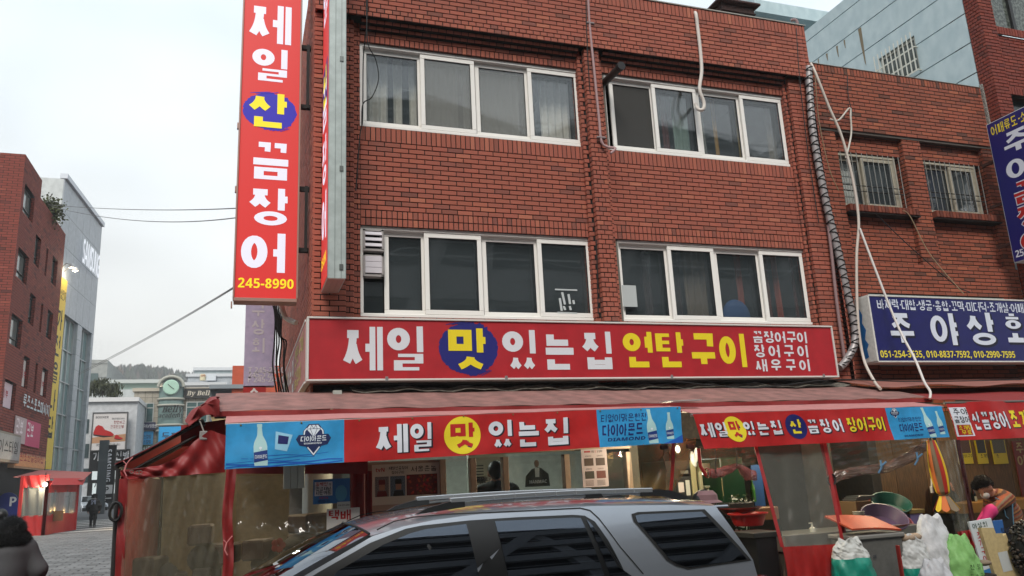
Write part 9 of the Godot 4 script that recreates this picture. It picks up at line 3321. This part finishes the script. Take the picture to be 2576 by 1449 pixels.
func details():
	var m
	var t
	var wh = Color(0.74, 0.72, 0.68)
	var g = [[1.45, 1.86], [1.94, 2.07], [2.16, 2.90], [2.99, 3.12], [3.2, 3.86], [3.96, 4.10], [4.18, 4.7]]
	var i = 0
	for q in g:
		curtain("pale grey top floor curtain, number %s of seven counted from the corner pier" % ["one", "two", "three", "four", "five", "six", "seven"][i], q[0], q[1], 6.2, 8.2, -0.32 - 0.05 * (i % 2), Color(0.84, 0.84, 0.80), i * 1.3)
		i += 1
	for q in [[5.5, 6.0, Color(0.10, 0.10, 0.10), "dark top floor curtain behind the insect screen"], [6.06, 6.25, Color(0.60, 0.54, 0.34), "yellowed top floor curtain right of the insect screen"], [6.3, 6.42, Color(0.34, 0.12, 0.10), "narrow maroon curtain on the top floor"], [6.5, 6.82, Color(0.52, 0.62, 0.58), "pale green top floor curtain behind the hanging hose"], [6.95, 7.12, Color(0.5, 0.52, 0.5), "grey top floor curtain right of the hanging hose"], [7.25, 7.35, Color(0.62, 0.48, 0.20), "narrow mustard curtain on the top floor"], [7.7, 7.9, Color(0.60, 0.52, 0.30), "cream curtain in the last top floor pane"], [8.3, 8.5, Color(0.42, 0.38, 0.28), "olive curtain at the right end of the top floor"]]:
		curtain(q[3], q[0], q[1], 6.2, 8.2, -0.33, q[2], q[0])
	for q in [[5.72, 5.85, Color(0.15, 0.08, 0.07), "dark brown middle floor curtain by the taped notice"], [6.18, 6.38, Color(0.13, 0.06, 0.055), "chocolate curtain in the second middle floor pane"], [6.42, 6.8, Color(0.42, 0.38, 0.32), "beige curtain in the second middle floor pane"], [7.35, 7.47, Color(0.50, 0.20, 0.09), "orange curtain before the blue cushion"], [7.85, 7.97, Color(0.34, 0.16, 0.10), "rust brown curtain in the last middle floor pane"], [8.05, 8.2, Color(0.55, 0.22, 0.09), "bright orange curtain in the last middle floor pane"], [8.42, 8.5, Color(0.42, 0.14, 0.06), "burnt orange curtain at the right end of the middle floor"]]:
		curtain(q[3], q[0], q[1], 3.6, 5.5, -0.33, q[2], q[0])
	m = mb()
	m.ell(pz(1853, 800, -0.35), Vector3(0.26, 0.3, 0.1))
	solo("blue_cushion", m, mat(Color(0.10, 0.27, 0.46), 0.8), "blue cushion pressed against the middle floor window", "cushion")
	for k in 2:
		t = thing("fan_louvre", ["white fan louvre with its slats open", "white fan louvre with its slats shut"][k], "vent")
		var a = pz(912, 578 + k * 64, 0.06); var b = pz(964, 634 + k * 64, 0.06)
		m = mb()
		for e in [[a.x, b.y, a.x + 0.03, a.y], [b.x - 0.03, b.y, b.x, a.y], [a.x, b.y, b.x, b.y + 0.03], [a.x, a.y - 0.02, b.x, a.y]]: m.bb(Vector3(e[0], e[1], -0.02), Vector3(e[2], e[3], 0.10))
		part("frame", m, mat(Color(0.62, 0.60, 0.59), 0.5), t)
		m = mb()
		m.bb(Vector3(a.x + 0.01, b.y + 0.01, -0.03), Vector3(b.x - 0.01, a.y - 0.01, -0.021))
		part("back", m, mat(Color(0.03, 0.03, 0.03), 0.8), t)
		for j in 3:
			m = mb()
			var y = lerp(b.y + 0.04, a.y - 0.02, (j + 0.5) / 3.0)
			m.cbox(Vector3((a.x + b.x) / 2, y, 0.11), Vector3(b.x - a.x - 0.05, (a.y - b.y - 0.06) / 3.0 * (0.75 if k == 0 else 0.97), 0.012), 0.004, Basis(Vector3.RIGHT, -0.5 if k == 0 else 0.0))
			part("slat", m, mat(Color(0.80, 0.78, 0.80), 0.45), t)
	t = thing("window_notice", "white notice sheet taped inside the middle floor window", "notice")
	m = mb()
	var na = pz(1563, 717, 0.05); var nb = pz(1604, 772, 0.05)
	m.bb(Vector3(na.x, nb.y, 0.045), Vector3(nb.x, na.y, 0.05))
	part("sheet", m, mat(Color(0.68, 0.70, 0.70), 0.6), t)
	t = thing("tape_marks", "strips of white tape left on the dark window pane", "tape")
	m = mb()
	for q in [[[1396, 728], [1452, 730]], [[1402, 786], [1452, 788]], [[1408, 750], [1413, 782]], [[1414, 735], [1421, 766]], [[1430, 740], [1434, 765]], [[1442, 755], [1444, 765]], [[1433, 770], [1436, 780]], [[1418, 770], [1422, 780]]]:
		var p0 = pz(q[0][0], q[0][1], 0.05); var p1 = pz(q[1][0], q[1][1], 0.05)
		stroke(m, [V2(p0.x, p0.y), V2(p1.x, p1.y)], false, 0.035, 0.02, flat(0.052), 0.0)
	stuff(part("strip", m, mat(Color(0.70, 0.72, 0.72), 0.7), t))
	run("drain_pipe", "thin white pipe down the middle brick pier", "pipe", [[1478, -40, 0.34], [1483, 60, 0.3], [1495, 180, 0.3], [1507, 300, 0.3], [1513, 356, 0.3], [1530, 370, 0.32], [1548, 373, 0.4], [1536, 386, 0.45]], 0.02, Color(0.62, 0.50, 0.50))
	for q in [[1484, 58], [1512, 346]]:
		m = mb()
		m.cbox(pz(q[0], q[1], 0.3), Vector3(0.14, 0.03, 0.04), 0.006)
		solo("pipe_clamp", m, mat(Color(0.5, 0.46, 0.46), 0.5), "%s clamp on the thin pier pipe" % ("upper" if q[1] < 100 else "lower"), "clamp")
	run("white_hose", "slack white hose hanging before the top floor windows", "hose", [[1742, 36, 0.1], [1750, 34, 0.33], [1755, 70, 0.34], [1762, 130, 0.34], [1765, 180, 0.35], [1760, 225, 0.36], [1771, 258, 0.36], [1768, 276, 0.36], [1756, 274, 0.3], [1750, 262, 0.1]], 0.028, Color(0.78, 0.75, 0.72), 0.6, 9)
	t = thing("exhaust_stub", "short steel exhaust stub by the top floor window", "pipe")
	m = mb()
	m.tube([Vector3(5.12, 7.62, 0.0), Vector3(5.15, 7.62, 0.55)], 0.055, 14)
	part("stub", m, mat(Color(0.28, 0.26, 0.25), 0.45, 0.6), t)
	m = mb()
	m.tube([Vector3(5.15, 7.62, 0.551), Vector3(5.153, 7.62, 0.62)], 0.066, 14)
	part("collar", m, mat(Color(0.10, 0.09, 0.09), 0.5), t)
	run("grey_conduit", "mauve grey conduit down the right edge of the brick front", "conduit", [[1990, 52, 0.2], [2001, 50, 0.26], [2008, 70, 0.27], [2028, 200, 0.27], [2052, 360, 0.27], [2085, 580, 0.27], [2105, 760, 0.27], [2125, 905, 0.27]], 0.026, Color(0.52, 0.42, 0.42))
	run("white_pipe", "white pipe sagging between the two brick fronts", "pipe", [[2040, 160, 0.1], [2052, 185, 0.3], [2085, 268, 0.32], [2118, 345, 0.34], [2145, 450, 0.35], [2160, 555, 0.36], [2155, 650, 0.36], [2158, 800, 0.36], [2172, 900, 0.4], [2200, 960, 0.8], [2215, 978, 1.1]], 0.022, Color(0.74, 0.70, 0.66), 0.6, 9)
	run("white_pole_pipe", "straight white pipe crossing before the blue sign", "pipe", [[2163, 575, 0.4], [2250, 800, 0.72], [2300, 900, 1.1], [2325, 960, 1.45], [2340, 985, 1.6], [2339, 1003, 1.65]], 0.018, Color(0.78, 0.76, 0.74), 0.5, 9)
	run("old_white_tube", "kinked white tube end hanging on the brown brick", "tube", [[2088, 300, 0.06], [2110, 302, 0.1], [2137, 272, 0.12], [2140, 295, 0.12], [2141, 340, 0.12], [2128, 398, 0.2]], 0.016, Color(0.72, 0.70, 0.66))
	t = thing("wrapped_hose", "silver lagged hose bound with black cord beside the brick corner", "hose")
	var c = Curve3D.new()
	var hp = [[2034, 168], [2038, 250], [2045, 330], [2062, 430], [2085, 540], [2110, 640], [2132, 740], [2150, 820], [2148, 870], [2128, 908], [2112, 925]]
	for k in hp.size():
		var p = pz(hp[k][0], hp[k][1], 0.30)
		var tg = (pz(hp[min(k + 1, 10)][0], hp[min(k + 1, 10)][1], 0.30) - pz(hp[max(k - 1, 0)][0], hp[max(k - 1, 0)][1], 0.30)) * 0.17
		c.add_point(p, -tg, tg)
	c.bake_interval = 0.06
	m = mb()
	m.tube(Array(c.get_baked_points()), 0.058, 12)
	part("hose", m, mat(Color(0.60, 0.58, 0.58), 0.45, 0.3), t)
	m = mb()
	for s in [1, -1]:
		var sp = []
		var L = c.get_baked_length()
		for k in 420:
			var d = L * k / 420.0
			sp.append(c.sample_baked(d) + Vector3(cos(d * 42.0 * s), 0.15 * sin(d * 42.0 * s), sin(d * 42.0 * s)) * 0.064)
		m.tube(sp, 0.009, 4)
	part("cord", m, mat(Color(0.03, 0.03, 0.03), 0.7), t)
	var bk = Color(0.03, 0.03, 0.03)
	var lines = [["thin black cable down the left window edge", [[920, -20, 0.34], [922, 60, 0.33], [914, 150, 0.22], [912, 300, 0.2], [905, 345, 0.2], [895, 480, 0.2]]], ["black cable looping over the first top floor pane", [[925, -20, 0.34], [924, 100, 0.33], [945, 150, 0.3], [952, 200, 0.3], [935, 245, 0.3], [913, 262, 0.24], [910, 320, 0.22]]], ["black cable in the corner of the middle pier", [[1474, 0, 0.33], [1478, 130, 0.3], [1490, 330, 0.2], [1498, 500, 0.18], [1505, 790, 0.2]]], ["black cable down the right pier", [[2003, 70, 0.3], [2012, 200, 0.3], [2035, 400, 0.26], [2060, 560, 0.26]]], ["dark cable slung over the brown brick toward the blue sign", [[2205, 540, 0.06], [2300, 630, 0.2], [2400, 715, 0.3], [2440, 735, 0.4]]], ["pale cord slanting over the brown brick", [[2270, 530, 0.06], [2290, 545, 0.1], [2340, 640, 0.2], [2425, 740, 0.4]]], ["tan cable beside the wrapped hose", [[2050, 180, 0.1], [2060, 300, 0.12], [2085, 420, 0.12], [2110, 480, 0.12]]], ["black cable before the brown brick top", [[2132, 190, 0.05], [2134, 240, 0.06], [2143, 280, 0.08], [2140, 300, 0.1]]], ["slack wire along the awning top", [[1700, 960, 0.6], [1900, 975, 0.7], [2100, 955, 0.7], [2300, 960, 0.9], [2570, 955, 0.9]]]]
	for q in lines: run("wall_cable", q[0], "cable", q[1], 0.008, Color(0.55, 0.47, 0.36) if q[0].begins_with("pale") or q[0].begins_with("tan") else bk, 0.6, 5)
	for q in [["upper overhead line over the lane", [120, 515], [592, 524], 8], ["lower overhead line over the lane", [130, 520], [592, 548], 22], ["twin overhead line rising to the lightbox sign", [196, 940], [588, 722], 6], ["second strand of the line rising to the lightbox sign", [196, 944], [588, 725], 6]]:
		var pts = []
		for k in 13:
			var u = k / 12.0
			pts.append([lerp(q[1][0], q[2][0], u), lerp(q[1][1], q[2][1], u) + q[3] * 4.0 * u * (1.0 - u), lerp(-28.0, -0.4, sqrt(u))])
		run("overhead_line", q[0], "cable", pts, 0.008, Color(0.35, 0.35, 0.36), 0.6, 4)
	t = thing("faded_purple_sign", "faded lilac sign board with ghosted numbers on the side wall", "sign")
	var z = -3.2
	var a = pz(622, 757, z); var b = pz(690, 970, z)
	m = mb()
	m.bb(Vector3(a.x - 0.02, b.y, z - 0.25), Vector3(b.x, a.y + 1.0, z))
	part("board", m, mat(Color(0.64, 0.60, 0.70), 0.6, 0.0, "weather", 1.0), t)
	m = mb()
	for q in [["구", 782], ["상", 826], ["회", 872]]: gl(m, q[0], 632, 668, q[1] - 22, q[1] + 16, z, 0.14)
	stuff(part("lettering", m, mat(Color(0.70, 0.68, 0.70), 0.7), t))
	m = mb()
	for k in 3: latin(m, ["T 245-2400", "245-1731", "F 245-2401"][k], pz(624, 940, z).x, pz(640, 938 + k * 12, z).y, 0.09, flat(z), 0.004, 0.9)
	stuff(part("numbers", m, mat(Color(0.72, 0.70, 0.72), 0.7), t))
	t = thing("red_su_sign", "small red sign with one white syllable below the lilac board", "sign")
	a = pz(612, 973, z); b = pz(668, 1015, z)
	m = mb()
	m.bb(Vector3(a.x, b.y, z - 0.2), Vector3(b.x, a.y, z - 0.02))
	part("board", m, mat(Color(0.60, 0.11, 0.10), 0.5), t)
	gl(big(t, mat(Color(0.78, 0.76, 0.76), 0.5)), "수", 624, 654, 974, 1006, z - 0.02, 0.17)
	for k in 6:
		var x = 690.0 + k * 6.0
		run("side_cable", "black cable of the bundle by the lilac sign, strand %s" % ["one", "two", "three", "four", "five", "six"][k], "cable", [[686 + k * 5, 762, -2.0], [692 + k * 3, 800 + k * 9, -2.0], [x, 860, -2.1], [x - 4 + 3 * sin(k * 2.0), 920, -2.1], [x + 6, 990, -2.2]], 0.012, bk, 0.6, 5)
	run("white_elbow_conduit", "curved white conduit under the lightbox sign", "conduit", [[706, 760, -0.6], [712, 785, -0.6], [722, 802, -0.6], [745, 812, -0.5]], 0.035, wh, 0.5, 9)
	t = thing("small_red_tent", "small red market tent with clear vinyl sides across the lane", "tent")
	var red = mat(Color(0.62, 0.09, 0.085), 0.55)
	var p0 = pg(112, 1347); var p1 = pg(188, 1332); var p2 = pg(40, 1340)
	z = p0.z
	var q3 = pz(60, 1340, z)
	var H = pz(112, 1195, z).y
	var gy0 = gy(z)
	var X0 = pz(48, 1300, z).x; var X1 = pz(112, 1300, z).x; var X2 = pz(190, 1300, z - 3.0).x
	var vin = glass(Color(0.62, 0.62, 0.58), 0.35, 0.2)
	for e in [[X0, z, X1, z, H], [X1, z, X2, z - 3.0, H - 0.25]]:
		var A = Vector3(e[0], 0, e[1]); var B = Vector3(e[2], 0, e[3])
		var y0 = gy(e[3])
		var F = func(ya, yb, o): return func(u, v): return A.lerp(B, u) + Vector3(0.03 * sin(u * 14.0), lerp(ya, yb, v), 0.04 * sin(u * 17.0 + v * 3.0) + o)
		m = mb()
		m.sheet(F.call(gy0, gy0 + 0.85, 0.0), 14, 3, 0.01)
		part("skirt", m, red, t)
		m = mb()
		m.grid(F.call(gy0 + 0.8, e[4] - 0.4, -0.02), 14, 3)
		part("vinyl_window", m, vin, t)
		m = mb()
		m.sheet(F.call(e[4] - 0.5, e[4], 0.02), 14, 3, 0.01)
		part("valance", m, red, t)
		for P in [A, B]:
			m = mb()
			m.bb(P + Vector3(-0.06, gy0, -0.03), P + Vector3(0.06, e[4], 0.09))
			part("post", m, red, t)
	m = mb()
	m.sheet(func(u, v): return Vector3(lerp(X0 - 0.3, X2 + 0.3, u), lerp(H + 0.35, H - 0.05, v) - 0.2 * u, lerp(z - 4.5, z + 0.25, v) - 2.6 * u * v), 12, 6, 0.02)
	part("roof", m, mat(Color(0.52, 0.26, 0.24), 0.7), t)
	m = mb()
	m.sheet(func(u, v): return Vector3(lerp(X1 + 0.2, X2 + 0.3, u), H - 0.15 - 0.3 * v, lerp(z - 0.2, z - 3.0, u) + 0.6 * v), 10, 3, 0.01)
	part("awning", m, mat(Color(0.66, 0.16, 0.15), 0.6), t)
	var lb = thing("tent_bulb", "bare lit bulb hanging in the small red tent", "lamp")
	var lc = pz(113, 1219, z + 0.2)
	m = mb()
	m.ell(lc, Vector3.ONE * 0.1)
	part("bulb", m, glow(Color(1.0, 0.95, 0.85), 4.0), lb)
	m = mb()
	m.tube([lc + Vector3(0, 0.1, 0), lc + Vector3(0, 0.5, 0)], 0.02, 5)
	part("cable", m, mat(bk, 0.7), lb)
	var ol = OmniLight3D.new()
	ol.light_color = Color(1.0, 0.93, 0.82); ol.light_energy = 1.5; ol.light_size = 0.1; ol.omni_range = 9.0; ol.omni_attenuation = 2.0; ol.shadow_enabled = true
	lb.add_child(ol)
	ol.position = lc
	for k in 2:
		t = thing("red_stool", ["red plastic stool close to the tent post", "red plastic stool toward the tent opening"][k], "stool", pg(104 + k * 16, 1344 - k * 3) + Vector3(0, 0, 0.3))
		m = mb()
		m.cbox(Vector3(0, 0.44, 0), Vector3(0.36, 0.05, 0.36), 0.015)
		part("seat", m, red, t)
		for sx in [-1, 1]:
			for sz in [-1, 1]:
				m = mb()
				m.box(Vector3(sx * 0.16, 0.21, sz * 0.16), Vector3(0.06, 0.42, 0.06))
				part("leg", m, red, t)
	m = mb()
	m.cbox(pz(137, 1298, z - 1.0), Vector3(0.62, 0.42, 0.4), 0.01)
	solo("tent_carton", m, mat(Color(0.42, 0.29, 0.17), 0.8), "brown carton stacked inside the small red tent", "carton")
	t = thing("blue_arch_board", "blue arched parking board with white letters by the dark shop", "board")
	z = pg(20, 1345).z + 1.0
	a = pz(-6, 1237, z); b = pz(38, 1345, z)
	m = mb()
	var ar = [V2(a.x, gy(z)), V2(b.x, gy(z))]
	for k in 9: ar.append(V2((a.x + b.x) / 2 + cos(PI * k / 8.0) * (b.x - a.x) / 2, a.y - 0.5 + 0.45 * sin(PI * k / 8.0)))
	m.poly(ar, flat(z), 0.0, 0.12)
	part("panel", m, mat(Color(0.05, 0.14, 0.46), 0.5), t)
	m = mb()
	latin(m, "P", a.x + 0.5, a.y - 0.65, 0.4, flat(z), 0.01)
	latin(m, "24", b.x - 0.5, a.y - 1.6, 0.25, flat(z), 0.01)
	part("lettering", m, mat(Color(0.8, 0.82, 0.84), 0.5), t)
	t = thing("pole_sign", "tall grey pole carrying a black upright SAMSUNG parking sign", "sign")
	z = -53.0
	a = pz(252, 1108, z); b = pz(262, 1298, z)
	m = mb()
	m.bb(Vector3(a.x, gy(z), z - 0.2), Vector3(b.x, a.y, z + 0.2))
	part("pole", m, mat(Color(0.30, 0.33, 0.34), 0.5, 0.3), t)
	a = pz(266, 1120, z); b = pz(284, 1262, z)
	m = mb()
	m.bb(Vector3(a.x, b.y, z - 0.15), Vector3(b.x, a.y, z + 0.15))
	part("panel", m, mat(Color(0.03, 0.03, 0.035), 0.4), t)
	m = mb()
	latin(m, "SAMSUNG", 0, 0, 0.34, func(x, y, o): return Vector3(a.x + 0.1 + y, a.y - 0.3 - x, z + 0.16), 0.0, 1.0)
	part("lettering", m, mat(Color(0.85, 0.86, 0.88), 0.5), t)
	m = mb()
	m.bb(Vector3(a.x + 0.07, b.y + 0.55, z + 0.15), Vector3(b.x - 0.07, b.y + 1.15, z + 0.17))
	part("p_panel", m, mat(Color(0.8, 0.8, 0.8), 0.5), t)
	m = mb()
	latin(m, "P", a.x + 0.16, b.y + 0.65, 0.38, flat(z + 0.17), 0.01)
	part("p_letter", m, mat(bk, 0.5), t)
	m = mb()
	stroke(m, [V2(b.x - 0.1, b.y + 0.25), V2(a.x + 0.1, b.y + 0.25)], false, 0.06, 0.06, flat(z + 0.15), 0.01)
	stroke(m, [V2(a.x + 0.24, b.y + 0.4), V2(a.x + 0.1, b.y + 0.25), V2(a.x + 0.24, b.y + 0.1)], false, 0.06, 0.06, flat(z + 0.15), 0.012)
	part("arrow", m, mat(Color(0.8, 0.8, 0.8), 0.5), t)
	var cp = pg(222, 1294)
	t = thing("silver_saloon", "silver saloon car waiting at the crossing beyond the walker", "car", cp, "", 0.35)
	var pt = mat(Color(0.70, 0.72, 0.74), 0.3, 0.3)
	m = mb()
	m.grid(func(u, v):
		var zz = lerp(2.3, -2.3, u)
		var pr = [[2.3, 0.55], [2.2, 0.78], [1.2, 0.95], [0.35, 1.42], [-0.9, 1.42], [-1.7, 1.05], [-2.2, 1.0], [-2.3, 0.6]]
		var y = 0.5
		for k in 7:
			if zz <= pr[k][0] and zz >= pr[k + 1][0]: y = lerp(pr[k][1], pr[k + 1][1], (pr[k][0] - zz) / (pr[k][0] - pr[k + 1][0]))
		var w = abs(v - 0.5) * 2.0
		var hw = 0.92
		var s = sign(v - 0.5)
		if w > 0.55: return Vector3(s * hw * (1.0 - 0.04 * (w - 0.55)), lerp(min(y, 0.92), 0.28, (w - 0.55) / 0.45), zz)
		return Vector3(s * lerp(0.0, 1.0, w / 0.55) * (hw if y < 0.96 else lerp(hw, 0.66, (y - 0.96) / 0.46)), y - (0.0 if w < 0.4 else (w - 0.4) / 0.15 * max(0.0, y - 0.92) * 0.12), zz), 46, 24)
	part("body", m, pt, t)
	m = mb()
	m.quad(Vector3(-0.8, 0.99, 1.17), Vector3(0.8, 0.99, 1.17), Vector3(0.6, 1.39, 0.45), Vector3(-0.6, 1.39, 0.45))
	part("windscreen", m, mat(Color(0.35, 0.38, 0.40), 0.05, 0.9), t)
	for s in [-1, 1]:
		m = mb()
		m.quad(Vector3(s * 0.885, 0.99, 1.0), Vector3(s * 0.70, 1.36, 0.3), Vector3(s * 0.70, 1.36, -0.9), Vector3(s * 0.885, 0.99, -1.5))
		part("side_glass", m, mat(Color(0.12, 0.13, 0.14), 0.05), t)
		m = mb()
		m.cbox(Vector3(s * 0.68, 0.68, 2.28), Vector3(0.36, 0.14, 0.1), 0.03)
		part("headlight", m, mat(Color(0.66, 0.68, 0.7), 0.1), t)
		for zz in [1.45, -1.4]:
			m = mb()
			m.lathe([Vector2(0, 0.1), Vector2(0.2, 0.1), Vector2(0.32, 0.1), Vector2(0.33, -0.1), Vector2(0, -0.1)], Vector3(s * 0.86, 0.33, zz), Basis(Z3, PI / 2), 18)
			part("wheel", m, mat(Color(0.04, 0.04, 0.04), 0.8), t)
	m = mb()
	m.bb(Vector3(-0.45, 0.5, 2.28), Vector3(0.45, 0.76, 2.33)); m.bb(Vector3(-0.85, 0.26, 2.26), Vector3(0.85, 0.38, 2.32))
	part("grille", m, mat(Color(0.08, 0.08, 0.085), 0.4), t)
	var sp2 = pg(300, 1322)
	t = thing("scooter", "dark motor scooter with its headlamp lit behind the tent corner", "scooter", sp2, "", facing(sp2) - 0.2)
	for zz in [0.55, -0.55]:
		m = mb()
		m.lathe([Vector2(0.16, 0.06), Vector2(0.28, 0.05), Vector2(0.30, 0.0), Vector2(0.28, -0.05), Vector2(0.16, -0.06)], Vector3(0, 0.3, zz), Basis(Z3, PI / 2), 20)
		part("wheel", m, mat(bk, 0.8), t)
	m = mb()
	m.ell(Vector3(0, 0.72, 0.42), Vector3(0.22, 0.36, 0.16)); m.ell(Vector3(0, 0.58, -0.4), Vector3(0.18, 0.2, 0.55))
	part("fairing", m, mat(Color(0.06, 0.06, 0.065), 0.3), t)
	m = mb()
	m.tube([Vector3(-0.36, 1.08, 0.3), Vector3(0, 1.02, 0.42), Vector3(0.36, 1.08, 0.3)], 0.025, 7)
	part("handlebar", m, mat(Color(0.3, 0.3, 0.3), 0.4, 0.5), t)
	m = mb()
	m.ell(Vector3(0, 0.82, 0.56), Vector3(0.11, 0.09, 0.05))
	part("headlamp", m, glow(Color(1.0, 0.78, 0.45), 4.0), t)
	var hl = SpotLight3D.new()
	hl.light_color = Color(1.0, 0.8, 0.5); hl.light_energy = 1.0; hl.light_size = 0.08; hl.spot_range = 12.0; hl.spot_angle = 40.0; hl.shadow_enabled = true
	t.add_child(hl)
	hl.position = Vector3(0, 0.82, 0.64)
	hl.rotation = Vector3(-0.1, PI, 0)
	t = thing("person", "rider in dark clothes seated on the scooter", "person", sp2 + Vector3(0, 0.05, 0))
	t.rotation.y = facing(sp2) - 0.2
	t.translate_object_local(Vector3(0, 0, -0.35))
	stander(t, 1.62, bk, bk, 0.5, 1.1, bk, "short", true)
